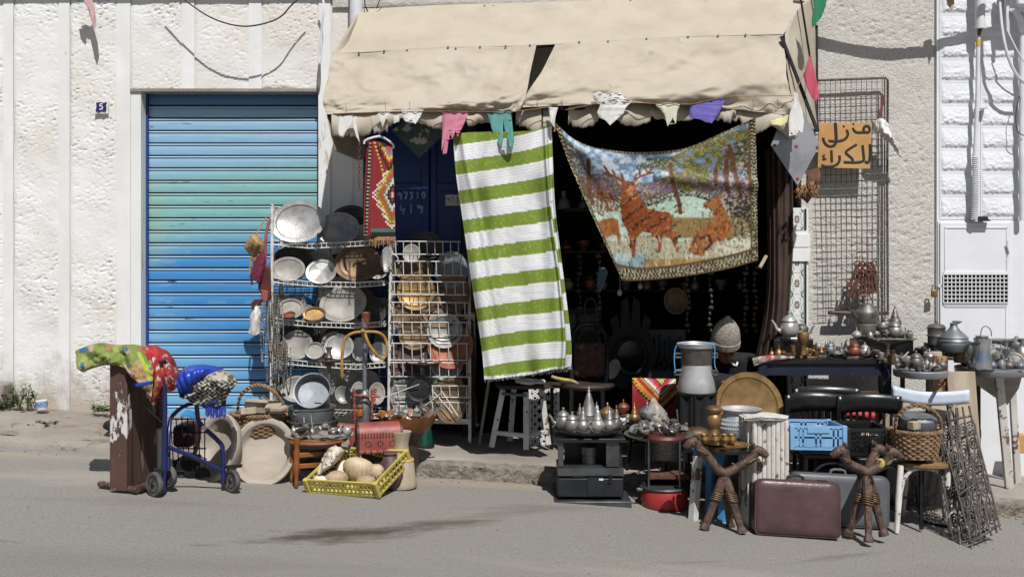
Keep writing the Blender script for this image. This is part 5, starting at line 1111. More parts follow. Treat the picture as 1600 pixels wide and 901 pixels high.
for a in ((664, 385, 7.62, 27, 24, 10, 'darkmetal', 'very dark big plate at the top of the right rack', .06), (643, 396, 7.5, 14, 15, 10, 'duskplate', 'small square pale lid at the top left of the right rack', .08), (647, 420, 7.58, 30, 22, 10, 'bronze', 'brown plate in the second pocket at left', .06), (705, 421, 7.56, 26, 29, 10, 'zinc', 'blue grey round plate at the upper right beside the striped cloth', .06), (650, 454, 7.52, 30, 30, 12, 'brass_e', 'gold rimmed engraved plate glowing on the left of the right rack', .07), (709, 458, 7.52, 26, 29, 12, 'bronze', 'tan rimmed plate at the right beside the striped cloth', .07), (690, 483, 7.5, 31, 29, 12, 'bronze', 'dark bronze plate at the centre of the right rack', .07), (640, 494, 7.5, 27, 26, 12, 'bronze_e', 'brown engraved plate at left in the fourth pocket', .07), (694, 504, 7.48, 32, 30, 12, 'plum', 'plum coloured plate with dark rim', .07), (695, 516, 7.46, 28, 27, 12, 'pewter', 'grey plate in front of the plum one', .07), (648, 520, 7.47, 26, 26, 12, 'bronze', 'tan brown plate at left in the fifth pocket', .07), (704, 540, 7.46, 36, 35, 12, 'copper', 'large reddish copper plate at right', .05), (650, 556, 7.47, 28, 30, 12, 'plum', 'plum brown plate with a white mark in the sixth pocket', .06), (628, 560, 7.5, 22, 28, 12, 'plum', 'plum brown plate behind the marked one at left', .06), (698, 566, 7.5, 26, 28, 12, 'pewter', 'grey ringed plate below the copper one', .07), (645, 594, 7.5, 30, 30, 12, 'oldpewter', 'tarnished plate behind the green water pipe', .07), (696, 598, 7.48, 27, 28, 12, 'bronze', 'brown grey plate low at right', .07), (680, 618, 7.46, 27, 30, 12, 'oldpewter', 'tarnished plate low in the middle', .07), (704, 624, 7.44, 26, 36, 12, 'bronze', 'tall tan oval plate at the bottom right of the rack', .06), (630, 618, 7.46, 20, 26, 12, 'pewter', 'grey plate at the bottom left of the right rack', .07)):
    dish('plate', a[0], a[1], a[2], a[3], a[4], a[5], a[6], a[7], G2, a[8])
pan = dish('frying_pan', 655, 606, 7.38, 20, 20, 8, 'black_iron', 'round black pan hung on the front of the right rack', depth=.14, cat='pan')
# --- hanging leather things and necklaces at the left of the rack
sg = thing('straw_bag', 'frayed straw bag hanging at the top left of the left rack', 'bag', P(400, 390, 7.55))
A, u, v = loft([[(382, 385, 7.55), (392, 370, 7.50), (398, 366, 7.50), (412, 376, 7.52)], [(385, 390, 7.52), (393, 380, 7.46), (402, 378, 7.46), (411, 388, 7.50)], [(390, 397, 7.54), (396, 395, 7.50), (404, 392, 7.50), (410, 396, 7.52)]], 30, 20, wr(.05, 5))
part(MB().grid(A), 'flap', mt['straw'], sg, solid=.008, ang=120)
part(MB().path([P(400, 368, 7.50), P(408, 352, 7.52), P(416, 340, 7.55)], .005, 6).path([P(393, 400, 7.50), P(391, 420, 7.50), P(394, 445, 7.50)], .008, 6), 'strap', mt['straw'], sg)
part(MB().lathe([(.03, 0), (.05, .05), (.05, .12), (.035, .15)], P(402, 415, 7.56), M.Rotation(.15, 3, 'Y'), 18), 'pouch', mt['straw'], sg)
A, u, v = loft([[(404, 402, 7.52), (412, 396, 7.48), (414, 404, 7.50)], [(396, 420, 7.50), (406, 418, 7.43), (412, 420, 7.48)], [(393, 432, 7.50), (401, 440, 7.42), (408, 440, 7.48)]], 30, 20, wr(.03, 6, 12, 12))
solo(MB().grid(A), 'knitted_pouch', mat('burgundy_knit', C('6d1f3c'), C('551830'), 30, .95, bump=.8, bsc=90), 'burgundy knitted pouch hanging below the straw bag', 'pouch', solid=.03, ang=120)
def sheath(poly, D, m, label, th=.035):
    t = thing('leather_pouch', label, 'pouch', P(poly[0][0], max(q[1] for q in poly), D), group='studded leather pouches')
    part(MB().prism([((x - 800) * D / F, 1.6 - (y - 400) * D / F) for x, y in poly], th, M.Translation((0, D, 0))), 'body', mt[m], t, bev=.006)
    m_ = MB(); n = len(poly)
    for i in range(n):
        a, b = poly[i], poly[(i + 1) % n]; L = math.hypot(b[0] - a[0], b[1] - a[1]); k = max(int(L / 4), 1)
        cx = sum(q[0] for q in poly) / n; cy = sum(q[1] for q in poly) / n
        for j in range(k):
            f = (j + .5) / k; x = a[0] + (b[0] - a[0]) * f; y = a[1] + (b[1] - a[1]) * f
            m_.ell(P(x + (cx - x) * .14, y + (cy - y) * .14, D - th / 2 - .001), .0035, 5)
    part(m_, 'stud', mt['brass'], t, kind='stuff')
    return t
sheath([(405, 415), (416, 413), (423, 420), (424, 466), (418, 472), (404, 452)], 7.48, 'leather_dark', 'long dark studded leather pouch hanging at the rack corner')
sheath([(393, 474), (398, 468), (408, 466), (410, 470), (402, 482), (395, 484)], 7.44, 'leather_dark', 'small rounded leather pouch hanging left of the long one', .05)
sheath([(409, 452), (420, 455), (419, 471), (411, 472)], 7.45, 'leather_red', 'small red brown leather pouch under the long one', .03)
solo(MB().path([P(436, 326, 7.60), P(426, 334, 7.53), P(418, 352, 7.50), P(415, 375, 7.48), P(415, 412, 7.48)], .011, 8, smooth=2), 'leather_strap', mat('rose_leather', C('8a4a55'), C('733c47'), 9, .7), 'rose coloured strap looped over the top of the left rack', 'strap')
A, u, v = loft([[(396, 478, 7.46), (402, 476, 7.42), (408, 488, 7.45)], [(393, 495, 7.46), (400, 494, 7.40), (406, 500, 7.45)], [(389, 520, 7.46), (397, 524, 7.42), (405, 521, 7.45)]], 20, 20, wr(.04, 9, 6, 6))
solo(MB().grid(A), 'cloth_pouch', mt['white_cloth'], 'off white cloth pouch hanging above the basket handle', 'pouch', solid=.02, ang=120)
rr = random.Random(12)
for k in range(13):
    x = 410 + k * 3.4 + rr.uniform(-1, 1); D = 7.43 + .02 * (k % 4); yb = 505 + rr.uniform(0, 90) if k < 9 else 560 + rr.uniform(0, 45); y0 = 470 + (k * 6 if k > 8 else rr.uniform(-8, 12)); w_ = rr.uniform(2, 5)
    pts = [(x - w_ * .5, y0), (x - w_, (y0 + yb) / 2), (x, yb), (x + w_, (y0 + yb) / 2), (x + w_ * .5, y0)]
    cv = catmull(np.array([tuple(P(a, b, D)) for a, b in pts]), 60)
    m_ = MB()
    for i, p in enumerate(cv):
        if i % (1 if k % 3 else 2) == 0:
            r = rr.uniform(.0045, .0075) * (1.6 if i == 30 else 1); m_.lathe([(1e-4, -r), (r * .8, -r * .6), (r, 0), (r * .8, r * .6), (1e-4, r)], p, None, 5)
    m_.path(cv[::4], .0018, 4)
    solo(m_, 'necklace', mt['bead' if k % 4 else 'duskplate'], '%s necklace of %s beads at the left rack, %s' % (('short', 'long')[yb > 545], ('fine', 'coarse', 'pale chunky')[(k % 3 == 0) + (k % 4 == 0)], ('outermost left', 'left side', 'beside the white pouch', 'left of middle', 'in the middle', 'behind the middle one', 'right of middle', 'near the rack post', 'against the rack post', 'looped on the post', 'hanging lowest right', 'second from right', 'rightmost')[k]), 'necklace', 'bead necklaces at the left rack')
for (x, y, r) in ((437, 606, .02), (444, 601, .016), (425, 590, .014)):
    solo(MB().lathe([(r * .5, -.003), (r, -.004), (r, .004), (r * .5, .003)], P(x, y, 7.43), M.Rotation(R(90), 3, 'X'), 18), 'pendant', mt['bead'], 'round silver pendant at the bottom of the hanging necklaces', 'pendant', 'round pendants')
# --- kilim on a hanger
kh = thing('coat_hanger', 'white plastic coat hanger holding the red kilim', 'hanger', P(594, 225, 6.92))
part(MB().path([P(569, 225, 6.93), P(570, 219, 6.93), P(590, 213, 6.93), P(598, 214, 6.95), P(613, 224, 7.0), P(616, 230, 7.0), P(612, 232, 7.0)], .008, 8, smooth=1).path([P(593, 213, 6.94), P(593, 200, 6.96), P(597, 196, 6.97)], .005, 6), 'hanger_body', mt['white_pvc'], kh)
KL = 6.96
A, u, v = loft([[(574, 222, KL), (580, 220, KL - .02), (590, 222, KL - .01), (600, 223, KL + .03), (613, 232, KL + .05)], [(571, 270, KL), (579, 270, KL - .025), (590, 270, KL - .01), (602, 270, KL), (615, 270, KL + .03)], [(569, 320, KL), (577, 320, KL - .03), (590, 320, KL), (604, 320, KL), (617, 320, KL + .02)], [(568, 368, KL), (577, 369, KL - .02), (588, 369, KL), (602, 371, KL), (618, 372, KL + .02)]], 110, 150, lambda u, v: .012 * np.sin(u * 11) - .03 * np.exp(-((u - .17) / .05) ** 2))
x, y = pxy(A); x = x + 3 * (v - .5)
q = 3.0; xq = np.floor(x / q) * q; yq = np.floor(y / q) * q
c = np.ones((*A.shape[:2], 3)) * np.array(C('7d2025'))
d = np.abs(xq - 612) * 1.15 + np.abs(yq - 303) * .62
for r_, cc in ((31, 'b9a23a'), (28, '7a6a2e'), (23, 'a83c1e'), (18.5, '6a6a58'), (15, 'b7b9ad'), (11, '141214'), (6, '8c1e24'), (2.6, 'a9a9a0')): c[d < r_] = C(cc)
ring = (d > 30) & (d < 37) & (((xq + yq) % 6) < 3); c[ring] = C('d0c9b8')
d2 = np.abs(xq - 606) * 1.3 + np.abs(yq - 208) * .75
for r_, cc in ((44, '15110f'), (38, '8c1e24'), (33, 'b9a23a'), (28, '7d6a80'), (22, 'a83c1e'), (15, 'c0a63c'), (9, '8a8f78')): c[(d2 < r_) & (xq > 585) & (yq < 266)] = C(cc)
seam = np.abs(x - (578 - (y - 220) * .035)) < 2.0; c[seam] = C('120e0e'); c[seam & (np.sin(y * 1.1) > .5)] = C('b5a890')
c[(y > 357) & (x > 581)] = C('3f6660'); c[(y > 362.5) & (x > 581)] = C('1a1614')
ed = (((yq / 3) % 2) < 1) & (np.abs(x - (583 + (y - 220) * .3)) < 1.6) & (y < 300); c[ed] = C('c7a24a')
m_ = MB().grid(A); m_.col = c.reshape(-1, 3)
kk = thing('kilim', 'narrow red kilim with a stepped diamond hanging from the white hanger', 'rug', P(593, 372, KL))
part(m_, 'woven_panel', mt['vcloth'], kk, solid=.006, ang=180)
m_ = MB(); rr = random.Random(4)
for k in range(40): x = 579 + k; m_.path([P(x, 370, KL), P(x + rr.uniform(-2, 2), 376, KL - .01), P(x + rr.uniform(-3, 3), 381 + rr.uniform(-3, 7), KL)], .003, 4)
part(m_, 'fringe', mt['rope'], kk, kind='stuff')
# dark painted diamond board behind
dbd = thing('diamond_board', 'dark weathered diamond shaped board hanging in front of the blue door', 'board', P(652, 248, 7.5), group='diamond shaped boards')
part(MB().prism([((x - 800) * 7.5 / F, 1.6 - (y - 400) * 7.5 / F) for x, y in ((612, 205), (655, 170), (700, 205), (655, 247))], .02, M.Translation((0, 7.5, 0))), 'panel', mt['teal_chip'], dbd)
# --- green and white striped cloth
SD = 6.9
A, u, v = loft([[(708, 210, SD + .02), (740, 206, SD), (790, 207, SD), (830, 204, SD), (862, 193, SD + .03)], [(712, 270, SD), (745, 272, SD - .03), (790, 270, SD + .03), (835, 266, SD - .02), (864, 260, SD)], [(722, 340, SD), (755, 342, SD + .03), (800, 342, SD - .01), (845, 338, SD + .02), (868, 336, SD)], [(738, 450, SD), (770, 452, SD), (815, 450, SD + .02), (858, 446, SD - .03), (882, 445, SD + .02)], [(752, 540, SD), (780, 542, SD + .02), (820, 540, SD), (862, 536, SD - .03), (892, 530, SD + .02)], [(757, 592, SD), (785, 590, SD), (825, 586, SD + .02), (856, 578, SD - .03), (893, 572, SD)]], 150, 260,
    lambda u, v: .012 * np.sin(u * 26 + 2 * np.sin(v * 3)) + .03 * np.sin(u * 9 + v * 4) + .03 * (fbm(u * 6 + v * 3, v * 3, 77, 3) - .45) - .045 * np.exp(-((u - (.90 - .02 * v)) / .022) ** 2) - .02 * np.exp(-((u - (.12 + .22 * v)) / .03) ** 2) * (1 - v))
x, y = pxy(A)
sl_ = y + 24 * (u ** 1.5) * np.clip(1.3 - .5 * v, 0, 2) - 6 * u * (v) - np.where(u > .905, 20, 0) * (v > .35) 
sl_ = sl_ + 8 * v * np.sin(u * 3.1)
f = ((sl_ - 206) / 46.0) % 1
c = np.where((f < .46)[..., None], np.array(C('6c7f27')), np.array(C('d2d2d3')))
gl = (vn(x * 1.3, y * 1.3, 3) > .86) & (f < .46); c[gl] = C('93a75a')
for t in (.56, .65, .75, .85, .93): k_ = (.34 * np.exp(-((f - t) / .014) ** 2))[..., None]; c = c * (1 - k_) + np.array(C('6f706e')) * k_
vl = (np.abs((u * 12) % 1 - .5) < .03) & (f < .46); c[vl] = C('6a7d22')
bt = v > .965; c[bt] = patt(A, 'c4c6c0', ['7fa184', '9a9c96', 'd6d4ce'], 3, 5, .5)[bt]
m_ = MB().grid(A); m_.col = c.reshape(-1, 3)
sc_ = thing('striped_cloth', 'long green and white striped cloth hanging from the awning', 'cloth', P(820, 590, SD))
part(m_, 'cloth', mt['vcloth'], sc_, solid=.003, ang=180)
m_ = MB(); rr = random.Random(6)
for k in range(60): x = 757 + k * 2.28; yb = 592 - (x - 757) * .135; m_.path([P(x, yb - 1, SD), P(x + rr.uniform(-1, 1), yb + 2, SD - .01), P(x + rr.uniform(-1.5, 1.5), yb + 4 + rr.uniform(-1, 2), SD)], .0022, 4)
part(m_, 'fringe', mt['white_cloth'], sc_, kind='stuff')
# ================================================================ MIDDLE
# --- chipped stool under the striped cloth
s1 = thing('stool', 'chipped white painted stool with a brown seat under the striped cloth', 'stool', walk(815, 7.5))
def leg_(t, x0, y0, d0, x1, y1, d1, w, m, name='leg'): return part(MB().bar(P(x0, y0, d0), P(x1, y1, d1), w, w * .8, (0, 1, 0)), name, mt[m], t, bev=.003)
for a in ((786, 608, 7.45, 768, 698, 7.42), (822, 612, 7.42, 822, 702, 7.38), (846, 608, 7.6, 857, 694, 7.62), (803, 606, 7.65, 797, 688, 7.7)): leg_(s1, *a, .042, 'chipped_white')
part(MB().bar(P(772, 675, 7.42), P(822, 680, 7.38), .03, .03), 'rail', mt['chipped_white'], s1, bev=.003)
part(MB().bar(P(822, 680, 7.38), P(855, 674, 7.62), .03, .03), 'rail', mt['chipped_white'], s1, bev=.003)
part(MB().bar(P(785, 614, 7.44), P(823, 617, 7.41), .055, .02, (0, 0, 1)), 'apron', mt['teal_chip'], s1)
part(MB().box(P(815, 601, 7.52), (.38, .30, .028), M.Rotation(.1, 3, 'Z')), 'seat', mt['dark_wood'], s1, bev=.006)
cl_, u, v = loft([[(803, 590, 7.45), (826, 592, 7.42), (850, 594, 7.42)], [(806, 596, 7.38), (828, 599, 7.36), (852, 596, 7.38)]], 20, 10, wr(.06, 3))
solo(MB().grid(cl_), 'rag', mt['paper'], 'crumpled pale rag on the chipped stool seat', 'rag', solid=.02, ang=120)
# pierced white screen behind the stool
ps = thing('pierced_screen', 'white pierced lattice panel standing behind the chipped stool', 'screen', walk(848, 7.8))
m_ = MB()
for i in range(3):
    for j in range(7):
        c0 = P(836 + i * 14, 608 + j * 13.5, 7.8)
        for r_ in (.03, .016):
            m_.path([c0 + V((r_ * math.cos(a), 0, r_ * math.sin(a))) for a in np.linspace(0, 6.28, 12, False)], .006, 4, closed=True)
        for a in np.arange(0, 6.28, math.pi / 3): m_.tube(c0 + V((.014 * math.cos(a), 0, .014 * math.sin(a))), c0 + V((.034 * math.cos(a), 0, .034 * math.sin(a))), .005, n=4)
part(m_, 'lattice', mt['white_metal'], ps)
part(MB().bar(P(828, 700, 7.8), P(828, 600, 7.8), .02, .02).bar(P(872, 700, 7.8), P(872, 600, 7.8), .02, .02).bar(P(828, 601, 7.8), P(872, 601, 7.8), .02, .02), 'frame', mt['white_metal'], ps)
solo(MB().tube(P(749, 693, 7.7), P(765, 588, 7.75), .012, n=8), 'broom_stick', mt['palewood'], 'thin wooden stick leaning by the right rack under the striped cloth', 'stick')
# --- armchair with brown cushion
ac = thing('armchair', 'black bentwood armchair with a dark brown floral cushion in the shop doorway', 'chair', walk(922, 7.6))
part(MB().path([P(893, 600, 7.55), P(893, 530, 7.7), P(900, 510, 7.75), P(920, 505, 7.78), P(940, 510, 7.75), P(949, 530, 7.7), P(947, 600, 7.55)], .018, 8, smooth=2), 'bent_frame', mt['black_wood'], ac)
part(MB().path([P(902, 545, 7.72), P(904, 522, 7.75), P(920, 515, 7.76), P(936, 522, 7.75), P(939, 545, 7.72)], .01, 8, smooth=2), 'inner_loop', mt['black_wood'], ac)
part(MB().box(P(921, 562, 7.62), (.24, .07, .27), M.Rotation(-.12, 3, 'X')), 'cushion', mt['cushion'], ac, bev=.03)
part(MB().lathe([(1e-4, 0), (.2, 0), (.21, .02), (.2, .04), (1e-4, .045)], P(918, 605, 7.55), None, 26), 'seat', mt['dark_wood'], ac)
for x, d in ((893, 7.4), (942, 7.4), (900, 7.72), (940, 7.72)): part(MB().tube(P(x, 604, d), V(((x - 800) * d / F, d, sz((x - 800) * d / F))), .017, .013), 'leg', mt['black_wood'], ac)
part(MB().path([V((P(918, 640, 7.55) + V((.17 * math.cos(a), .15 * math.sin(a), 0)))) for a in np.linspace(0, 6.28, 24, False)], .01, 6, closed=True), 'stretcher_ring', mt['black_wood'], ac)
tb = thing('small_table', 'worn dark wooden table top behind the striped cloth edge', 'table', walk(875, 7.7))
part(MB().box(P(878, 601, 7.62), (.26, .22, .022)), 'table_top', mt['dark_wood'], tb, bev=.004)
for x in (862, 894): part(MB().tube(P(x, 603, 7.68), V(((x - 800) * 7.68 / F, 7.68, sz((x - 800) * 7.68 / F))), .014), 'leg', mt['black_wood'], tb)
solo(MB().path([P(862, 588, 7.48), P(875, 592, 7.46), P(893, 594, 7.45), P(902, 598, 7.46), P(905, 606, 7.46)], [.012, .013, .012, .01, .016], 8, smooth=1), 'plaited_belt', mat('yellow_plait', C('b5a95c'), C('8d6a55'), 40, .9, bump=.4), 'yellow plaited cord with a tassel lying on the dark table', 'cord')
# --- inside the shop, in the dark
hm = thing('hand_ornament', 'large black hand shaped mirror frame standing inside the dark shop', 'ornament', walk(985, 8.4))
DH = 8.35
pl_ = [(952, 592), (945, 560), (950, 530), (958, 520), (953, 500), (964, 490), (969, 515), (971, 470), (981, 462), (985, 512), (989, 462), (999, 470), (1001, 515), (1007, 490), (1017, 500), (1012, 522), (1020, 532), (1024, 560), (1016, 592), (1000, 606), (968, 606)]
hole = MB().path([P(985 + 24 * math.cos(a), 556 + 28 * math.sin(a), DH - .03) for a in np.linspace(0, 6.28, 32, False)], .022, 8, closed=True)
part(MB().prism([((x - 800) * DH / F, 1.6 - (y - 400) * DH / F) for x, y in pl_], .03, M.Translation((0, DH, 0))), 'panel', mat('dark_grey_paint', C('1c1c1e'), C('161618'), 8, .7), hm)
part(hole, 'mirror_rim', mt['black_iron'], hm)
part(MB().prism([((x - 800) * DH / F, 1.6 - (y - 400) * DH / F) for x, y in [(985 + 23 * math.cos(a), 556 + 27 * math.sin(a)) for a in np.linspace(0, 6.28, 28, False)]], .01, M.Translation((0, DH - .02, 0))), 'mirror_glass', mat('dark_mirror', C('3a3c40'), None, 5, .1, 1, bump=0), hm)
wp = thing('wall_board', 'pale grey board with hanging ladles inside the dark shop', 'board', walk(1035, 8.6))
part(MB().bb(P(1008, 600, 8.6), P(1070, 514, 8.65)), 'panel', mat('grey_board', C('6b6a68'), C('5a5958'), 5, .8), wp)
for k in range(7):
    x = 1014 + k * 8; y0 = 520 + (k * 7 % 12); solo(MB().path([P(x, y0, 8.55), P(x, y0 + 35, 8.55)], .008, 6).ell(P(x, y0 + 42, 8.54), (.03, .014, .04), 10), 'ladle', mt['black_iron'], ('first', 'second', 'third', 'fourth', 'fifth', 'sixth', 'seventh')[k] + ' dark ladle from the left on the grey board inside the shop', 'ladle', 'ladles hanging in the shop')
dish('plate', 1056, 470, 8.3, 19, 21, 6, 'bronze_e', 'round bronze plate hanging in the dark of the shop', depth=.08)
dish('plate', 958, 576, 7.95, 10, 16, 10, 'duskplate', 'pale oval plate tilted beside the armchair', depth=.1, roll=-24)
cbk = thing('cabinet', 'dim dark cabinet behind the armchair inside the shop', 'cabinet', walk(900, 8.7))
part(MB().bb(P(868, 640, 8.7), P(935, 480, 9.0)), 'body', mat('dim_brown', C('3b332c'), C('2e2721'), 5, .8), cbk)
part(MB().bb(P(874, 520, 8.67), P(900, 490, 8.695)).bb(P(905, 520, 8.67), P(930, 490, 8.695)), 'door_panel', mat('dim_grey', C('55524e'), None, 5, .7), cbk, bev=.01)
solo(MB().path([P(915, 500, 8.3), P(912, 476, 8.3), P(921, 464, 8.3), P(931, 470, 8.3), P(931, 495, 8.3)], .006, 6, smooth=2), 'wire_loop', mt['wire_grey'], 'thin wire loop in the dark above the armchair', 'wire')
for i, (x, y, m, lab) in enumerate(((968, 455, 'duskplate', 'small pale trinket on a string below the corner of the tapestry'), (1000, 445, 'bead', 'small bead ornament on a string under the middle of the tapestry'), (915, 250, 'bead', 'loose string loop hanging high left of the tapestry'))):
    solo(MB().path([P(x, y - 26, 7.3), P(x + 1, y, 7.3)], .002, 4).ell(P(x, y + 2, 7.3), (.018, .012, .025), 8), 'hanging_ornament', mt[m], lab, 'ornament')
solo(MB().tube(P(1187, 418, 7.2), P(1197, 400, 7.25), .013, n=8), 'roller_end', mt['stone'], 'pale stick end poking out right of the tapestry', 'stick')
A, u, v = loft([[(936, 420, 7.5), (944, 418, 7.5), (950, 425, 7.5)], [(934, 440, 7.5), (941, 445, 7.48), (945, 440, 7.5)], [(935, 456, 7.5), (939, 454, 7.5), (942, 440, 7.5)]], 14, 14, wr(.03, 2))
solo(MB().grid(A), 'rag', mat('slate_blue_cloth', C('56707e'), None, 9, .9), 'small slate blue cloth hanging below the left edge of the tapestry', 'rag', solid=.003, ang=120)
# red lining beside the tapestry
A, u, v = loft([[(1172, 200, 7.0), (1180, 196, 7.0)], [(1174, 215, 7.0), (1181, 214, 6.98)], [(1177, 240, 7.0), (1180, 236, 7.0)]], 8, 16)
solo(MB().grid(A), 'red_rag', mat('crimson_cloth', C('8d1f2e'), None, 9, .9), 'strip of crimson cloth beside the upper right corner of the tapestry', 'rag', solid=.003, ang=120)
# --- brown curtain at the right side of the doorway
A, u, v = loft([[(1196, 235, 7.72), (1212, 230, 7.68), (1236, 235, 7.75)], [(1200, 380, 7.72), (1214, 380, 7.64), (1238, 380, 7.75)], [(1196, 480, 7.72), (1214, 480, 7.62), (1233, 480, 7.75)], [(1180, 565, 7.72), (1204, 570, 7.62), (1232, 575, 7.75)]], 90, 60, lambda u, v: .022 * np.sin(u * 30 + v * 2))
solo(MB().grid(A), 'curtain', mt['brown_cloth'], 'dark brown curtain gathered at the right side of the doorway', 'curtain', solid=.004, ang=180)
A, u, v = loft([[(1258, 268, 7.5), (1280, 262, 7.6)], [(1262, 285, 7.45), (1280, 285, 7.55)], [(1240, 300, 7.5), (1262, 318, 7.6)]], 24, 24, wr(.05, 4))
ht = thing('hanging_bag', 'brown bag with frayed fringe hanging behind the grey diamond plate', 'bag', P(1255, 320, 7.55))
part(MB().grid(A), 'cloth', mat('rust_brown_cloth', C('6b4230'), C('4a2f24'), 9, .9), ht, solid=.01, ang=120)
m_ = MB(); rr = random.Random(3)
for k in range(34): x = 1246 + rr.random() * 32; y = 283 + rr.random() * 14; m_.path([P(x, y, 7.44), P(x + rr.uniform(-4, 4), y + 5, 7.42), P(x + rr.uniform(-6, 6), y + rr.uniform(8, 16), 7.43)], .0035, 4)
part(m_, 'fringe', mt['rope'], ht, kind='stuff')
# --- grey diamond plate
dp = thing('diamond_board', 'flat grey metal diamond with four screws hanging at the awning corner', 'board', P(1245, 292, 6.98), group='diamond shaped boards')
poly = [(1205, 232), (1228, 196), (1254, 188), (1281, 222), (1246, 291)]
part(MB().prism([((x - 800) * 7.0 / F, 1.6 - (y - 400) * 7.0 / F) for x, y in ((1204, 227), (1226, 172), (1252, 168), (1281, 226), (1246, 291))], .012, M.Translation((0, 7.0, 0))), 'panel', mt['galv'], dp, bev=.003)
for x, y in ((1210, 227), (1244, 228), (1277, 230), (1246, 279)): part(MB().lathe([(.012, 0), (.011, .004), (1e-4, .006)], P(x, y, 6.993), M.Rotation(R(90), 3, 'X'), 10), 'screw', mt['copper'], dp)
# ================================================================ tapestry with deer
TP = thing('tapestry', 'velvet tapestry of a stag and two hinds hung by its corners in the doorway', 'tapestry', P(1040, 430, 6.95))
TD = 6.93
A, u, v = loft([[(866, 190, TD), (905, 222, TD + .02), (960, 236, TD), (1020, 238, TD), (1075, 230, TD), (1130, 207, TD - .02), (1180, 184, TD)],
                [(872, 208, TD), (910, 236, TD - .03), (965, 260, TD - .02), (1020, 262, TD), (1078, 252, TD), (1132, 228, TD - .04), (1181, 208, TD)],
                [(890, 258, TD), (925, 282, TD + .02), (975, 306, TD - .03), (1025, 306, TD - .02), (1080, 298, TD), (1132, 285, TD - .02), (1182, 268, TD)],
                [(922, 330, TD), (948, 346, TD + .01), (988, 360, TD), (1030, 360, TD - .02), (1082, 350, TD - .01), (1134, 338, TD - .02), (1183, 326, TD)],
                [(972, 438, TD), (985, 439, TD), (1010, 438, TD), (1045, 435, TD - .02), (1090, 429, TD - .02), (1138, 420, TD - .02), (1184, 407, TD)]], 300, 240,
    lambda u, v: .016 * np.sin((u * 1.2 + v) * 10) * (1 - v) - .03 * np.exp(-((v - .28 - .55 * np.abs(u - .42)) / .05) ** 2) * (u > .5) - .02 * np.exp(-((u - .16 - .1 * v) / .03) ** 2) * (1 - v))
X, Y = pxy(A)
c = np.ones((*X.shape, 3)) * np.array(C('8fa3b5'))
def inpoly(pts):
    r = np.zeros(X.shape, bool); n = len(pts)
    for i in range(n):
        (x0, y0), (x1, y1) = pts[i], pts[(i + 1) % n]
        if y0 == y1: continue
        r ^= ((y0 > Y) != (y1 > Y)) & (X < (x1 - x0) * (Y - y0) / (y1 - y0) + x0)
    return r
def near(pts, w):
    d = np.full(X.shape, 1e9)
    for i in range(len(pts) - 1):
        (x0, y0), (x1, y1) = pts[i][:2], pts[i + 1][:2]; dx, dy = x1 - x0, y1 - y0
        t = np.clip(((X - x0) * dx + (Y - y0) * dy) / (dx * dx + dy * dy + 1e-9), 0, 1)
        d = np.minimum(d, np.hypot(X - x0 - t * dx, Y - y0 - t * dy))
    return d < w
n1 = fbm(X / 9, Y / 9, 3); n2 = fbm(X / 2.3, Y / 2.6, 5, 3); n3 = fbm(X / 3.6, Y / 3.6, 8, 3)
def put(mk, *cols, nz=None):
    nz = n2 if nz is None else nz
    for i, cc in enumerate(cols):
        th = -1 if i == 0 else .36 + .10 * i
        c[mk & (nz > th)] = C(cc)
put(Y < 330, '7b8fa8', '98adc0', 'bfc9d0', nz=n1)
hz = 300 + (X - 1000) * -.02 + 8 * np.sin(X / 22)
put(Y > hz - 22, '7f6c80', '8c7654', '2b2823', '8d8a74', nz=n2)
put(Y > hz + 6, '2f2f2b', '8f9c88', 'c0c4b2', '3a352c', nz=n2)
put((Y > hz + 16) & (X < 1110), 'b4cabf', 'c3d6cb', 'a8986c', '4a4c44', nz=n3)
put((Y > 340) & (X > 1030) & (Y < 372), '94804e', 'a58f58', '6f6b42', nz=n3)
put(Y > 372 + 6 * np.sin(X / 15), 'b5ac93', 'c4bfa8', '7b7a68', '2b2c2a', nz=n2)
put((Y > 395) & (X < 1010), '8fa7ad', '7d98a3', 'b3c0c0', nz=n1)
put((Y > 404) & (X > 1005) & (Y < 425), 'a58a5c', 'b59d70', nz=n1)
# foliage masses
put(inpoly([(1010, 258), (1060, 240), (1130, 210), (1178, 196), (1182, 262), (1140, 268), (1100, 290), (1070, 302), (1060, 285), (1030, 282), (1050, 272)]) & (n1 > .36), '6f6f42', '8d8a58', 'a89a66', '43472e', nz=n2)
put(inpoly([(990, 262), (1012, 246), (1050, 244), (1062, 256), (1040, 266), (1012, 262), (1000, 268)]) & (n2 > .4), '3f4a30', '566042', nz=n3)
put(inpoly([(1130, 230), (1182, 210), (1184, 400), (1150, 395), (1140, 330), (1120, 300)]) & (n2 > .42), '3a372d', '9a8d78', 'c0a79a', '6e5a46', nz=n3)
put(inpoly([(872, 205), (905, 235), (935, 300), (945, 340), (925, 330)]) & (n2 > .4), '6b6142', '8c5a36', '3b372c', nz=n3)
put(inpoly([(925, 288), (965, 306), (966, 330), (945, 332)]) & (n2 > .38), '8d5a34', 'a06a40', '54402e', nz=n3)
for tr_ in ([(1047, 258), (1052, 290), (1062, 320), (1063, 332)], [(1136, 238), (1134, 262), (1137, 300)], [(1140, 230), (1148, 270), (1158, 308)], [(919, 250), (921, 300), (926, 318)], [(1118, 265), (1119, 288)], [(1170, 255), (1176, 330), (1178, 372)]):
    put(near(tr_, 3.4), '6a4630', '8d6040', '33251d', nz=n2)
br = [('6d3f22', '8a5028', 'a1643a', '3d271b')]
def deer(pts, light=False): put(inpoly(pts), '9c5a2c' if not light else 'a8733f', '7d4320', 'bb8350', '3a2014', nz=fbm(X / 4 + Y / 6, Y / 7, 12, 3))
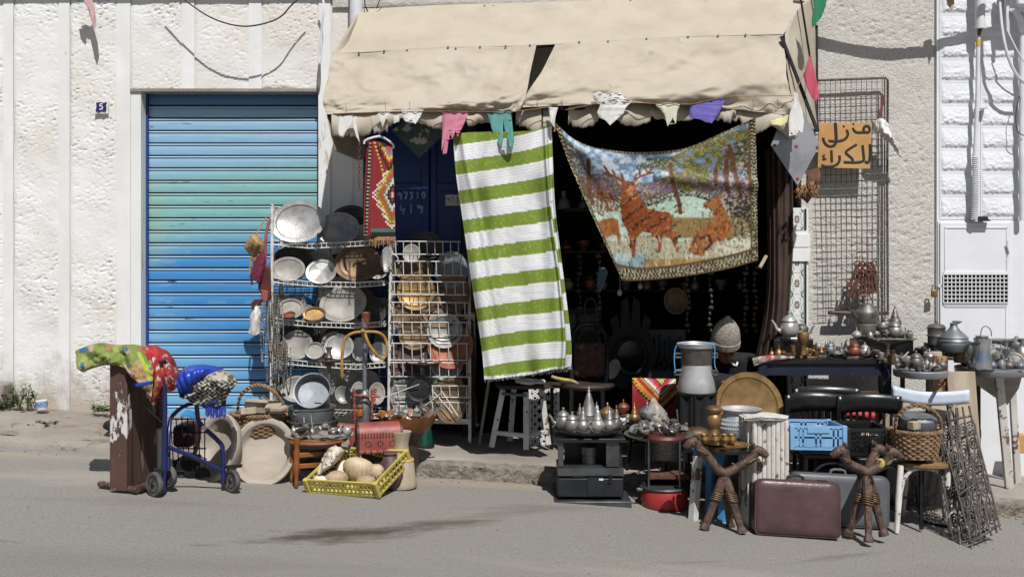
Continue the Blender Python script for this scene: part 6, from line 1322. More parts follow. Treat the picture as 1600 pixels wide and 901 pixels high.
# standing stag
deer([(972, 286), (990, 283), (994, 300), (1000, 308), (1012, 326), (1030, 330), (1046, 332), (1051, 345), (1049, 358), (1057, 372), (1061, 392), (1056, 394), (1050, 376), (1036, 364), (1034, 378), (1032, 395), (1027, 396), (1029, 376), (1016, 364), (1004, 362), (994, 372), (992, 402), (987, 403), (987, 380), (980, 360), (972, 346), (969, 322), (970, 300)])
deer([(982, 350), (988, 362), (987, 388), (984, 390), (981, 366)])
put(inpoly([(979, 290), (988, 288), (990, 304), (984, 308), (978, 302)]), 'a9744a', 'b98a60')
stg = (X > 966) & (X < 1064) & (Y > 282) & (Y < 404) & (np.abs(np.sin((X * .8 + Y) / 7.5 + 2.2 * n3)) < .2) & (c[..., 0] > c[..., 2] * 2.2); c[stg] = C('1f1510')
for a_ in ([(974, 284), (962, 277), (952, 272), (944, 260)], [(962, 277), (957, 266)], [(952, 272), (944, 270)], [(974, 284), (971, 272)], [(990, 283), (1000, 276), (1012, 272), (1020, 262)], [(1000, 276), (999, 266)], [(1012, 272), (1008, 262)], [(990, 283), (995, 272)], [(1012, 272), (1019, 270)]):
    put(near(a_, 1.7), '6e4020', '8a5630', nz=n2)
put(near([(970, 287), (966, 284)], 1.6), 'c8a888'); put(near([(993, 287), (998, 283)], 1.6), 'c8a888')
# hind lying at the right
deer([(1099, 324), (1098, 318), (1112, 311), (1120, 308), (1125, 302), (1128, 306), (1126, 314), (1134, 330), (1142, 350), (1141, 364), (1130, 376), (1115, 380), (1106, 390), (1096, 400), (1084, 398), (1075, 392), (1082, 374), (1092, 360), (1112, 350), (1117, 338), (1112, 324), (1104, 327)], True)
put(near([(1094, 372), (1108, 368), (1112, 380), (1100, 392)], 2), '54301a'); put(near([(1084, 380), (1090, 366)], 1.4), '6d3f22')
# hind grazing at the left
deer([(934, 346), (944, 342), (958, 340), (966, 344), (967, 356), (970, 372), (966, 382), (963, 366), (954, 368), (946, 374), (944, 388), (940, 382), (938, 370), (932, 372)], True)
# grasses and flowers
for k in range(70):
    x0 = random.uniform(980, 1176); y0 = random.uniform(374, 420); put(near([(x0, y0), (x0 + random.uniform(-4, 4), y0 - random.uniform(4, 10))], .8), random.choice(['d0ccb4', '2c2d2a', 'c7c3a8', '8a8668']))
put((n2 > .62) & (Y > 335) & (X > 1040) & (X < 1110) & (Y < 365), '8d4a4a')
put(inpoly([(1120, 385), (1150, 370), (1180, 365), (1184, 395), (1130, 404), (1112, 404)]) & (n2 > .4), 'cbc9b6', 'd4d2c4', '8f8a6c', nz=n3)
# leafy border along three sides
def border(mk, s_, t_):
    c[mk] = C('141311')
    le = (np.sin(s_ * 1.15 + 1.3 * np.sin(t_ * .9)) > .12) & (np.abs(np.sin(t_ * .75 + .9 * np.sin(s_ * .6))) > .35)
    c[mk & le] = C('c9bd98'); c[mk & le & (n2 > .56)] = C('7d6c4a')
border(v > .925, X + .2 * Y, Y)
border(u > .955, Y, X); border((u < .05) & (v > .05), Y * .9, X * 1.2); border(v < .045, X, Y)
for mk in ((np.abs(v - .925) < .006), (v > .985), (np.abs(u - .953) < .006), (np.abs(u - .052) < .006) & (v > .05), (np.abs(v - .047) < .008), v < .01): c[mk] = C('7d6238'); c[mk & (np.sin(X * 2.2 + Y * 1.1) > .3)] = C('3a2c1c')
g_ = c.mean(-1, keepdims=True); c = (c * 1.0 - g_ * .0) * (.66 + .6 * np.clip(n2, .2, .8))[..., None]
sp_ = fbm(X / 2.1, Y / 2.6, 41, 2); c[(sp_ > .66) & (Y > 250) & (c[..., 0] < 2 * c[..., 2])] *= .42; k2_ = (sp_ < .25) & (Y > 250) & (c[..., 0] < 2 * c[..., 2]); c[k2_] = c[k2_] * .5 + .5 * np.array(C('cfcdbd'))
w_ = c.copy()
w_[1:-1, 1:-1] = (c[1:-1, 1:-1] * 2 + c[:-2, 1:-1] + c[2:, 1:-1] + c[1:-1, :-2] + c[1:-1, 2:]) / 6; c = (w_ ** 1.25) * .95 * (1 + .10 * np.sin(Y * 4.2))[..., None]
m_ = MB().grid(A); m_.col = c.reshape(-1, 3)
part(m_, 'woven_picture', mt['vshiny'], TP, solid=.004, ang=180)
part(MB().path([P(863, 172, 6.97), P(867, 182, 6.95), P(864, 190, 6.95), P(868, 198, 6.95), P(866, 206, 6.95)], .006, 6, smooth=1), 'tie_cord', mt['rope'], TP)
# ================================================================ RIGHT: teapots, stoves, tables
def teapot(x, yb, D, s, label, m='pewter', style=0, yaw=0., group='metal teapots on the round tray', spout=True, handle=True, name='teapot', cat='teapot', w=True):
    """s: body half width in photo px"""
    t = thing(name, label, cat, P(x, yb, D), yaw, group)
    k = s * S(D)
    if style == 0: pr = [(.55, 0), (.62, .05), (.9, .4), (1, .75), (.95, 1.1), (.7, 1.45), (.55, 1.6), (.58, 1.68), (.5, 1.7)]; lid = [(.58, 1.7), (.6, 1.78), (.5, 1.95), (.36, 2.5), (.2, 2.95), (.1, 3.05), (.14, 3.15), (.16, 3.25), (.06, 3.4), (.09, 3.5), (1e-4, 3.65)]
    elif style == 1: pr = [(.6, 0), (.7, .05), (.98, .5), (1, .9), (.88, 1.35), (.75, 1.5), (.8, 1.6), (.7, 1.62)]; lid = [(.8, 1.62), (.82, 1.7), (.66, 1.95), (.36, 2.2), (.14, 2.3), (.1, 2.4), (.2, 2.5), (.16, 2.65), (1e-4, 2.72)]
    elif style == 2: pr = [(.5, 0), (.55, .1), (.35, .25), (.4, .35), (.85, .7), (1, 1.1), (.98, 1.3), (1.04, 1.36), (.96, 1.4)]; lid = [(1.0, 1.4), (.9, 1.6), (.5, 1.95), (.16, 2.1), (.1, 2.2), (.18, 2.35), (.1, 2.55), (1e-4, 2.65)]
    else: pr = [(.8, 0), (.85, .05), (.98, .4), (1, .6), (.95, 1.0), (.85, 1.05)]; lid = [(.95, 1.05), (1.0, 1.15), (.85, 1.5), (.6, 2.2), (.4, 2.9), (.22, 3.5), (.12, 3.65), (.2, 3.75), (.1, 3.95), (.14, 4.05), (1e-4, 4.3)]
    part(MB().lathe([(a * k, b * k) for a, b in pr], (0, 0, 0), None, 28), 'body', mt[m], t, w=False)
    part(MB().lathe([(a * k, b * k) for a, b in lid], (0, 0, 0), None, 24), 'lid', mt[m], t, w=False)
    if spout: part(MB().path([V((-.8 * k, 0, .55 * k)), V((-1.3 * k, 0, .75 * k)), V((-1.5 * k, 0, 1.3 * k)), V((-1.85 * k, 0, 1.75 * k))], [.28 * k, .22 * k, .15 * k, .12 * k], 10, smooth=2), 'spout', mt[m], t, w=False)
    if handle: part(MB().path([V((.8 * k, 0, 1.3 * k)), V((1.3 * k, 0, 1.5 * k)), V((1.6 * k, 0, 1.15 * k)), V((1.35 * k, 0, .6 * k)), V((.9 * k, 0, .5 * k))], .09 * k, 8, smooth=2), 'handle', mt[m], t, w=False)
    return t
# paraffin stove with pots
DS1 = 6.66
st1 = thing('paraffin_stove', 'square black paraffin stove carrying a tray of teapots', 'stove', road(920, 6.7))
part(MB().bb(P(872, 776, 6.60), P(966, 731, 6.92)), 'tank_box', mt['stove_black'], st1, bev=.006)
part(MB().bb(P(866, 783, 6.56), P(976, 777, 6.97)), 'base_plate', mt['stove_grey'], st1, bev=.004)
part(MB().bb(P(872, 731, 6.61), P(967, 728, 6.91)), 'deck', mt['stove_grey'], st1)
for x0, x1 in ((872, 880), (947, 967)): part(MB().bb(P(x0, 729, 6.62), P(x1, 684, 6.66)), 'front_post', mt['stove_grey'], st1, bev=.003)
part(MB().bb(P(882, 728, 6.88), P(952, 684, 6.91)), 'back_plate', mt['stove_black'], st1)
part(MB().bb(P(962, 728, 6.66), P(966, 684, 6.9)), 'side_plate', mt['stove_black'], st1)
part(MB().bb(P(868, 685, 6.6), P(970, 678, 6.92)), 'top_plate', mt['stove_black'], st1, bev=.004)
part(MB().lathe(pot_prof([(14, -1), (14, 2), (11.5, 5), (11.5, 20), (12.5, 21), (12.5, 33), (11, 34)], 6.78), P(921, 730, 6.78), None, 24), 'burner', mt['oldpewter'], st1)
m_ = MB().bb(P(918, 775, 6.59), P(943, 745, 6.599)).bb(P(895, 745, 6.594), P(914, 744, 6.599))
part(m_, 'tap_plate', mt['stove_black'], st1)
part(MB().bb(P(936, 750, 6.583), P(942.5, 747, 6.589)), 'maker_label', mt['white_pvc'], st1)
part(MB().bar(P(954, 741, 6.595), P(954, 752, 6.595), .02, .012).bar(P(950, 752, 6.59), P(956, 752, 6.59), .008, .012), 'lever', mt['black_iron'], st1)
tray1 = dish('tray', 920, 667, 6.72, 58, 9, 80, 'oldpewter', 'wide pewter tray of teapots on the black stove', depth=.09, cat='tray')
for i, (x, yb, D, s, sty, m, lab, yaw) in enumerate(((880, 668, 6.66, 12, 1, 'pewter_e', 'teapot with a curved spout at the left end of the stove tray', 0.), (894, 672, 6.60, 11, 1, 'pewter', 'plain teapot second from left in front on the stove tray', 2.6), (911, 673, 6.58, 10.5, 0, 'pewter_e', 'slim teapot third in the front row of the stove tray', 2.9), (934, 673, 6.58, 11, 0, 'silver_e', 'shiny teapot in the middle of the front row on the stove tray', 3.6), (952, 672, 6.6, 10.5, 0, 'pewter', 'teapot right of the middle in front on the stove tray', 2.4), (963, 670, 6.66, 10.5, 0, 'oldpewter', 'dull teapot at the right end of the stove tray', 3.3), (920, 663, 6.78, 14, 3, 'pewter_e', 'tallest pot with a pointed conical lid at the back of the stove tray', 1.), (906, 662, 6.84, 9, 0, 'oldpewter', 'dark teapot behind at left of the conical lid on the stove tray', 1.5), (932, 660, 6.88, 9, 0, 'pewter', 'teapot half hidden right of the conical lid on the stove tray', 1.6), (949, 662, 6.84, 13, 2, 'brass', 'brassy footed teapot with a yellow sticker at the back of the stove tray', 2.))):
    teapot(x, yb, D, s, lab, m, sty, yaw, spout=(i not in (6, 9)), handle=i not in (6,))
# round heater with red base
st2 = thing('round_heater', 'round paraffin heater with a red base and a silver reflector', 'heater', road(1038, 6.66))
D2 = 6.66
part(MB().lathe(pot_prof([(1e-4, 0), (34, 0), (36, 3), (36, 26), (34, 29), (1e-4, 30)], D2), road(1038, D2), None, 36), 'red_tank', mt['red_enamel'], st2)
part(MB().lathe(pot_prof([(1e-4, 29), (36, 29), (38, 31), (36, 33), (1e-4, 33)], D2), road(1038, D2), None, 36), 'ring', mt['stove_grey'], st2)
part(MB().lathe(pot_prof([(1e-4, 104), (32, 104), (33, 108), (30, 112), (1e-4, 112)], D2), road(1038, D2), None, 36), 'top_cap', mt['leather_dark'], st2)
for a in (.5, 2.3, 3.7, 5.4): part(MB().tube(road(1038, D2) + V((.135 * math.cos(a), .135 * math.sin(a), 32 * S(D2))), road(1038, D2) + V((.135 * math.cos(a), .135 * math.sin(a), 106 * S(D2))), .008), 'post', mt['stove_grey'], st2)
A_ = []
for j in range(14):
    z = 36 + j * 2.6; A_.append([tuple(road(1038, D2) + V((.125 * math.cos(a), .02 + .12 * math.sin(a), (z + 26) * S(D2)))) for a in np.linspace(R(20), R(160), 30)])
part(MB().grid(np.array(A_)), 'reflector', mat('mesh_reflector', C('8a8a86'), C('5c5c5a'), 90, .4, .8, bump=.8, bsc=160), st2, solid=.003)
part(MB().bb(P(1015, 742, 6.6), P(1070, 740, 6.75)), 'shelf_rim', mt['rust'], st2)
part(MB().tube(P(1000, 764, 6.62), P(1012, 764, 6.63), .012).ell(P(998, 764, 6.62), (.02, .014, .014), 10), 'filler_cap', mt['oldpewter'], st2)
dish('tray', 1030, 677, 6.7, 56, 9, 80, 'oldpewter', 'wide old tray heaped with silver cups on the red heater', depth=.09, cat='tray')
odds(42, 1032, 675, 6.7, 46, 40, 'small silver piece in the heap on the heater tray', 'silver pieces heaped on the heater tray', 31, ('silver', 'pewter', 'oldpewter', 'pewter'), 14, 'silverware', 'silver_piece')
# low table behind with brass pots
bt_ = thing('low_table', 'dark round low table with brass pots behind the heater tray', 'table', walk(1010, 7.2))
DB = 7.15
part(MB().lathe(pot_prof([(1e-4, 0), (48, 0), (50, 2), (50, 4), (1e-4, 4)], DB), P(1010, 663, DB), None, 36), 'table_top', mt['stove_black'], bt_)
for dx in (-30, 30): part(MB().path([P(1010 + dx, 663, DB), P(1010 + dx * .8, 690, DB), V((P(1010 + dx, 663, DB).x, DB, sz(P(1010 + dx, 663, DB).x)))], .014, 8), 'leg', mt['black_iron'], bt_)
teapot(974, 648, 7.1, 9.5, 'copper brown lidded jar on the small printed tin behind the stove tray', 'copper', 2, 0, 'brass pots on the low table', False, False, 'lidded_jar', 'jar')
solo(MB().bb(P(965, 660, 7.05), P(985, 648, 7.2)), 'printed_tin', mat('white_printed_tin', C('c9cbd0'), C('50608a'), 30, .4, lo=.55, hi=.6), 'white tin with blue print behind the stove tray', 'tin', bev=.01)
teapot(991, 659, 7.05, 8.5, 'slim brass coffee pot with a curved spout on the low table', 'brass', 0, math.pi, 'brass pots on the low table', True, True, 'coffee_pot', 'pot')
teapot(1011, 661, 7.05, 13, 'dull grey footed sugar bowl with a lid on the low table', 'zinc', 2, 0, 'brass pots on the low table', False, False, 'sugar_bowl', 'bowl')
solo(MB().lathe(pot_prof([(6, 0), (9, 4), (8, 12), (5, 16), (7, 20), (4, 28), (2, 30)], 7.0), P(1026, 662, 7.0), None, 16), 'brass_vase', mt['brass'], 'brass vase inside the clear plastic bag', 'vase')
A_ = []
for j in range(16):
    t = j / 15; r = [16, 18, 17, 13, 6, 3][int(t * 4.99)] + (t * 4.99 % 1) * ([18, 17, 13, 6, 3, 2][int(t * 4.99)] - [16, 18, 17, 13, 6, 3][int(t * 4.99)])
    A_.append([tuple(P(1029 - t * 9, 663 - t * 42, 7.0) + V((r * S(7) * (1 + .22 * (random.random() - .5)) * math.cos(a), r * S(7) * (1 + .22 * (random.random() - .5)) * math.sin(a), 0))) for a in np.linspace(0, 2 * math.pi, 20)])
solo(MB().grid(np.array(A_)), 'plastic_bag', mat('clear_plastic', C('d5d3d0'), None, 30, .18, bump=.5, bsc=40, alpha=.38), 'clear crinkled plastic bag round a brass vase', 'bag', ang=20)
# second kilim on a seat
A, u, v = loft([[(988, 590, 7.45), (1022, 591, 7.42), (1056, 592, 7.45)], [(988, 610, 7.4), (1022, 611, 7.36), (1058, 612, 7.4)], [(988, 655, 7.42), (1024, 656, 7.38), (1068, 660, 7.42)]], 120, 110, lambda u, v: .01 * np.sin(u * 9))
x, y = pxy(A); q = 2.6; xq = np.floor(x / q) * q; yq = np.floor(y / q) * q
c = np.ones((*A.shape[:2], 3)) * np.array(C('8e2428'))
d = np.abs(xq - 1031) * .95 + np.maximum(yq - 590, 0) * .9
for r_, cc in ((50, '141011'), (43, 'b98a30'), (36, '8e2428'), (30, 'b98a30'), (27, '4a5a34'), (24, 'c0bcae'), (20.5, '9a6478'), (16, 'a8242c'), (11, '2a2426'), (8.5, 'b98a30'), (5.5, '9c9282')): c[d < r_] = C(cc)
lad = (np.abs(xq - (992 + (y - 592) * .75)) < 8) & (((np.floor(x / 4) + np.floor(y / 4)) % 2) < 1) & (d > 36); c[lad] = C('b9822e')
m_ = MB().grid(A); m_.col = c.reshape(-1, 3)
solo(m_, 'kilim', mt['vcloth'], 'red and orange kilim with a pointed centre draped over a seat in the doorway', 'rug', solid=.006, ang=180)
solo(MB().bb(P(990, 690, 7.5), P(1062, 594, 7.8)), 'seat_box', mt['black_wood'], 'black seat under the red and orange kilim', 'seat', bev=.01)
# couscous steamer on a black pedestal
cp_ = thing('pedestal_table', 'black pedestal table with a dark cloth under the couscous steamer', 'table', walk(1090, 7.1))
part(MB().lathe(pot_prof([(1e-4, 0), (32, 0), (33, 2), (33, 4), (1e-4, 4)], 7.05), P(1088, 615, 7.05), None, 30), 'table_top', mt['black_wood'], cp_)
zg = sz(P(1088, 600, 7.05).x)
part(MB().tube(P(1086, 615, 6.9), V((P(1086, 600, 6.9).x, 6.9, gz(1.3) + .0)), .008), 'front_leg', mt['black_iron'], cp_)
part(MB().grid(np.array([[tuple(P(1088, 615 + j * 10, 7.05) + V(((.135 + .012 * math.sin(a * 9)) * math.cos(a), (.135 + .012 * math.sin(a * 9)) * math.sin(a), 0))) for a in np.linspace(0, 6.283, 80)] for j in range(8)])), 'skirt_cloth', mt['black_cloth'], cp_)
cs_ = thing('steamer', 'tall aluminium couscous steamer tied with blue cord', 'pot', P(1088, 612, 7.05))
part(MB().lathe(pot_prof([(1e-4, 0), (29, 0), (30, 2), (27, 20), (23, 42), (23, 44)], 7.05), P(1088, 612, 7.05), None, 36), 'lower_pot', mt['alum'], cs_)
part(MB().lathe(pot_prof([(23, 43), (24, 45), (24.5, 62), (26, 66), (26, 68), (24, 68)], 7.05), P(1088, 612, 7.05), None, 36), 'upper_pot', mt['oldpewter'], cs_)
part(MB().lathe(pot_prof([(25, 68), (29, 70), (30.5, 75), (31, 76), (29, 76.5), (26, 72), (1e-4, 71)], 7.05), P(1088, 612, 7.05), None, 36), 'lid', mt['alum'], cs_)
for yy in (555, 582):
    for s_ in (-1, 1): part(MB().path([P(1088 + s_ * 23, yy - 3, 7.0), P(1088 + s_ * 33, yy - 3, 6.98), P(1088 + s_ * 33, yy + 3, 6.98), P(1088 + s_ * 24, yy + 3, 7.0)], .007, 6), 'handle', mt['oldpewter'], cs_)
part(MB().path([P(1055, 581, 6.95), P(1053, 560, 6.95), P(1055, 541, 6.97), P(1062, 536, 6.95), P(1090, 535, 6.9), P(1116, 537, 6.95), P(1117, 550, 6.95), P(1116, 570, 6.95), P(1119, 577, 6.95)], .0035, 5, smooth=1).path([P(1053, 582, 6.95), P(1058, 577, 6.94), P(1066, 577, 6.93)], .0035, 5), 'blue_cord', mat('light_blue_cord', C('4f9ad0'), None, 9, .7), cs_)
# large brass tray, cauldron and brass kettle
lt = thing('side_table', 'low dark table behind the camel stool', 'table', road(1140, 6.9))
part(MB().bb(P(1065, 694, 6.68), P(1222, 690, 7.08)), 'table_top', mt['black_wood'], lt)
for x, d in ((1070, 6.7), (1216, 6.7), (1075, 7.05), (1212, 7.05)): part(MB().tube(P(x, 693, d), V(((x - 800) * d / F, d, gz((x - 800) * d / F))), .018), 'leg', mt['black_wood'], lt)
dish('brass_tray', 1170, 636, 6.98, 54, 54, 12, 'brass', 'very large round brass tray with an engraved rim standing upright', depth=.05, cat='tray', rim=.17)
A_ = MB(); rot = M.Rotation(R(78), 3, 'X')
for k in range(70):
    a = k * 2 * math.pi / 70; A_.ell(P(1170, 636, 6.98) + rot @ V((.215 * math.cos(a), .215 * math.sin(a), -.004)), (.008, .006, .012), 6)
cd_ = thing('cauldron', 'big aluminium cauldron with a flared rim and embossed band', 'pot', P(1158, 688, 6.78))
part(MB().lathe(pot_prof([(1e-4, 0), (26, 0), (32, 6), (34.5, 18), (33, 30), (27, 40), (26, 43), (32, 47), (32.5, 48.5), (30, 48.5), (25, 44), (24, 38), (1e-4, 8)], 6.78), P(1157, 686, 6.78), None, 44), 'body', mt['alum'], cd_)
m_ = MB()
for row in (20, 26, 32):
    r = (34.3 if row == 20 else 33.8 if row == 26 else 32) * S(6.78)
    for k in range(56): a = k * 2 * math.pi / 56; m_.ell(P(1157, 686 - row, 6.78) + V((r * math.cos(a), r * math.sin(a), 0)), (.006, .006, .008), 5)
part(m_, 'embossed_band', mt['alum'], cd_, kind='stuff')
bk = thing('flat_kettle', 'squat flat brass kettle beside the brass candlestick', 'kettle', P(1088, 690, 6.8))
part(MB().lathe(pot_prof([(1e-4, 0), (20, 0), (22, 2), (22, 12), (18, 18), (10, 22), (1e-4, 23)], 6.8), P(1089, 672 + 17, 6.8), M.Diagonal(V((1, .8, 1))).to_3x3(), 30), 'body', mt['bronze'], bk)
part(MB().tube(P(1070, 675, 6.7), P(1067, 678, 6.64), .012, .016).ell(P(1072, 663, 6.78), (.015, .015, .018), 10), 'tap', mt['bronze'], bk)
# --- person bent over in the doorway
pe = thing('person', 'person in a grey knitted cap and black coat sitting bent forward in the doorway', 'person', walk(1140, 7.6))
PDp = 7.5
def skin_body(pts, edges, rad, name, m, parent, sub=2, root=0):
    me = bpy.data.meshes.new(name); T = ROOT[parent.name].inverted()
    me.from_pydata([tuple(T @ V(p)) for p in pts], edges, [])
    o = bpy.data.objects.new(name, me); COL.objects.link(o); o.parent = parent; ROOT[o.name] = ROOT[parent.name]
    sk = o.modifiers.new('skin', 'SKIN'); sk.use_smooth_shade = True
    if not me.skin_vertices: 
        me.attributes
    for i, r in enumerate(rad): me.skin_vertices[0].data[i].radius = (r, r) if not isinstance(r, tuple) else r
    me.skin_vertices[0].data[root].use_root = True
    if sub: k = o.modifiers.new('sub', 'SUBSURF'); k.levels = sub; k.render_levels = sub
    me.materials.append(m)
    return o
hip = P(1150, 640, 7.75); ch_ = P(1150, 585, 7.62); nk = P(1142, 552, 7.5)
def J(x, y, D): return P(x, y, D)
pts = [hip, J(1152, 612, 7.72), ch_, J(1147, 562, 7.54), J(1138, 556, 7.5),
       J(1122, 562, 7.6), J(1108, 590, 7.55), J(1118, 596, 7.36),           # his right arm
       J(1176, 566, 7.6), J(1184, 596, 7.5), J(1160, 604, 7.34),            # left arm
       J(1130, 648, 7.72), J(1118, 640, 7.42), J(1116, 690, 7.45), J(1110, 694, 7.36),
       J(1172, 648, 7.72), J(1178, 640, 7.42), J(1176, 692, 7.45), J(1174, 696, 7.36)]
ed = [(0, 1), (1, 2), (2, 3), (3, 4), (2, 5), (5, 6), (6, 7), (2, 8), (8, 9), (9, 10), (0, 11), (11, 12), (12, 13), (13, 14), (0, 15), (15, 16), (16, 17), (17, 18)]
rad = [.14, .15, (.17, .13), .075, .055, .075, .055, .042, .075, .055, .042, .095, .075, .05, .045, .095, .075, .05, .045]
skin_body(pts, ed, rad, 'clothed_body', mt['black_cloth'], pe)
hc = P(1134, 541, 7.40)
hd = MB(); hr = M.Rotation(R(40), 3, 'X')
hd.ell(hc, (.072, .09, .11), 24, hr)
hd.ell(hc + hr @ V((0, -.05, -.06)), (.05, .05, .055), 16, hr)               # jaw
hd.ell(hc + hr @ V((0, -.098, -.02)), (.014, .02, .026), 10, hr)             # nose
for s_ in (-1, 1):
    hd.ell(hc + hr @ V((s_ * .074, .005, -.01)), (.01, .02, .032), 10, hr)     # ears
    hd.ell(hc + hr @ V((s_ * .03, -.078, .02)), (.02, .012, .008), 8, hr)      # brows
part(hd, 'head', mt['skin'], pe, ang=90)
ey = MB()
for s_ in (-1, 1): ey.ell(hc + hr @ V((s_ * .03, -.083, .004)), (.012, .008, .006), 8, hr)
part(ey, 'eye', mt['ink'], pe)
part(MB().ell(hc + hr @ V((0, -.096, -.066)), (.024, .008, .006), 10, hr), 'mouth', mat('lip_red', C('6b3a35'), None, 9, .5), pe)
hb_ = P(1133, 537, 7.36); hrot = M.Rotation(R(24), 3, 'X')
kn = MB().lathe([(.086, -.012), (.099, -.012), (.101, .02), (.104, .05), (.1, .09), (.088, .135), (.066, .17), (.042, .195), (.022, .21), (.024, .217), (.014, .228), (1e-4, .23)], hb_, hrot, 60, flute=.018, nf=30)
part(kn, 'knit_cap', mt['knit'], pe, ang=80)
m_ = MB()
for r_, z in ((.1, -.005), (.102, .012), (.103, .03)): m_.path([hb_ + hrot @ V((r_ * math.cos(a), r_ * math.sin(a), z)) for a in np.linspace(0, 6.28, 40, False)], .008, 6, closed=True)
part(m_, 'cap_brim', mt['knit'], pe)
# forearm and hand with five fingers
w0 = J(1118, 597, 7.34); w1 = J(1131, 598, 7.16)
pa = w1 + V((.015, -.02, -.004))
hp_ = [w0, w0.lerp(w1, .6), w1, pa]
he = [(0, 1), (1, 2), (2, 3)]; hrad = [.04, .034, .026, (.034, .018)]
fx = V((1, 0, -.1)).normalized(); fd = V((.42, -.86, -.28)).normalized()
for i, (off, L) in enumerate(((-.028, .072), (-.010, .082), (.008, .078), (.026, .062))):
    b0 = pa + fx * off + fd * .026; n0 = len(hp_)
    hp_ += [b0, b0 + fd * L * .45, b0 + fd * L * .72 + V((0, .0, -.014)), b0 + fd * L * .86 + V((0, .006, -.034))]
    he += [(3, n0), (n0, n0 + 1), (n0 + 1, n0 + 2), (n0 + 2, n0 + 3)]; hrad += [.0105, .0095, .0088, .0072]
n0 = len(hp_); tb_ = w1 + V((.03, -.008, -.006)); hp_ += [tb_, tb_ + V((.03, -.03, -.012)), tb_ + V((.042, -.06, -.02))]; he += [(2, n0), (n0, n0 + 1), (n0 + 1, n0 + 2)]; hrad += [.013, .0105, .0085]
skin_body(hp_, he, hrad, 'hand', mt['skin'], pe, 2)
A, u, v = loft([[(1110, 580, 7.3), (1150, 586, 7.22), (1185, 580, 7.3)], [(1112, 596, 7.2), (1150, 600, 7.12), (1186, 596, 7.2)], [(1112, 640, 7.22), (1150, 648, 7.14), (1186, 640, 7.22)]], 30, 20, wr(.06, 8))
part(MB().grid(A), 'lap_cloth', mt['black_cloth'], pe, solid=.01, ang=120)
part(MB().path([J(1142, 566, 7.4), J(1150, 572, 7.38), J(1152, 566, 7.42)], .008, 6, smooth=1), 'collar', mt['white_cloth'], pe)
solo(MB().bb(P(1112, 700, 7.66), P(1192, 652, 7.95)), 'crate_seat', mt['dark_wood'], 'dark box the person in the cap sits on', 'seat')
# --- stools shaped like camels
def camel(x, D, label, sp, feet, s=1.):
    t = thing('camel_stool', label, 'stool', road(x, D), group='carved camel stools')
    hub = P(x + sp['hub'][0], sp['hub'][1], D)
    for (px, py, dd) in feet:
        a = P(px, py, dd); k = MB()
        q = lambda f: hub.lerp(a, f)
        k.path([q(-.02), q(.15), q(.3), q(.36), q(.42), q(.6), q(.85), q(.9), q(.93), q(1.0)], [.027, .030, .032, .023, .028, .025, .023, .021, .030, .033], 8, smooth=1, flat=(1, .8, 1))
        lg = part(k, 'leg', mt['camelwood'], t)
        k = MB()
        for i in range(4): c0 = q(.33 + i * .035); k.path([c0 + V((.034 * math.cos(b), .03 * math.sin(b), .006 * math.sin(2 * b))) for b in np.linspace(0, 6.28, 14, False)], .005, 5, closed=True)
        part(k, 'brass_binding', mt['bronze'], lg)
    for (dx, hx, hy, dd) in sp['heads']:
        d_ = 1 if dx > 0 else -1
        pts = [hub + V((0, 0, .01)), P(x + dx * .3, sp['hub'][1] - 9, D + dd * .4), P(x + dx * .66, hy + 20, D + dd * .8), P(hx, hy + 10, D + dd), P(hx + d_ * 2, hy - 1, D + dd), P(hx + d_ * 10, hy + 1, D + dd), P(hx + d_ * 17, hy + 6, D + dd), P(hx + d_ * 21, hy + 9, D + dd)]
        k = MB().path(pts, [.029, .029, .029, .029, .031, .031, .025, .017], 10, smooth=2)
        for e_ in (-1, 1): k.ell(P(hx - d_ * 1, hy - 8, D + dd) + V((0, e_ * .022, 0)), (.009, .009, .018), 8)
        hd_ = part(k, 'camel_head', mt['camelwood'], t)
        k = MB()
        for i in range(5): f = .35 + i * .1; c0 = V(pts[2]).lerp(V(pts[3]), f); k.path([c0 + V((.036 * math.cos(b), .036 * math.sin(b), .012 * math.cos(b) * d_)) for b in np.linspace(0, 6.28, 14, False)], .004, 5, closed=True)
        k.ell(P(hx + d_ * 8, hy + 3, D + dd) + V((0, -.032, 0)), (.006, .004, .006), 8)
        part(k, 'carved_band', mt['bronze'], hd_)
    return t
c1 = camel(1132, 6.15, 'carved camel stool carrying the brass tray of cups', {'hub': (0, 742), 'heads': ((-40, 1090, 690, .0), (48, 1178, 703, 0.), (10, 1146, 692, .3))}, ((1100, 826, 6.12), (1160, 832, 6.08), (1141, 824, 6.25)))
part(MB().lathe(pot_prof([(1e-4, 0), (38, 0), (39, 1), (39, 3), (1e-4, 3)], 6.25), P(1134, 703, 6.25), None, 30), 'seat_disc', mt['black_wood'], c1)
c2 = camel(1355, 6.12, 'carved camel stool with bare top in front of the grey suitcase', {'hub': (0, 740), 'heads': ((-48, 1320, 703, 0.), (40, 1388, 706, .0), (8, 1366, 700, .3))}, ((1325, 836, 6.16), (1357, 846, 6.0), (1381, 836, 6.1)))
solo(MB().path([P(1371, 722, 6.02), P(1376, 716, 6.0), P(1382, 724, 6.0), P(1374, 730, 6.0), P(1378, 722, 5.99)], .009, 6, smooth=1), 'straw_knot', mat('pale_straw', C('b8a468'), C('97854c'), 20, .9), 'pale straw knot tied round the neck of the right camel stool', 'knot')
dish('brass_tray', 1133, 694, 6.22, 40, 5, 80, 'brass', 'small brass tray under the row of brass cups', depth=.08, cat='tray')
cst = thing('candlestick', 'tall brass censer with a baluster shape among brass cups', 'candlestick', P(1116, 692, 6.24))
part(MB().lathe(pot_prof([(1e-4, 0), (16, 0), (15, 5), (9, 14), (7, 22), (7, 24), (10, 28), (12, 38), (10, 44), (8, 46), (12, 50), (13, 54), (9, 58), (4, 59)], 6.24), P(1116, 692, 6.24), None, 28), 'body', mt['brass_e'], cst)
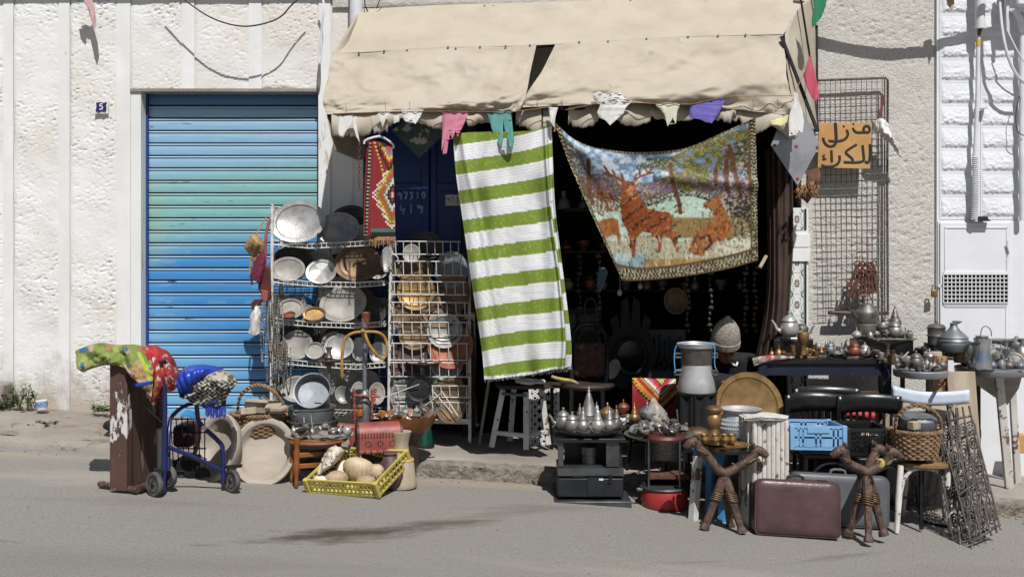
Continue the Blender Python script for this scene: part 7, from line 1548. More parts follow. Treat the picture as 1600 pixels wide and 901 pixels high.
for i, (x, D) in enumerate(((1090, 6.3), (1101, 6.18), (1118, 6.14), (1133, 6.16), (1144, 6.24), (1098, 6.32), (1130, 6.34))):
    m_ = MB().lathe(pot_prof([(1e-4, 0), (4, 0), (5, 2), (7, 6), (6, 10), (5.5, 12), (7, 14), (6.2, 14), (5, 11), (1e-4, 3)], D), P(x, 692, D), None, 18)
    solo(m_, 'brass_cup', mt['brass'], ['leftmost brass cup on the camel stool tray', 'second brass cup from the left on the camel stool', 'brass cup in front of the brass censer', 'brass cup right of the brass censer', 'rightmost brass cup on the camel stool tray', 'brass cup at the back left of the brass tray', 'brass cup at the back right of the brass tray'][i], 'cup', 'brass cups on the camel stool')
# --- blue stool behind the camel stool
bs = thing('stool', 'sky blue and white painted stool behind the left camel stool', 'stool', road(1110, 6.45))
part(MB().bb(P(1085, 728, 6.4), P(1140, 706, 6.44)), 'apron', mt['sky_blue'], bs)
part(MB().bar(P(1090, 712, 6.38), P(1083, 812, 6.36), .05, .045), 'leg', mt['chipped_white'], bs, label='white leg of the blue stool', bev=.003)
part(MB().bar(P(1135, 712, 6.4), P(1127, 818, 6.36), .045, .04), 'leg', mt['sky_blue'], bs, bev=.003)
part(MB().bar(P(1110, 712, 6.62), P(1107, 806, 6.6), .045, .04), 'leg', mt['sky_blue'], bs, bev=.003)
part(MB().box(P(1113, 705, 6.5), (.24, .22, .02)), 'seat', mt['sky_blue'], bs, bev=.004)
# --- white fluted plinth with papers
fp = thing('fluted_plinth', 'white chipped fluted plinth box with papers on top', 'plinth', road(1198, 6.35))
A0 = P(1157, 660, 6.42); fx0, fx1 = 1175, 1233; DF = 6.22
zb = gz(1.55); zt_ = P(1200, 658, DF).z
part(MB().bb((P(1176, 0, DF).x, DF + .012, zb), (P(1232, 0, DF).x, DF + .3, zt_)), 'body', mt['chipped_white'], fp)
for k in range(8):
    x = 1180 + k * 7.1; part(MB().path([V((P(x, 0, DF).x, DF + .010, zb)), V((P(x, 0, DF).x, DF + .010, zt_ - .004))], .0145, 8, flat=(1, .9, 1)), 'flute', mt['chipped_white'], fp)
for k, (xa, dd) in enumerate(((1157, 6.42), (1166, 6.33))):
    a = P(xa, 0, dd).x; part(MB().bar((a + .016, dd - .04, zb), (a + .016, dd - .04, zt_), .040, .03, (0, 1, 0)), 'side_plank', mt['chipped_white'], fp)
part(MB().bb((P(1158, 0, 6.4).x + .01, 6.3, zb), (P(1176, 0, DF).x, 6.52, zt_ - .004)), 'side_body', mt['chipped_white'], fp)
rr = random.Random(7)
for k in range(6):
    A, u, v = loft([[(1160 + rr.uniform(0, 20), 652 - k, 6.5), (1195, 650 - k * 1.2, 6.5), (1225 + rr.uniform(0, 8), 654 - k, 6.5)], [(1162 + rr.uniform(0, 14), 658 - k * 1.2, 6.25), (1198, 657 - k * 1.2, 6.18), (1234 + rr.uniform(-10, 4), 659 - k, 6.24)]], 20, 12, None)
    A[..., 2] += .012 * (fbm(u * 4 + k, v * 3, k) - .3); solo(MB().grid(A), 'paper_sheet', mt['paper'], ('bottom', 'second', 'third', 'fourth', 'fifth', 'topmost')[k] + ' crumpled sheet of the papers on the fluted plinth', 'paper', 'papers on the plinth', solid=.002, ang=100)
# --- plastic crates on the chairs
bc = thing('plastic_crate', 'light blue plastic crate on the seat of a black chair', 'crate', P(1278, 704, 6.5), group='plastic crates')
crate(bc, P(1237, 702, 6.45), V((82 * S(6.45), 0, -.005)), V((-.02, .26, .0)), V((0, 0, 38 * S(6.45))), mt['blue_plastic'], 12, 8, bands=2, w2a=.022, w2b=.06)
part(MB().bb(P(1262, 676, 6.437), P(1296, 668, 6.443)), 'hand_slot_rim', mt['blue_plastic'], bc)
kc = thing('plastic_crate', 'black slatted plastic crate of odds on a black chair', 'crate', P(1353, 712, 6.5), group='plastic crates')
crate(kc, P(1325, 711, 6.48), V((60 * S(6.48), 0, 0)), V((-.01, .24, .01)), V((0, 0, 42 * S(6.48))), mt['black_plastic'], 18, 8, bands=4)
for (x, y, r, m, lab) in ((1335, 690, 4, 'red_enamel', 'small pink ball in the black crate'), (1352, 682, 9, 'whiteshell', 'white rag ball in the black crate'), (1369, 684, 7, 'whiteshell', 'white toy at the right in the black crate'), (1345, 697, 6, 'pewter', 'small metal ball low in the black crate')):
    solo(MB().ell(P(x, y, 6.56), (r * S(6.56), r * S(6.56), r * S(6.56) * .8), 12), 'oddment', mt[m], lab, 'oddment')
solo(MB().ell(P(1279, 672, 6.6), (.09, .06, .035), 14), 'folded_paper', mt['paper'], 'pale bundle inside the blue crate', 'bundle')
# --- black chairs
def chair(x, D, w, ytop, label, seaty=706):
    t = thing('black_chair', label, 'chair', road(x, D), group='black wooden chairs')
    zs = P(x, seaty, D - .3).z; k = w * S(D)
    xs_ = np.linspace(-1, 1, 15)
    def rail(z0, z1, nm):
        A = np.array([[(P(x, 0, D).x + q * k, D + .06 * (1 - q * q) - .03, z + .012 * (1 - q * q)) for q in xs_] for z in np.linspace(z0, z1, 4)])
        return part(MB().grid(A), nm, mt['black_wood'], t, solid=.026, ang=60, bev=0)
    zt = P(x, ytop, D).z
    rail(zt - 28 * S(D), zt, 'top_rail')
    rail(zs + .04, zs + .07, 'lower_rail')
    for q in (-.96, .96): part(MB().tube((P(x, 0, D).x + q * k, D - .028, gz(P(x, 0, D).x)), (P(x, 0, D).x + q * k, D - .028, zt - .03), .017), 'back_post', mt['black_wood'], t)
    for q in np.linspace(-.72, .72, 8): part(MB().bar((P(x, 0, D).x + q * k, D + .055 * (1 - q * q) - .03, zs + .05), (P(x, 0, D).x + q * k, D + .055 * (1 - q * q) - .03, zt - .1), .018, .012, (0, 1, 0)), 'slat', mt['black_wood'], t)
    part(MB().box((P(x, 0, D).x, D - .22, zs), (k * 2, .44, .03)), 'seat', mt['black_wood'], t, bev=.012)
    for q in (-.9, .9): part(MB().tube((P(x, 0, D).x + q * k, D - .41, gz(P(x, 0, D).x)), (P(x, 0, D).x + q * k, D - .41, zs), .015, .018), 'front_leg', mt['black_wood'], t)
    part(MB().path([(P(x, 0, D).x - .9 * k, D - .40, zs - .2), (P(x, 0, D).x - .4 * k, D - .40, zs - .05), (P(x, 0, D).x + .4 * k, D - .40, zs - .05), (P(x, 0, D).x + .9 * k, D - .40, zs - .2)], .011, 6, smooth=2), 'bent_brace', mt['black_wood'], t)
    return t
chair(1272, 6.92, 46, 616, 'black slat back chair holding the blue crate')
chair(1356, 6.86, 50, 618, 'black slat back chair holding the black crate', 712)
chair(1290, 7.25, 52, 606, 'third black chair standing behind the other two')
solo(MB().tube(P(1316, 646, 7.06), P(1366, 650, 7.06), .035, n=12), 'red_roll', mat('red_fabric', C('a01f24'), None, 9, .6), 'red rolled cloth behind the slats of the black chair', 'roll', bev=.006)
for k, (x, y) in enumerate(((1325, 665), (1350, 672), (1390, 660))):
    solo(MB().box(P(x, y, 7.15), (.10, .06, .09), M.Rotation(.3 * k, 3, 'Y')), 'wooden_offcut', mt['palewood'], ['tilted wooden offcut behind the black crate', 'flat wooden offcut behind the black crate slats', 'wooden offcut right of the black chair back'][k], 'wood', bev=.004)
# --- suitcases
def suitcase(x, yb, D, w, h, d, m, label, lean, r=.05):
    t = thing('suitcase', label, 'suitcase', road(x, D), group='old suitcases')
    W_, H_ = w * S(D), h * S(D)
    rot = M.Translation(V((P(x, 0, D).x, D + d / 2, gz(P(x, 0, D).x)))) @ M.Rotation(R(lean), 4, 'X') @ M.Rotation(R(3.0), 4, 'Y')
    ol = []
    for cx, cz_, a0 in ((W_ / 2 - r, H_ - r, 0), (-W_ / 2 + r, H_ - r, 90), (-W_ / 2 + r * .5, r * .5, 180), (W_ / 2 - r * .5, r * .5, 270)):
        rr_ = r if cz_ > r else r * .5
        for q in range(6): a = R(a0 + q * 18); ol.append((cx + rr_ * math.cos(a), cz_ + rr_ * math.sin(a)))
    n = len(ol); k = MB(rot); fr_ = []
    levels = [(-d / 2 - .018, .90), (-d / 2 - .010, .965), (-d / 2, 1.0), (d / 2, 1.0), (d / 2 + .012, .95)]
    cx, cz_ = 0, H_ / 2
    vs = [V((cx + (px - cx) * s_, y, cz_ + (pz - cz_) * s_)) for y, s_ in levels for px, pz in ol]
    fs = [(j * n + i, (j + 1) * n + i, (j + 1) * n + (i + 1) % n, j * n + (i + 1) % n) for j in range(len(levels) - 1) for i in range(n)]
    # dented front: fan of rings
    base = len(vs)
    rings = [.75, .5, .25]
    for s_ in rings: vs += [V((cx + (px - cx) * s_ * .9, -d / 2 - .022 - .004 * math.sin(px * 9 + pz * 5), cz_ + (pz - cz_) * s_ * .9)) for px, pz in ol]
    fs += [(base + i, i, (i + 1) % n, base + (i + 1) % n) for i in range(n)]
    for j in range(2): fs += [(base + (j + 1) * n + i, base + j * n + i, base + j * n + (i + 1) % n, base + (j + 1) * n + (i + 1) % n) for i in range(n)]
    fs += [tuple(base + 2 * n + i for i in range(n)), tuple(4 * n + i for i in range(n))[::-1]]
    k.add(vs, fs); part(k, 'case_body', mt[m], t, ang=80)
    for yy in (-d / 2, d / 2 - .01):
        part(MB(rot).path([V((px, yy, pz)) for px, pz in ol], .006, 6, closed=True), 'piping', mt[m], t)
    part(MB(rot).path([V((-.05, -d * .1, H_ - .002)), V((-.045, -d * .1, H_ + .028)), V((.045, -d * .1, H_ + .028)), V((.05, -d * .1, H_ - .002))], .009, 8, smooth=1), 'handle', mt['black_plastic'] if m == 'burgundy' else mt['greycase'], t)
    m_ = MB(rot)
    for q in (-.3, 0, .3): m_.ell(V((W_ * q, -d / 2 - .012, .03)), (.007, .004, .007), 8)
    part(m_, 'stud', mt['pewter'], t)
    return t
suitcase(1246, 838, 6.08, 132, 84, .15, 'burgundy', 'shiny burgundy suitcase standing in front of the grey one', -9)
suitcase(1312, 815, 6.42, 152, 78, .13, 'greycase', 'dark grey suitcase with a handle behind the burgundy one', -7)
# --- white bentwood chair with basket
bw = thing('bentwood_chair', 'old white bentwood chair with a wicker basket on its seat', 'chair', road(1440, 6.6))
A = np.array([[(P(x, 0, 6.9 - .03 * math.sin((x - 1390) / 120 * math.pi)).x, 6.85 + .05 * math.sin((x - 1390) / 120 * math.pi), P(x, (601 + 8 * math.sin((x - 1390) / 120 * math.pi)) + (x - 1390) * .055 + j * 7, 6.88).z) for x in np.linspace(1391, 1509, 20)] for j in range(4)])
part(MB().grid(A[::-1]), 'back_rail', mt['chipped_pale_blue'], bw, solid=.03, ang=60)
for x0, x1 in ((1412, 1404), (1492, 1478)): part(MB().tube(P(x0, 620, 6.88), P(x1, 715, 6.84), .016), 'back_post', mt['palewood'], bw)
DSt = 6.55
part(MB().lathe([(1e-4, 0), (.19, 0), (.205, .012), (.205, .03), (.19, .035), (1e-4, .03)], P(1440, 724, 6.55), None, 32), 'seat', mat('worn_yellow_wood', C('8d6c42'), C('6f5535'), 8, .6), bw)
for x0, y0, d0, x1, d1 in ((1407, 726, 6.42, 1401, 6.36), (1479, 726, 6.44, 1487, 6.38), (1416, 724, 6.72, 1410, 6.84), (1470, 724, 6.72, 1476, 6.84)):
    X1 = (x1 - 800) * d1 / F; part(MB().path([P(x0, y0, d0), P(x0, y0, d0).lerp(V((X1, d1, gz(X1))), .5), V((X1, d1, gz(X1)))], [.02, .021, .014], 10), 'leg', mt['chipped_white'], bw)
part(MB().path([P(1407, 770, 6.42), P(1412, 746, 6.42), P(1425, 732, 6.42), P(1445, 730, 6.4), P(1465, 734, 6.42), P(1478, 762, 6.42)], .013, 8, smooth=2), 'bent_brace', mt['chipped_white'], bw)
wicker('wicker_basket', 'deep wicker basket with a tall handle on the white bentwood chair', 1430, 672, 712, 6.45, 37, 30, .8, [(1399, 672, 6.4), (1400, 655, 6.36), (1412, 640, 6.34), (1432, 633, 6.34), (1455, 640, 6.36), (1468, 654, 6.4), (1470, 668, 6.42)])
solo(MB().lathe(pot_prof([(1e-4, 0), (24, 0), (27, 4), (27, 20), (22, 24), (1e-4, 24)], 6.5), P(1434, 672, 6.5), M.Rotation(.12, 3, 'X'), 28), 'metal_pan', mt['zinc'], 'round grey pan standing in the basket on the bentwood chair', 'pan')
solo(MB().box(P(1428, 664, 6.36), (.07, .05, .05), M.Rotation(.5, 3, 'Z')), 'wooden_block', mt['palewood'], 'small wooden block in the basket on the bentwood chair', 'block', bev=.004)
# --- leaning boards
def plank(x0, x1, y0, y1, D, m, label, lean=.12, th=.025, group='boards leaning at the right'):
    a0 = P(x0, y1, D); a1 = P(x1, y1, D); h = (y1 - y0) * S(D)
    t = thing('wooden_board', label, 'board', (a0 + a1) / 2, group=group)
    k = MB(); n = 6
    for i in range(1): 
        c0 = (a0 + a1) / 2 + V((0, lean * .5, h / 2)); k.box(c0, ((a1 - a0).length, th, h), M.Rotation(-math.atan2(lean, h), 3, 'X'))
    part(k, 'plank', mt[m], t, bev=.006)
    return t
plank(1490, 1535, 582, 752, 6.9, 'palewood', 'wide bare pale board leaning against the round metal table')
plank(1460, 1484, 582, 700, 6.95, 'bowlwood', 'narrow pinkish board with a dark knob in front of the other')
pk2 = plank(1454, 1482, 550, 690, 7.05, 'palewood', 'board with peeling red paint standing highest among the leaning boards')
part(MB().bb(P(1456, 640, 7.03), P(1481, 556, 7.022)), 'peeling_paint', mat('peeling_red_paint', C('a08458'), C('8b7048'), 6, .8, chip=(C('5a2c26'), .52, 16.), st=(1, 1, .35)), pk2)
solo(MB().path([P(1472, 592, 6.85), P(1468, 599, 6.8)], .013, 8).ell(P(1467, 601, 6.8), (.016, .012, .012), 8), 'door_knob', mt['rust'], 'dark iron knob on the pinkish board', 'knob')
# --- scrolled iron grilles leaning together
def spiral(m_, c0, ux, uz, r0, turns, rad, sgn=1, ph=0.):
    pts = []
    for i in range(int(turns * 12) + 1):
        a = ph + sgn * i * 2 * math.pi / 12; r = r0 * (1 - i / (turns * 12 + 3)); pts.append(c0 + ux * r * math.cos(a) + uz * r * math.sin(a))
    m_.path(pts, rad, 5)
mt['grille'] = mat('peeling_blue_grey_iron', C('3a3838'), C('5a4f49'), 24, .7, .2, bump=.3, chip=(C('7f8d96'), .6, 30.))
def grille(bl, br_, tl, tr2, label, s=0):
    t = thing('iron_grille', label, 'grille', (V(bl) + V(br_)) / 2, group='scrolled iron grilles')
    bl, br_, tl, tr2 = map(V, (bl, br_, tl, tr2))
    q = lambda u, v: (bl * (1 - u) + br_ * u) * (1 - v) + (tl * (1 - u) + tr2 * u) * v
    for v in (0.02, .5, .97): part(MB().path([q(u, v) for u in (-.02, .5, 1.02)], .008, 6), 'cross_bar', mt['grille'], t)
    nb = 4
    for i in range(nb):
        u = i / (nb - 1)
        part(MB().path([q(u, -.03), q(u + .02 * math.sin(i), .3), q(u - .02 * math.sin(i), .7), q(u, 1.06)], .0065, 6), 'upright', mt['grille'], t)
    ux = (br_ - bl).normalized(); uz = (tl - bl).normalized(); w = (br_ - bl).length / (nb - 1)
    for i in range(nb - 1):
        for v, sg in ((.86, 1), (.6, -1), (.38, 1), (.13, -1)):
            k = MB(); spiral(k, q((i + .5) / (nb - 1), v), ux, uz, w * .52, 2.3, .006, sg if i % 2 else -sg, i)
            part(k, 'scroll', mt['grille'], t)
        k = MB()
        for v0, v1 in ((.2, .48), (.52, .8)): k.path([q((i + .15) / (nb - 1), v0), q((i + .5) / (nb - 1), (v0 + v1) / 2), q((i + .85) / (nb - 1), v1)], .005, 5)
        part(k, 'diagonal', mt['grille'], t)
    return t
grille(P(1500, 848, 6.2), P(1556, 826, 6.3), P(1484, 650, 6.55), P(1516, 644, 6.62), 'scrolled wrought iron grille leaning nearest the right edge')
grille(P(1488, 838, 6.28), P(1530, 828, 6.42), P(1456, 662, 6.52), P(1490, 650, 6.62), 'second scrolled iron grille behind, leaning on the wicker basket', 1)
grille(P(1518, 850, 6.12), P(1562, 822, 6.3), P(1478, 700, 6.42), P(1522, 664, 6.66), 'lower scrolled iron grille leaning in front of the other two', 2)
# --- round metal table and its pots
rt = thing('round_table', 'round zinc topped table with white plank legs at the right edge', 'table', walk(1560, 7.4))
DT = 7.3
part(MB().lathe(pot_prof([(1e-4, -6), (52, -6), (54, -4), (55, 4), (53, 5), (52, 1), (1e-4, 1)], DT), P(1550, 578, DT), None, 56, flute=.006, nf=48), 'table_top', mt['galv'], rt)
for (x0, d0, x1, d1, w) in ((1560, 7.2, 1577, 7.35, .06), (1580, 7.45, 1590, 7.6, .05), (1520, 7.4, 1512, 7.5, .05)):
    X1 = (x1 - 800) * d1 / F; part(MB().bar(P(x0, 584, d0), V((X1, d1, sz(X1))), w, .03, (0, 1, 0)), 'leg', mt['chipped_white'], rt, bev=.004)
part(MB().prism([((x - 800) * 7.35 / F, 1.6 - (y - 400) * 7.35 / F) for x, y in ((1505, 586), (1596, 584), (1590, 606), (1572, 632), (1540, 610))], .03, M.Translation((0, 7.35, 0))), 'brace_board', mt['bowlwood'], rt)
kt = thing('tall_kettle', 'shiny steel jug with a black handle leaning at the left of the round table', 'kettle', P(1536, 573, 7.1))
part(MB().lathe(pot_prof([(1e-4, 0), (17, 0), (17.5, 2), (16, 14), (12.5, 26), (13, 40), (13.5, 47), (12, 47), (11.5, 40), (1e-4, 30)], 7.1), P(1533, 575, 7.1), M.Rotation(.05, 3, 'Y'), 32), 'body', mt['steel'], kt)
part(MB().path([P(1527, 537, 7.05), P(1514, 536, 7.02), P(1507, 548, 7.02), P(1506, 565, 7.03)], .010, 8, smooth=2), 'handle', mt['black_plastic'], kt)
part(MB().lathe(pot_prof([(9, 47), (10, 51), (9, 51)], 7.1), P(1534, 575, 7.1), None, 20), 'collar', mt['steel'], kt)
part(MB().path([P(1532, 525, 7.1), P(1533, 513, 7.1), P(1540, 508, 7.1), P(1548, 514, 7.1), P(1549, 525, 7.1)], .004, 6, smooth=2), 'wire_bail', mt['pewter'], kt)
tg = thing('tagine_pot', 'ribbed aluminium tagine with a conical lid on the right', 'pot', P(1490, 548, 7.25))
part(MB().lathe(pot_prof([(1e-4, 0), (18, 0), (22, 6), (22.5, 10), (23, 12), (22, 15), (23, 17), (21, 20), (21.5, 22), (19, 25), (15, 29), (10, 33), (6, 38), (5, 42), (6.5, 44), (4, 45), (1e-4, 45.5)], 7.25), P(1490, 549, 7.25), None, 36), 'body', mt['zinc'], tg)
part(MB().lathe(pot_prof([(3, 44), (8, 47), (7, 48), (2, 46)], 7.25), P(1495, 549, 7.3), None, 16), 'knob', mt['oldpewter'], tg)
for i, (x, yb, D, pr, m, lab, nm) in enumerate((
    (1463, 538, 7.35, [(1e-4, 0), (12, 0), (13, 4), (13, 12), (14, 14), (13, 16), (13.5, 26), (14, 27), (11, 31), (4, 33), (2, 34), (2.5, 36), (1e-4, 37)], 'oldpewter', 'stacked dull metal food tin left of the tagine', 'food_tin'),
    (1558, 574, 7.2, [(1e-4, 0), (11, 0), (12, 2), (11.5, 14), (10, 20), (6, 23), (2, 25), (1e-4, 27)], 'oldpewter', 'dark grey pot right of the steel jug', 'pot'),
    (1565, 540, 7.45, [(1e-4, 0), (14, 0), (22, 8), (23, 10), (20, 10), (1e-4, 4)], 'pewter', 'wide shallow pan at the back of the round table', 'pan'),
    (1588, 548, 7.4, [(1e-4, 0), (12, 0), (15, 6), (15, 13), (12, 17), (4, 20), (2, 23), (1e-4, 24)], 'zinc', 'round lidded pot at the right edge of the picture', 'pot'),
    (1583, 575, 7.15, [(1e-4, 0), (12, 0), (15, 5), (15, 12), (12, 14), (1e-4, 8)], 'galv', 'grey can at the right front of the round table', 'can'),
    (1500, 566, 7.3, [(1e-4, 0), (9, 0), (10, 3), (9, 16), (8, 18), (1e-4, 15)], 'brass', 'small yellow brass pot beside the black handle', 'pot'),
    (1514, 572, 7.35, [(1e-4, 0), (9, 0), (13, 5), (13, 12), (11, 13), (1e-4, 8)], 'oldpewter', 'dull bowl in front of the tagine', 'bowl'),
    (1556, 556, 7.4, [(1e-4, 0), (15, 0), (18, 6), (18, 12), (10, 18), (3, 21), (1e-4, 22)], 'alum', 'pale aluminium pot behind the dark one on the round table', 'pot'))):
    solo(MB().lathe(pot_prof(pr, D), P(x, yb, D), None, 28), nm, mt[m], lab, 'pot' if nm != 'bowl' else 'bowl', 'pots on the round table')
dish('dish_cover', 1588, 561, 7.1, 13, 10, 40, 'oldpewter', 'round pan lid tilted at the right of the round table', depth=.2, cat='lid', roll=20)
tgs = MB()
for a, b in (((1563, 538), (1570, 574)), ((1573, 540), (1588, 572)), ((1566, 541), (1560, 560))): tgs.tube(P(*a, 7.05), P(*b, 7.05), .004, n=5)
solo(tgs, 'tongs', mt['galv'], 'thin metal tongs over the dark pot on the round table', 'tongs')
solo(MB().lathe(pot_prof([(1e-4, 0), (20, 0), (30, 2), (31, 3), (1e-4, 3)], 7.35), P(1556, 535, 7.5), M.Rotation(.1, 3, 'Y'), 28), 'flat_pan', mt['pewter'], 'flat pan lying on the pots at the back of the round table', 'pan')
# --- second zinc table with dishes
z2 = thing('zinc_table', 'round zinc table of grey dishes behind the white bentwood chair', 'table', walk(1440, 7.2))
part(MB().lathe(pot_prof([(1e-4, -7), (38, -7), (40, -5), (41, 3), (40, 4), (1e-4, 2)], 7.1), P(1438, 581, 7.1), None, 44), 'table_top', mt['galv'], z2)
for x in (1410, 1466): part(MB().tube(P(x, 586, 7.15), V(((x - 800) * 7.15 / F, 7.15, sz((x - 800) * 7.15 / F))), .018), 'leg', mt['dark_wood'], z2)
odds(16, 1436, 576, 7.1, 34, 34, 'small grey metal piece on the round zinc table', 'grey metal pieces on the zinc table', 17, ('pewter', 'oldpewter', 'zinc'), 6)
teapot(1431, 574, 7.0, 10, 'low round grey sugar pot at the front of the zinc table', 'oldpewter', 1, 0, 'pots on the zinc table', False, False, 'sugar_pot', 'pot')
teapot(1452, 568, 7.15, 9, 'small grey teapot at the back of the zinc table', 'pewter', 2, 0, 'pots on the zinc table', True, True)
solo(MB().prism([(0, 0), (40 * S(7.3), 6 * S(7.3)), (28 * S(7.3), 18 * S(7.3)), (8 * S(7.3), 16 * S(7.3))], .2, M.Translation(P(1430, 560, 7.45))), 'dark_bellows', mt['black_wood'], 'black wedge shaped object behind the zinc table', 'object', bev=.004)
# --- long navy table of pots
nt = thing('navy_table', 'long navy painted table covered with trays and pots', 'table', walk(1290, 7.4))
DN = 7.28
part(MB().bb(P(1183, 562, DN), P(1392, 557, DN + .5)), 'table_top', mt['black_wood'], nt)
part(MB().bb(P(1186, 586, DN + .02), P(1390, 563, DN + .05)), 'apron', mt['navy_paint'], nt)
for x, dd in ((1190, .03), (1384, .03), (1194, .42), (1380, .42)): X1 = (x - 800) * (DN + dd) / F; part(MB().bar(P(x, 563, DN + dd), V((X1, DN + dd, sz(X1))), .06, .06), 'leg', mt['navy_paint'], nt)
A, u, v = loft([[(1176, 560, DN + .1), (1200, 556, DN + .1), (1240, 557, DN + .1)], [(1176, 562, DN), (1205, 557, DN - .01), (1238, 559, DN)], [(1178, 572, DN - .01), (1182, 570, DN - .015), (1200, 562, DN - .01)]], 40, 16, wr(.02, 4))
x, y = pxy(A); c = patt(A, '8a7a70', ['9c3a3a', '5a5a58', 'b0a89c'], 3, 6, .5); m_ = MB().grid(A); m_.col = c.reshape(-1, 3)
solo(m_, 'printed_cloth', mt['vcloth'], 'folded flowered cloth at the left end of the navy table', 'cloth', solid=.012, ang=180)
dish('tray', 1254, 558, 7.42, 33, 4, 82, 'bronze', 'brass brown tray at the left of the navy table', depth=.07, cat='tray')
dish('tray', 1330, 557, 7.42, 40, 5, 82, 'oldpewter', 'wide grey tray at the middle of the navy table', depth=.07, cat='tray')
dish('tray', 1400, 565, 7.3, 30, 4, 82, 'oldpewter', 'grey tray overhanging the right end of the navy table', depth=.07, cat='tray')
dish('tray', 1240, 528, 7.6, 33, 4, 80, 'silver', 'raised silver tray under the shiny teapot by the tiles', depth=.08, cat='tray')
dish('tray', 1383, 529, 7.6, 50, 5, 82, 'oldpewter', 'wide raised tray under the biggest kettle', depth=.07, cat='tray')
for i, (x, y0, y1, w) in enumerate(((1240, 530, 556, .30), (1384, 531, 556, .42))):
    solo(MB().bb(P(x, y1, 7.55) + V((-w / 2, 0, 0)), P(x, y0, 7.55) + V((w / 2, .2, 0))), 'riser_box', mt['black_wood'], ['dark box under the raised silver tray', 'dark box under the wide raised tray'][i], 'box', bev=.004)
teapot(1233, 526, 7.55, 15, 'shiny embossed silver teapot on the raised tray by the tile column', 'silver_e', 1, 0, 'pots on the navy table')
teapot(1253, 526, 7.65, 10, 'dull straight teapot beside the shiny one near the tiles', 'oldpewter', 2, 3.0, 'pots on the navy table')
gb = thing('brass_goblet', 'tall brass goblet on the left brass tray of the navy table', 'goblet', P(1255, 557, 7.36))
part(MB().lathe(pot_prof([(1e-4, 0), (5, 0), (4.5, 4), (3.5, 10), (5, 18), (8.5, 24), (9, 32), (8, 35), (3, 36)], 7.36), P(1255, 554, 7.36), None, 26), 'body', mt['brass'], gb)
for i, (x, yb, D, s, sty, m, lab) in enumerate(((1283, 554, 7.36, 4.8, 0, 'brass', 'slim brass pot in the middle of the navy table'), (1275, 549, 7.5, 4.5, 0, 'darkmetal', 'dark slim pot behind the slim brass one'), (1291, 548, 7.5, 5, 0, 'pewter', 'small grey pot with a pointed lid right of the slim brass one'), (1302, 548, 7.52, 5, 0, 'oldpewter', 'second small grey pointed pot on the navy table'), (1321, 549, 7.5, 5, 0, 'darkmetal', 'dark pointed pot below the hanging keys'), (1335, 556, 7.38, 9.5, 1, 'copper', 'copper coloured lidded pot on the grey middle tray'), (1351, 556, 7.36, 8, 1, 'silver', 'bright small teapot right of the copper one'), (1297, 553, 7.42, 8, 1, 'zinc', 'blue grey lidded box on the middle tray'))):
    teapot(x, yb, D, s, lab, m, sty, i * 1.3, 'pots on the navy table', spout=i in (1, 6), handle=i in (0, 6))
for i, (x, yb, D, pr, m, lab) in enumerate(((1387, 567, 7.26, [(1e-4, 0), (5, 0), (5.5, 4), (5, 10), (3, 16), (2.5, 24), (4, 30), (3, 30)], 'bronze', 'tallest bronze vase at the right of the navy table'), (1395, 568, 7.2, [(1e-4, 0), (4, 0), (4.5, 6), (3.5, 12), (2.8, 18), (4, 21), (3, 21)], 'bronze', 'shorter bronze vase beside the tallest one'), (1377, 565, 7.3, [(1e-4, 0), (4.5, 0), (4.5, 6), (5.5, 14), (5, 15), (1e-4, 9)], 'pewter', 'grey beaker left of the bronze vases'), (1403, 566, 7.25, [(1e-4, 0), (4, 0), (5, 4), (4, 8), (1e-4, 9)], 'bronze', 'small bronze cup right of the vases'), (1363, 557, 7.42, [(1e-4, 0), (6, 0), (7, 5), (5, 9), (1e-4, 9)], 'bronze', 'squat brown jar on the middle of the navy table'), (1240, 554, 7.42, [(1e-4, 0), (4, 0), (5, 8), (5, 15), (4, 15), (1e-4, 12)], 'brass', 'small brass beaker left of the tall goblet'), (1260, 553, 7.45, [(1e-4, 0), (3.5, 0), (4, 8), (3, 10), (1e-4, 10)], 'brass', 'little brass cup right of the tall goblet'), (1229, 556, 7.38, [(1e-4, 0), (5, 0), (9, 3), (9, 5), (1e-4, 4)], 'bronze', 'flat bronze bowl at the left of the brass tray'), (1275, 556, 7.36, [(1e-4, 0), (4, 0), (5, 4), (5, 8), (1e-4, 5)], 'bronze', 'small bronze cup right of the brass tray'))):
    solo(MB().lathe(pot_prof(pr, D), P(x, yb, D), None, 20), 'metal_vessel', mt[m], lab, 'vessel', 'small vessels on the navy table')
odds(14, 1312, 555, 7.42, 22, 20, 'small metal piece lying on the middle tray of the navy table', 'metal pieces on the middle tray', 23, ('silver', 'pewter', 'oldpewter'), 5)
odds(12, 1408, 566, 7.28, 16, 16, 'small metal piece at the right end of the navy table', 'metal pieces on the right tray', 29, ('silver', 'pewter', 'bronze'), 4)
# big kettle on stacked pot
bg = thing('big_kettle', 'biggest old pewter kettle with a swing handle, stacked on a pot', 'kettle', P(1354, 528, 7.6))
part(MB().lathe(pot_prof([(1e-4, 0), (13, 0), (16, 6), (17.5, 13), (17, 19), (16, 20), (16, 23), (17, 24), (18, 34), (18.5, 38), (17, 41), (12, 46), (11, 48), (10, 51), (4, 53), (1e-4, 53)], 7.6), P(1354, 526, 7.6), None, 34), 'body', mt['oldpewter_e'], bg)
part(MB().path([P(1338, 496, 7.5), P(1334, 492, 7.46), P(1331, 484, 7.44)], [.016, .012, .01], 8, smooth=1), 'spout', mt['oldpewter'], bg)
part(MB().path([P(1343, 478, 7.6), P(1340, 466, 7.6), P(1346, 460, 7.6), P(1358, 461, 7.6), P(1364, 470, 7.6), P(1362, 478, 7.6)], .006, 8, smooth=2), 'swing_handle', mt['oldpewter'], bg)
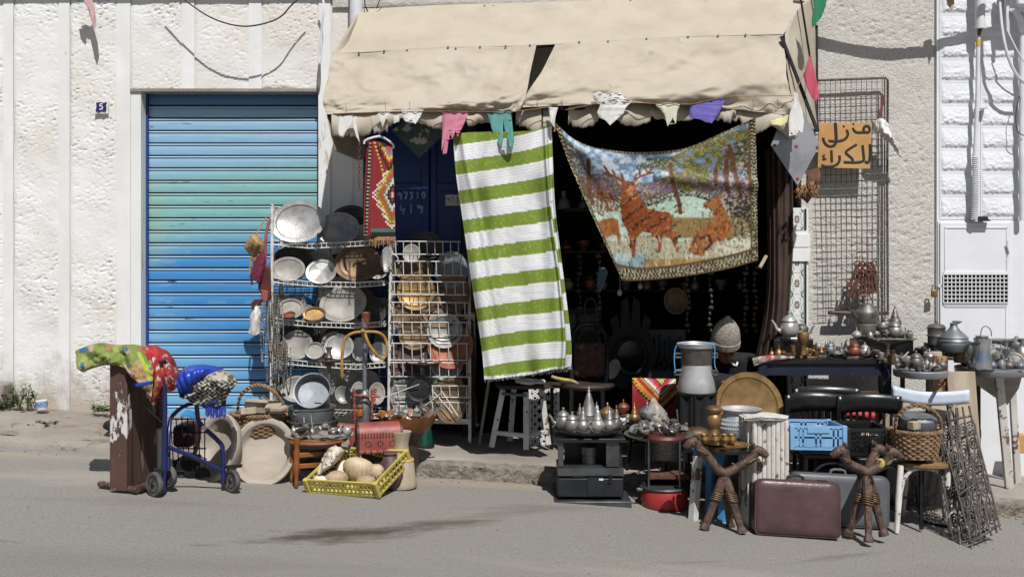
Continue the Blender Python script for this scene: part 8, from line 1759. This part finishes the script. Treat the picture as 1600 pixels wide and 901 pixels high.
teapot(1398, 527, 7.5, 11, 'round grey teapot at the right of the raised tray', 'pewter', 1, 0, 'pots on the raised tray')
teapot(1398, 512, 7.7, 10, 'tall lidded pot standing behind the round grey teapot', 'oldpewter', 0, 3.0, 'pots on the raised tray', False)
teapot(1383, 514, 7.66, 8.5, 'pewter jar with a green stone beside the tall lidded pot', 'oldpewter', 1, 0, 'pots on the raised tray', False, False)
for x, y, r in ((1379, 516, 8), (1369, 526, 6), (1384, 526, 6)): solo(MB().lathe(pot_prof([(1e-4, 0), (r * .6, 0), (r, r * .7), (r * .9, r * 1.3), (r * .8, r * 1.5), (1e-4, r)], 7.52), P(x, y, 7.52), None, 18), 'sugar_bowl', mt['pewter'], {8: 'largest of the small bowls right of the biggest kettle', 6: 'small bowl at the foot of the biggest kettle'}[r] if x != 1384 else 'small bowl in front of the round grey teapot', 'bowl', 'small bowls on the raised tray')
# --- mesh panel, sign, keys on the beige wall
wm = thing('mesh_panel', 'tall rusty wire mesh panel fixed to the beige wall', 'mesh panel', P(1332, 490, 7.86))
DM = 7.86
m_ = MB().path([P(1278, 126, DM), P(1384, 122, DM), P(1387, 126, DM), P(1386, 300, DM), P(1387, 486, DM)], .0095, 6).path([P(1382, 124, DM), P(1382, 486, DM)], .006, 6)
part(m_, 'frame', mt['wire_grey'], wm)
for k in range(13):
    x = 1281 + k * 8.1; part(MB().path([P(x, 124, DM), P(x + 1, 300, DM), P(x + 1.5 + (k < 2) * 4, 484, DM)], .0025, 5), 'upright_wire', mt['wire_grey'], wm)
for k in range(33):
    y = 129 + k * 11.0; part(MB().path([P(1279, y + 2, DM - .008), P(1330, y + .6 * math.sin(k), DM - .008), P(1385, y - 1, DM - .008)], .0026, 5), 'cross_wire', mt['wire_grey'], wm)
sgn = thing('cardboard_sign', 'tan cardboard sign with black hand painted Arabic lettering', 'sign', P(1320, 264, 7.76))
DSg = 7.78
part(MB().prism([((x - 800) * DSg / F, 1.6 - (y - 400) * DSg / F) for x, y in ((1279, 192), (1362, 192), (1359, 264), (1277, 262))], .012, M.Translation((0, DSg, 0))), 'board', mt['cardboard'], sgn, bev=.002)
L1 = lambda pts: [(1200 + a / 4, b / 4) for a, b in pts]; L2 = lambda pts: [(1200 + a / 4, 200 + b / 4) for a, b in pts]
k = MB()
for pts, r in ((L1([(545, 828), (575, 830), (600, 828), (630, 830), (634, 800), (618, 786), (600, 792), (592, 812), (600, 828)]), .0105), (L1([(545, 828), (532, 812), (528, 800)]), .0095), (L1([(488, 812), (500, 842), (480, 872), (430, 886), (375, 880)]), .0105), (L1([(418, 770), (422, 830), (424, 885)]), .0125), (L2([(424, 85), (415, 108), (390, 118), (362, 108), (346, 84), (342, 62)]), .0105), (L1([(527, 777), (535, 773)]), .009), (L1([(468, 794), (474, 788)]), .009),
               (L2([(634, 102), (636, 160), (632, 205), (618, 220), (604, 208)]), .0105), (L2([(588, 108), (594, 170), (598, 205), (570, 214), (530, 216), (470, 213)]), .0105), (L2([(552, 104), (510, 128), (478, 152), (500, 172), (530, 196), (522, 214)]), .010), (L2([(444, 172), (446, 205), (430, 228), (400, 240), (360, 242), (330, 232)]), .0105), (L2([(393, 140), (395, 180), (396, 214)]), .0105), (L2([(352, 168), (338, 178), (352, 190), (336, 200), (362, 194)]), .007)):
    k.path([P(x, y, DSg) + V((0, -.0085, 0)) for x, y in pts], r, 6, smooth=2, flat=(1, .25, 1))
part(k, 'painted_lettering', mt['ink'], sgn)
rgm = MB(); rr = random.Random(3)
A, u, v = loft([[(1366, 190, 7.8), (1378, 186, 7.74), (1388, 196, 7.78)], [(1366, 205, 7.8), (1380, 206, 7.7), (1394, 216, 7.76)], [(1372, 206, 7.8), (1390, 214, 7.72), (1402, 234, 7.78)], [(1392, 222, 7.8), (1400, 236, 7.76), (1408, 246, 7.8)]], 30, 30, wr(.10, 5, 8, 8))
solo(MB().grid(A), 'rag', mt['white_cloth'], 'dirty white rag tied to the mesh panel beside the cardboard sign', 'rag', solid=.012, ang=120)
solo(MB().path([P(1380, 148, 7.8), P(1377, 165, 7.8), P(1373, 186, 7.79)], .006, 6).path([P(1382, 150, 7.8), P(1378, 170, 7.8), P(1370, 190, 7.79)], .006, 6), 'cord', mat('dull_red_cord', C('7d3a42'), None, 9, .8), 'dull red cord on the mesh panel above the rag', 'cord')
kb = thing('key_bunch', 'bunch of big rusty iron keys hanging on the mesh panel', 'keys', P(1350, 470, 7.78))
rr = random.Random(14)
for k in range(14):
    x = 1338 + (k % 7) * 4.6; y = 418 + (k // 7) * 14 + rr.uniform(-3, 5); D = 7.78 - .02 * (k // 7) - .006 * (k % 3); L = rr.uniform(24, 36); tx = (-.38 + .11 * (k % 7)) * L * .5 - (5 if k % 7 < 2 else 0)
    kk_ = MB(); a = P(x, y, D); b = P(x + tx, y + L, D); dirk = (b - a).normalized(); pr_ = V((dirk.z, 0, -dirk.x))
    kk_.path([a + dirk * -.02 + V((.022 * math.cos(q), 0, .022 * math.sin(q))) for q in np.linspace(0, 6.28, 12, False)], .006, 6, closed=True)
    kk_.tube(a, b, .011, .012).bar(b - dirk * .035 + pr_ * .015, b - dirk * .004 + pr_ * .015, .03, .008, (0, 1, 0))
    part(kk_, 'key', mt['rust'], kb)
part(MB().path([P(1345, 370, 7.83), P(1347, 400, 7.8), P(1352, 420, 7.79), P(1357, 400, 7.8), P(1356, 370, 7.83)], .0025, 5, smooth=1), 'red_wire', mat('red_wire', C('8a4a48'), None, 9, .6), kb)
rod = thing('wooden_rail', 'dark carved wooden rail on the beige wall at the foot of the mesh panel', 'rail', P(1335, 490, 7.85))
part(MB().bar(P(1294, 488, 7.83), P(1388, 489, 7.83), .035, .03), 'bar', mt['camelwood'], rod, bev=.004)
part(MB().bar(P(1299, 487, 7.812), P(1332, 488, 7.812), .008, .006), 'inlay', mt['duskplate'], rod)
part(MB().path([P(1308, 470, 7.83), P(1307, 483, 7.83)], [.006, .012], 6), 'peg', mt['camelwood'], rod)
# --- clutter on the ground and weeds
def weed(x, y0, D, n, h, label, s, spread=.2):
    rr = random.Random(s); t = thing('weed', label, 'plant', P(x, y0, D), group='weeds at the foot of the wall')
    k = MB(); st_ = MB()
    for i in range(n):
        b0 = P(x, y0, D) + V((rr.uniform(-spread, spread), rr.uniform(-.06, .05), 0)); tp = b0 + V((rr.uniform(-.07, .07), rr.uniform(-.05, .03), h * rr.uniform(.4, 1)))
        st_.path([b0, b0.lerp(tp, .5) + V((0, 0, .01)), tp], .0022, 4)
        for j in range(9):
            c0 = b0.lerp(tp, rr.uniform(.2, 1)); a = rr.uniform(0, 6.28); L = rr.uniform(.018, .04); d = V((math.cos(a), math.sin(a), rr.uniform(-.2, .6))) * L; w = V((-math.sin(a), math.cos(a), .2)) * L * .35
            k.add([c0, c0 + d * .5 + w, c0 + d, c0 + d * .5 - w], [(0, 1, 2, 3)])
    part(st_, 'stem', mt['leaf'], t, kind='stuff'); part(k, 'foliage', mt['leaf'], t, kind='stuff', smooth=False)
weed(35, 638, 7.8, 26, .20, 'green weed at the foot of the left wall near the plastic cup', 1, .12)
weed(2, 636, 7.8, 14, .12, 'weed at the left edge of the picture', 2, .1)
weed(163, 644, 7.82, 26, .07, 'low dry weed left of the brown board', 3, .10)
weed(68, 664, 7.55, 12, .035, 'tiny weed in the gutter', 4, .1)
pc = thing('plastic_cup', 'blue and white plastic cup lying by the weeds', 'cup', P(66, 640, 7.75))
part(MB().lathe(pot_prof([(7, 0), (8, 1), (9, 15), (8, 15.5)], 7.75), P(66, 640, 7.75), M.Rotation(-.08, 3, 'Y'), 20), 'body', mt['paper'], pc)
part(MB().lathe(pot_prof([(8.6, 5), (9.2, 13)], 7.75), P(66, 640, 7.75), M.Rotation(-.08, 3, 'Y'), 20), 'blue_band', mat('cup_blue', C('4a5fb4'), C('8fa8c0'), 40, .5), pc, solid=.001)
solo(MB().box(P(175, 666, 7.35), (.11, .1, .06), M.Rotation(.5, 3, 'Y')), 'stone', mt['black_cloth'], 'dark lump on the pavement left of the brown board', 'stone', bev=.02)
bx = thing('foundation_block', 'low rough stone block against the left wall', 'block', P(8, 630, 7.85))
part(MB().bb(P(-40, 634, 7.75), P(22, 595, 7.93)), 'block', mt['concrete'], bx, bev=.02)
solo(MB().bb(P(1535, 742, 7.0), P(1552, 730, 7.1)), 'brick', mt['stone'], 'pale brick on the pavement at the right', 'brick', bev=.01) if False else None
solo(MB().bb(P(1592, 708, 7.6), P(1612, 676, 7.7)), 'carton', mt['cardboard'], 'brown carton at the right edge beside the white table leg', 'carton', bev=.004)
solo(MB().path([P(1430, 745, 7.0), P(1434, 790, 6.9), P(1440, 815, 6.7), P(1480, 822, 6.6)], .010, 8, smooth=2), 'bent_pipe', mt['black_iron'], 'thin bent dark pipe in the shade under the white chair', 'pipe')
solo(MB().bb(P(1385, 790, 7.02), P(1475, 700, 7.4)), 'dark_box', mt['black_wood'], 'dark box in the shade beneath the zinc table', 'box', bev=.01)
solo(MB().bb(P(1225, 770, 7.05), P(1380, 640, 7.06)).bb((0, 0, 0), (0, 0, 0)) if False else MB().bb(P(1250, 740, 7.3), P(1370, 610, 7.34)), 'brown_panel', mat('dim_panel', C('54473a'), C('43382e'), 6, .8), 'brown wooden panel leaning under the navy table', 'panel')

rr = random.Random(77)
mt['dim_bead'] = mat('dim_bead', C('5a554d'), C('3d3934'), 30, .6)
VP = ([(1e-4, 0), (.7, 0), (1, .7), (.9, 1.3), (.5, 1.6), (.6, 1.9), (1e-4, 1.7)], [(1e-4, 0), (.5, 0), (.4, .3), (.9, 1), (1, 1.5), (.8, 1.6), (1e-4, 1.2)], [(1e-4, 0), (.9, 0), (1, .3), (.8, 1.2), (.3, 1.7), (.25, 2.3), (.4, 2.6), (1e-4, 2.6)], [(1e-4, 0), (.6, 0), (1, .5), (1, .9), (.6, 1.4), (.2, 1.6), (.1, 2), (.2, 2.2), (1e-4, 2.4)])
VN = ('squat jar', 'footed cup', 'narrow necked bottle', 'round lidded pot')
MN = {'pewter': 'grey', 'silver': 'bright silver', 'oldpewter': 'dull dark grey', 'brass': 'brass', 'bronze': 'brown bronze', 'copper': 'copper red', 'zinc': 'blue grey'}
for (xa, xb, y, D, n, s0, s1, ms, where, grp) in ((1203, 1226, 557, 7.5, 3, 5, 7, ('bronze', 'brass'), 'at the left end of the navy table', 'more pots on the navy table'), (1262, 1328, 554, 7.55, 9, 5.5, 8.5, ('pewter', 'oldpewter', 'silver', 'brass'), 'in the back row of the navy table', 'more pots on the navy table'), (1312, 1374, 556, 7.42, 10, 4.5, 7, ('pewter', 'bronze', 'silver', 'copper'), 'on the middle of the navy table', 'more pots on the navy table'), (1368, 1412, 566, 7.27, 5, 4, 6, ('bronze', 'pewter', 'oldpewter'), 'at the right end of the navy table', 'more pots on the navy table'),
    (1332, 1425, 528, 7.56, 8, 5, 8, ('pewter', 'oldpewter', 'silver'), 'on the raised tray', 'more pots on the raised tray'), (1402, 1476, 575, 7.05, 12, 5, 8, ('pewter', 'zinc', 'oldpewter'), 'on the zinc table', 'more pots on the zinc table'), (1446, 1532, 556, 7.4, 11, 8, 13, ('pewter', 'zinc', 'oldpewter', 'silver'), 'behind the leaning boards', 'more pots by the white cabinet'), (1545, 1604, 562, 7.35, 10, 9, 13, ('zinc', 'silver', 'pewter'), 'at the back of the round table', 'more pots on the round table'), (1512, 1600, 576, 7.1, 6, 6, 9, ('zinc', 'silver', 'oldpewter'), 'at the front of the round table', 'more pots on the round table')):
    for k in range(n):
        i = rr.randrange(4); m = rr.choice(ms); s = rr.uniform(s0, s1); x = xa + (xb - xa) * (k + .5) / n + rr.uniform(-2, 2)
        solo(MB().lathe(pot_prof([(p * s, q * s) for p, q in VP[i]], D), P(x, y, D + rr.uniform(-.05, .05)), None, 20), 'metal_vessel', mt[m], '%s %s standing %s' % (MN[m], VN[i], where), 'vessel', grp)
sh_ = thing('stand', 'dark low stand holding pots behind the leaning boards', 'stand', walk(1490, 7.5))
part(MB().bb(P(1446, 562, 7.35), P(1532, 557, 7.6)), 'stand_top', mt['dark_wood'], sh_)
for x in (1452, 1526): part(MB().bar(P(x, 560, 7.5), V((P(x, 0, 7.5).x, 7.5, sz(P(x, 0, 7.5).x))), .04, .04), 'leg', mt['dark_wood'], sh_)
wg = thing('shelf', 'dark wall shelf crowded with dim goods at the back of the shop', 'shelf', walk(1000, 9.0))
for y in (330, 395, 455): part(MB().bb(P(880, y, 9.0), P(1180, y - 3, 9.25)), 'shelf_board', mt['dark_wood'], wg)
for k in range(30):
    y = (330, 395, 455)[k % 3]; x = 888 + (k // 3) * 29 + rr.uniform(-8, 8); i = rr.randrange(4); s = rr.uniform(6, 11); m = rr.choice(('brass', 'pewter', 'copper', 'duskplate'))
    solo(MB().lathe(pot_prof([(p * s, q * s) for p, q in VP[i]], 9.1), P(x, y - 3, 9.1), None, 16), 'dim_pot', mt[m], 'dim pot on the dark shelf at the back of the shop', 'pot', 'dim pots at the back of the shop')
for k, x in enumerate((905, 935, 1075, 1110, 1165, 1180)):
    mm = MB(); 
    for q in range(14): mm.ell(P(x + 2 * math.sin(q), 400 + q * 9, 8.2), (.014 + .012 * (q % 3 == 0), .014, .02), 6)
    solo(mm, 'garland', mt[('darkmetal', 'dim_bead', 'bronze')[k % 3]], 'string of ornaments hanging %s in the dark doorway' % ('left of the armchair back', 'above the armchair', 'near the bronze plate', 'above the person in the cap', 'beside the brown curtain', 'against the brown curtain edge')[k], 'garland')
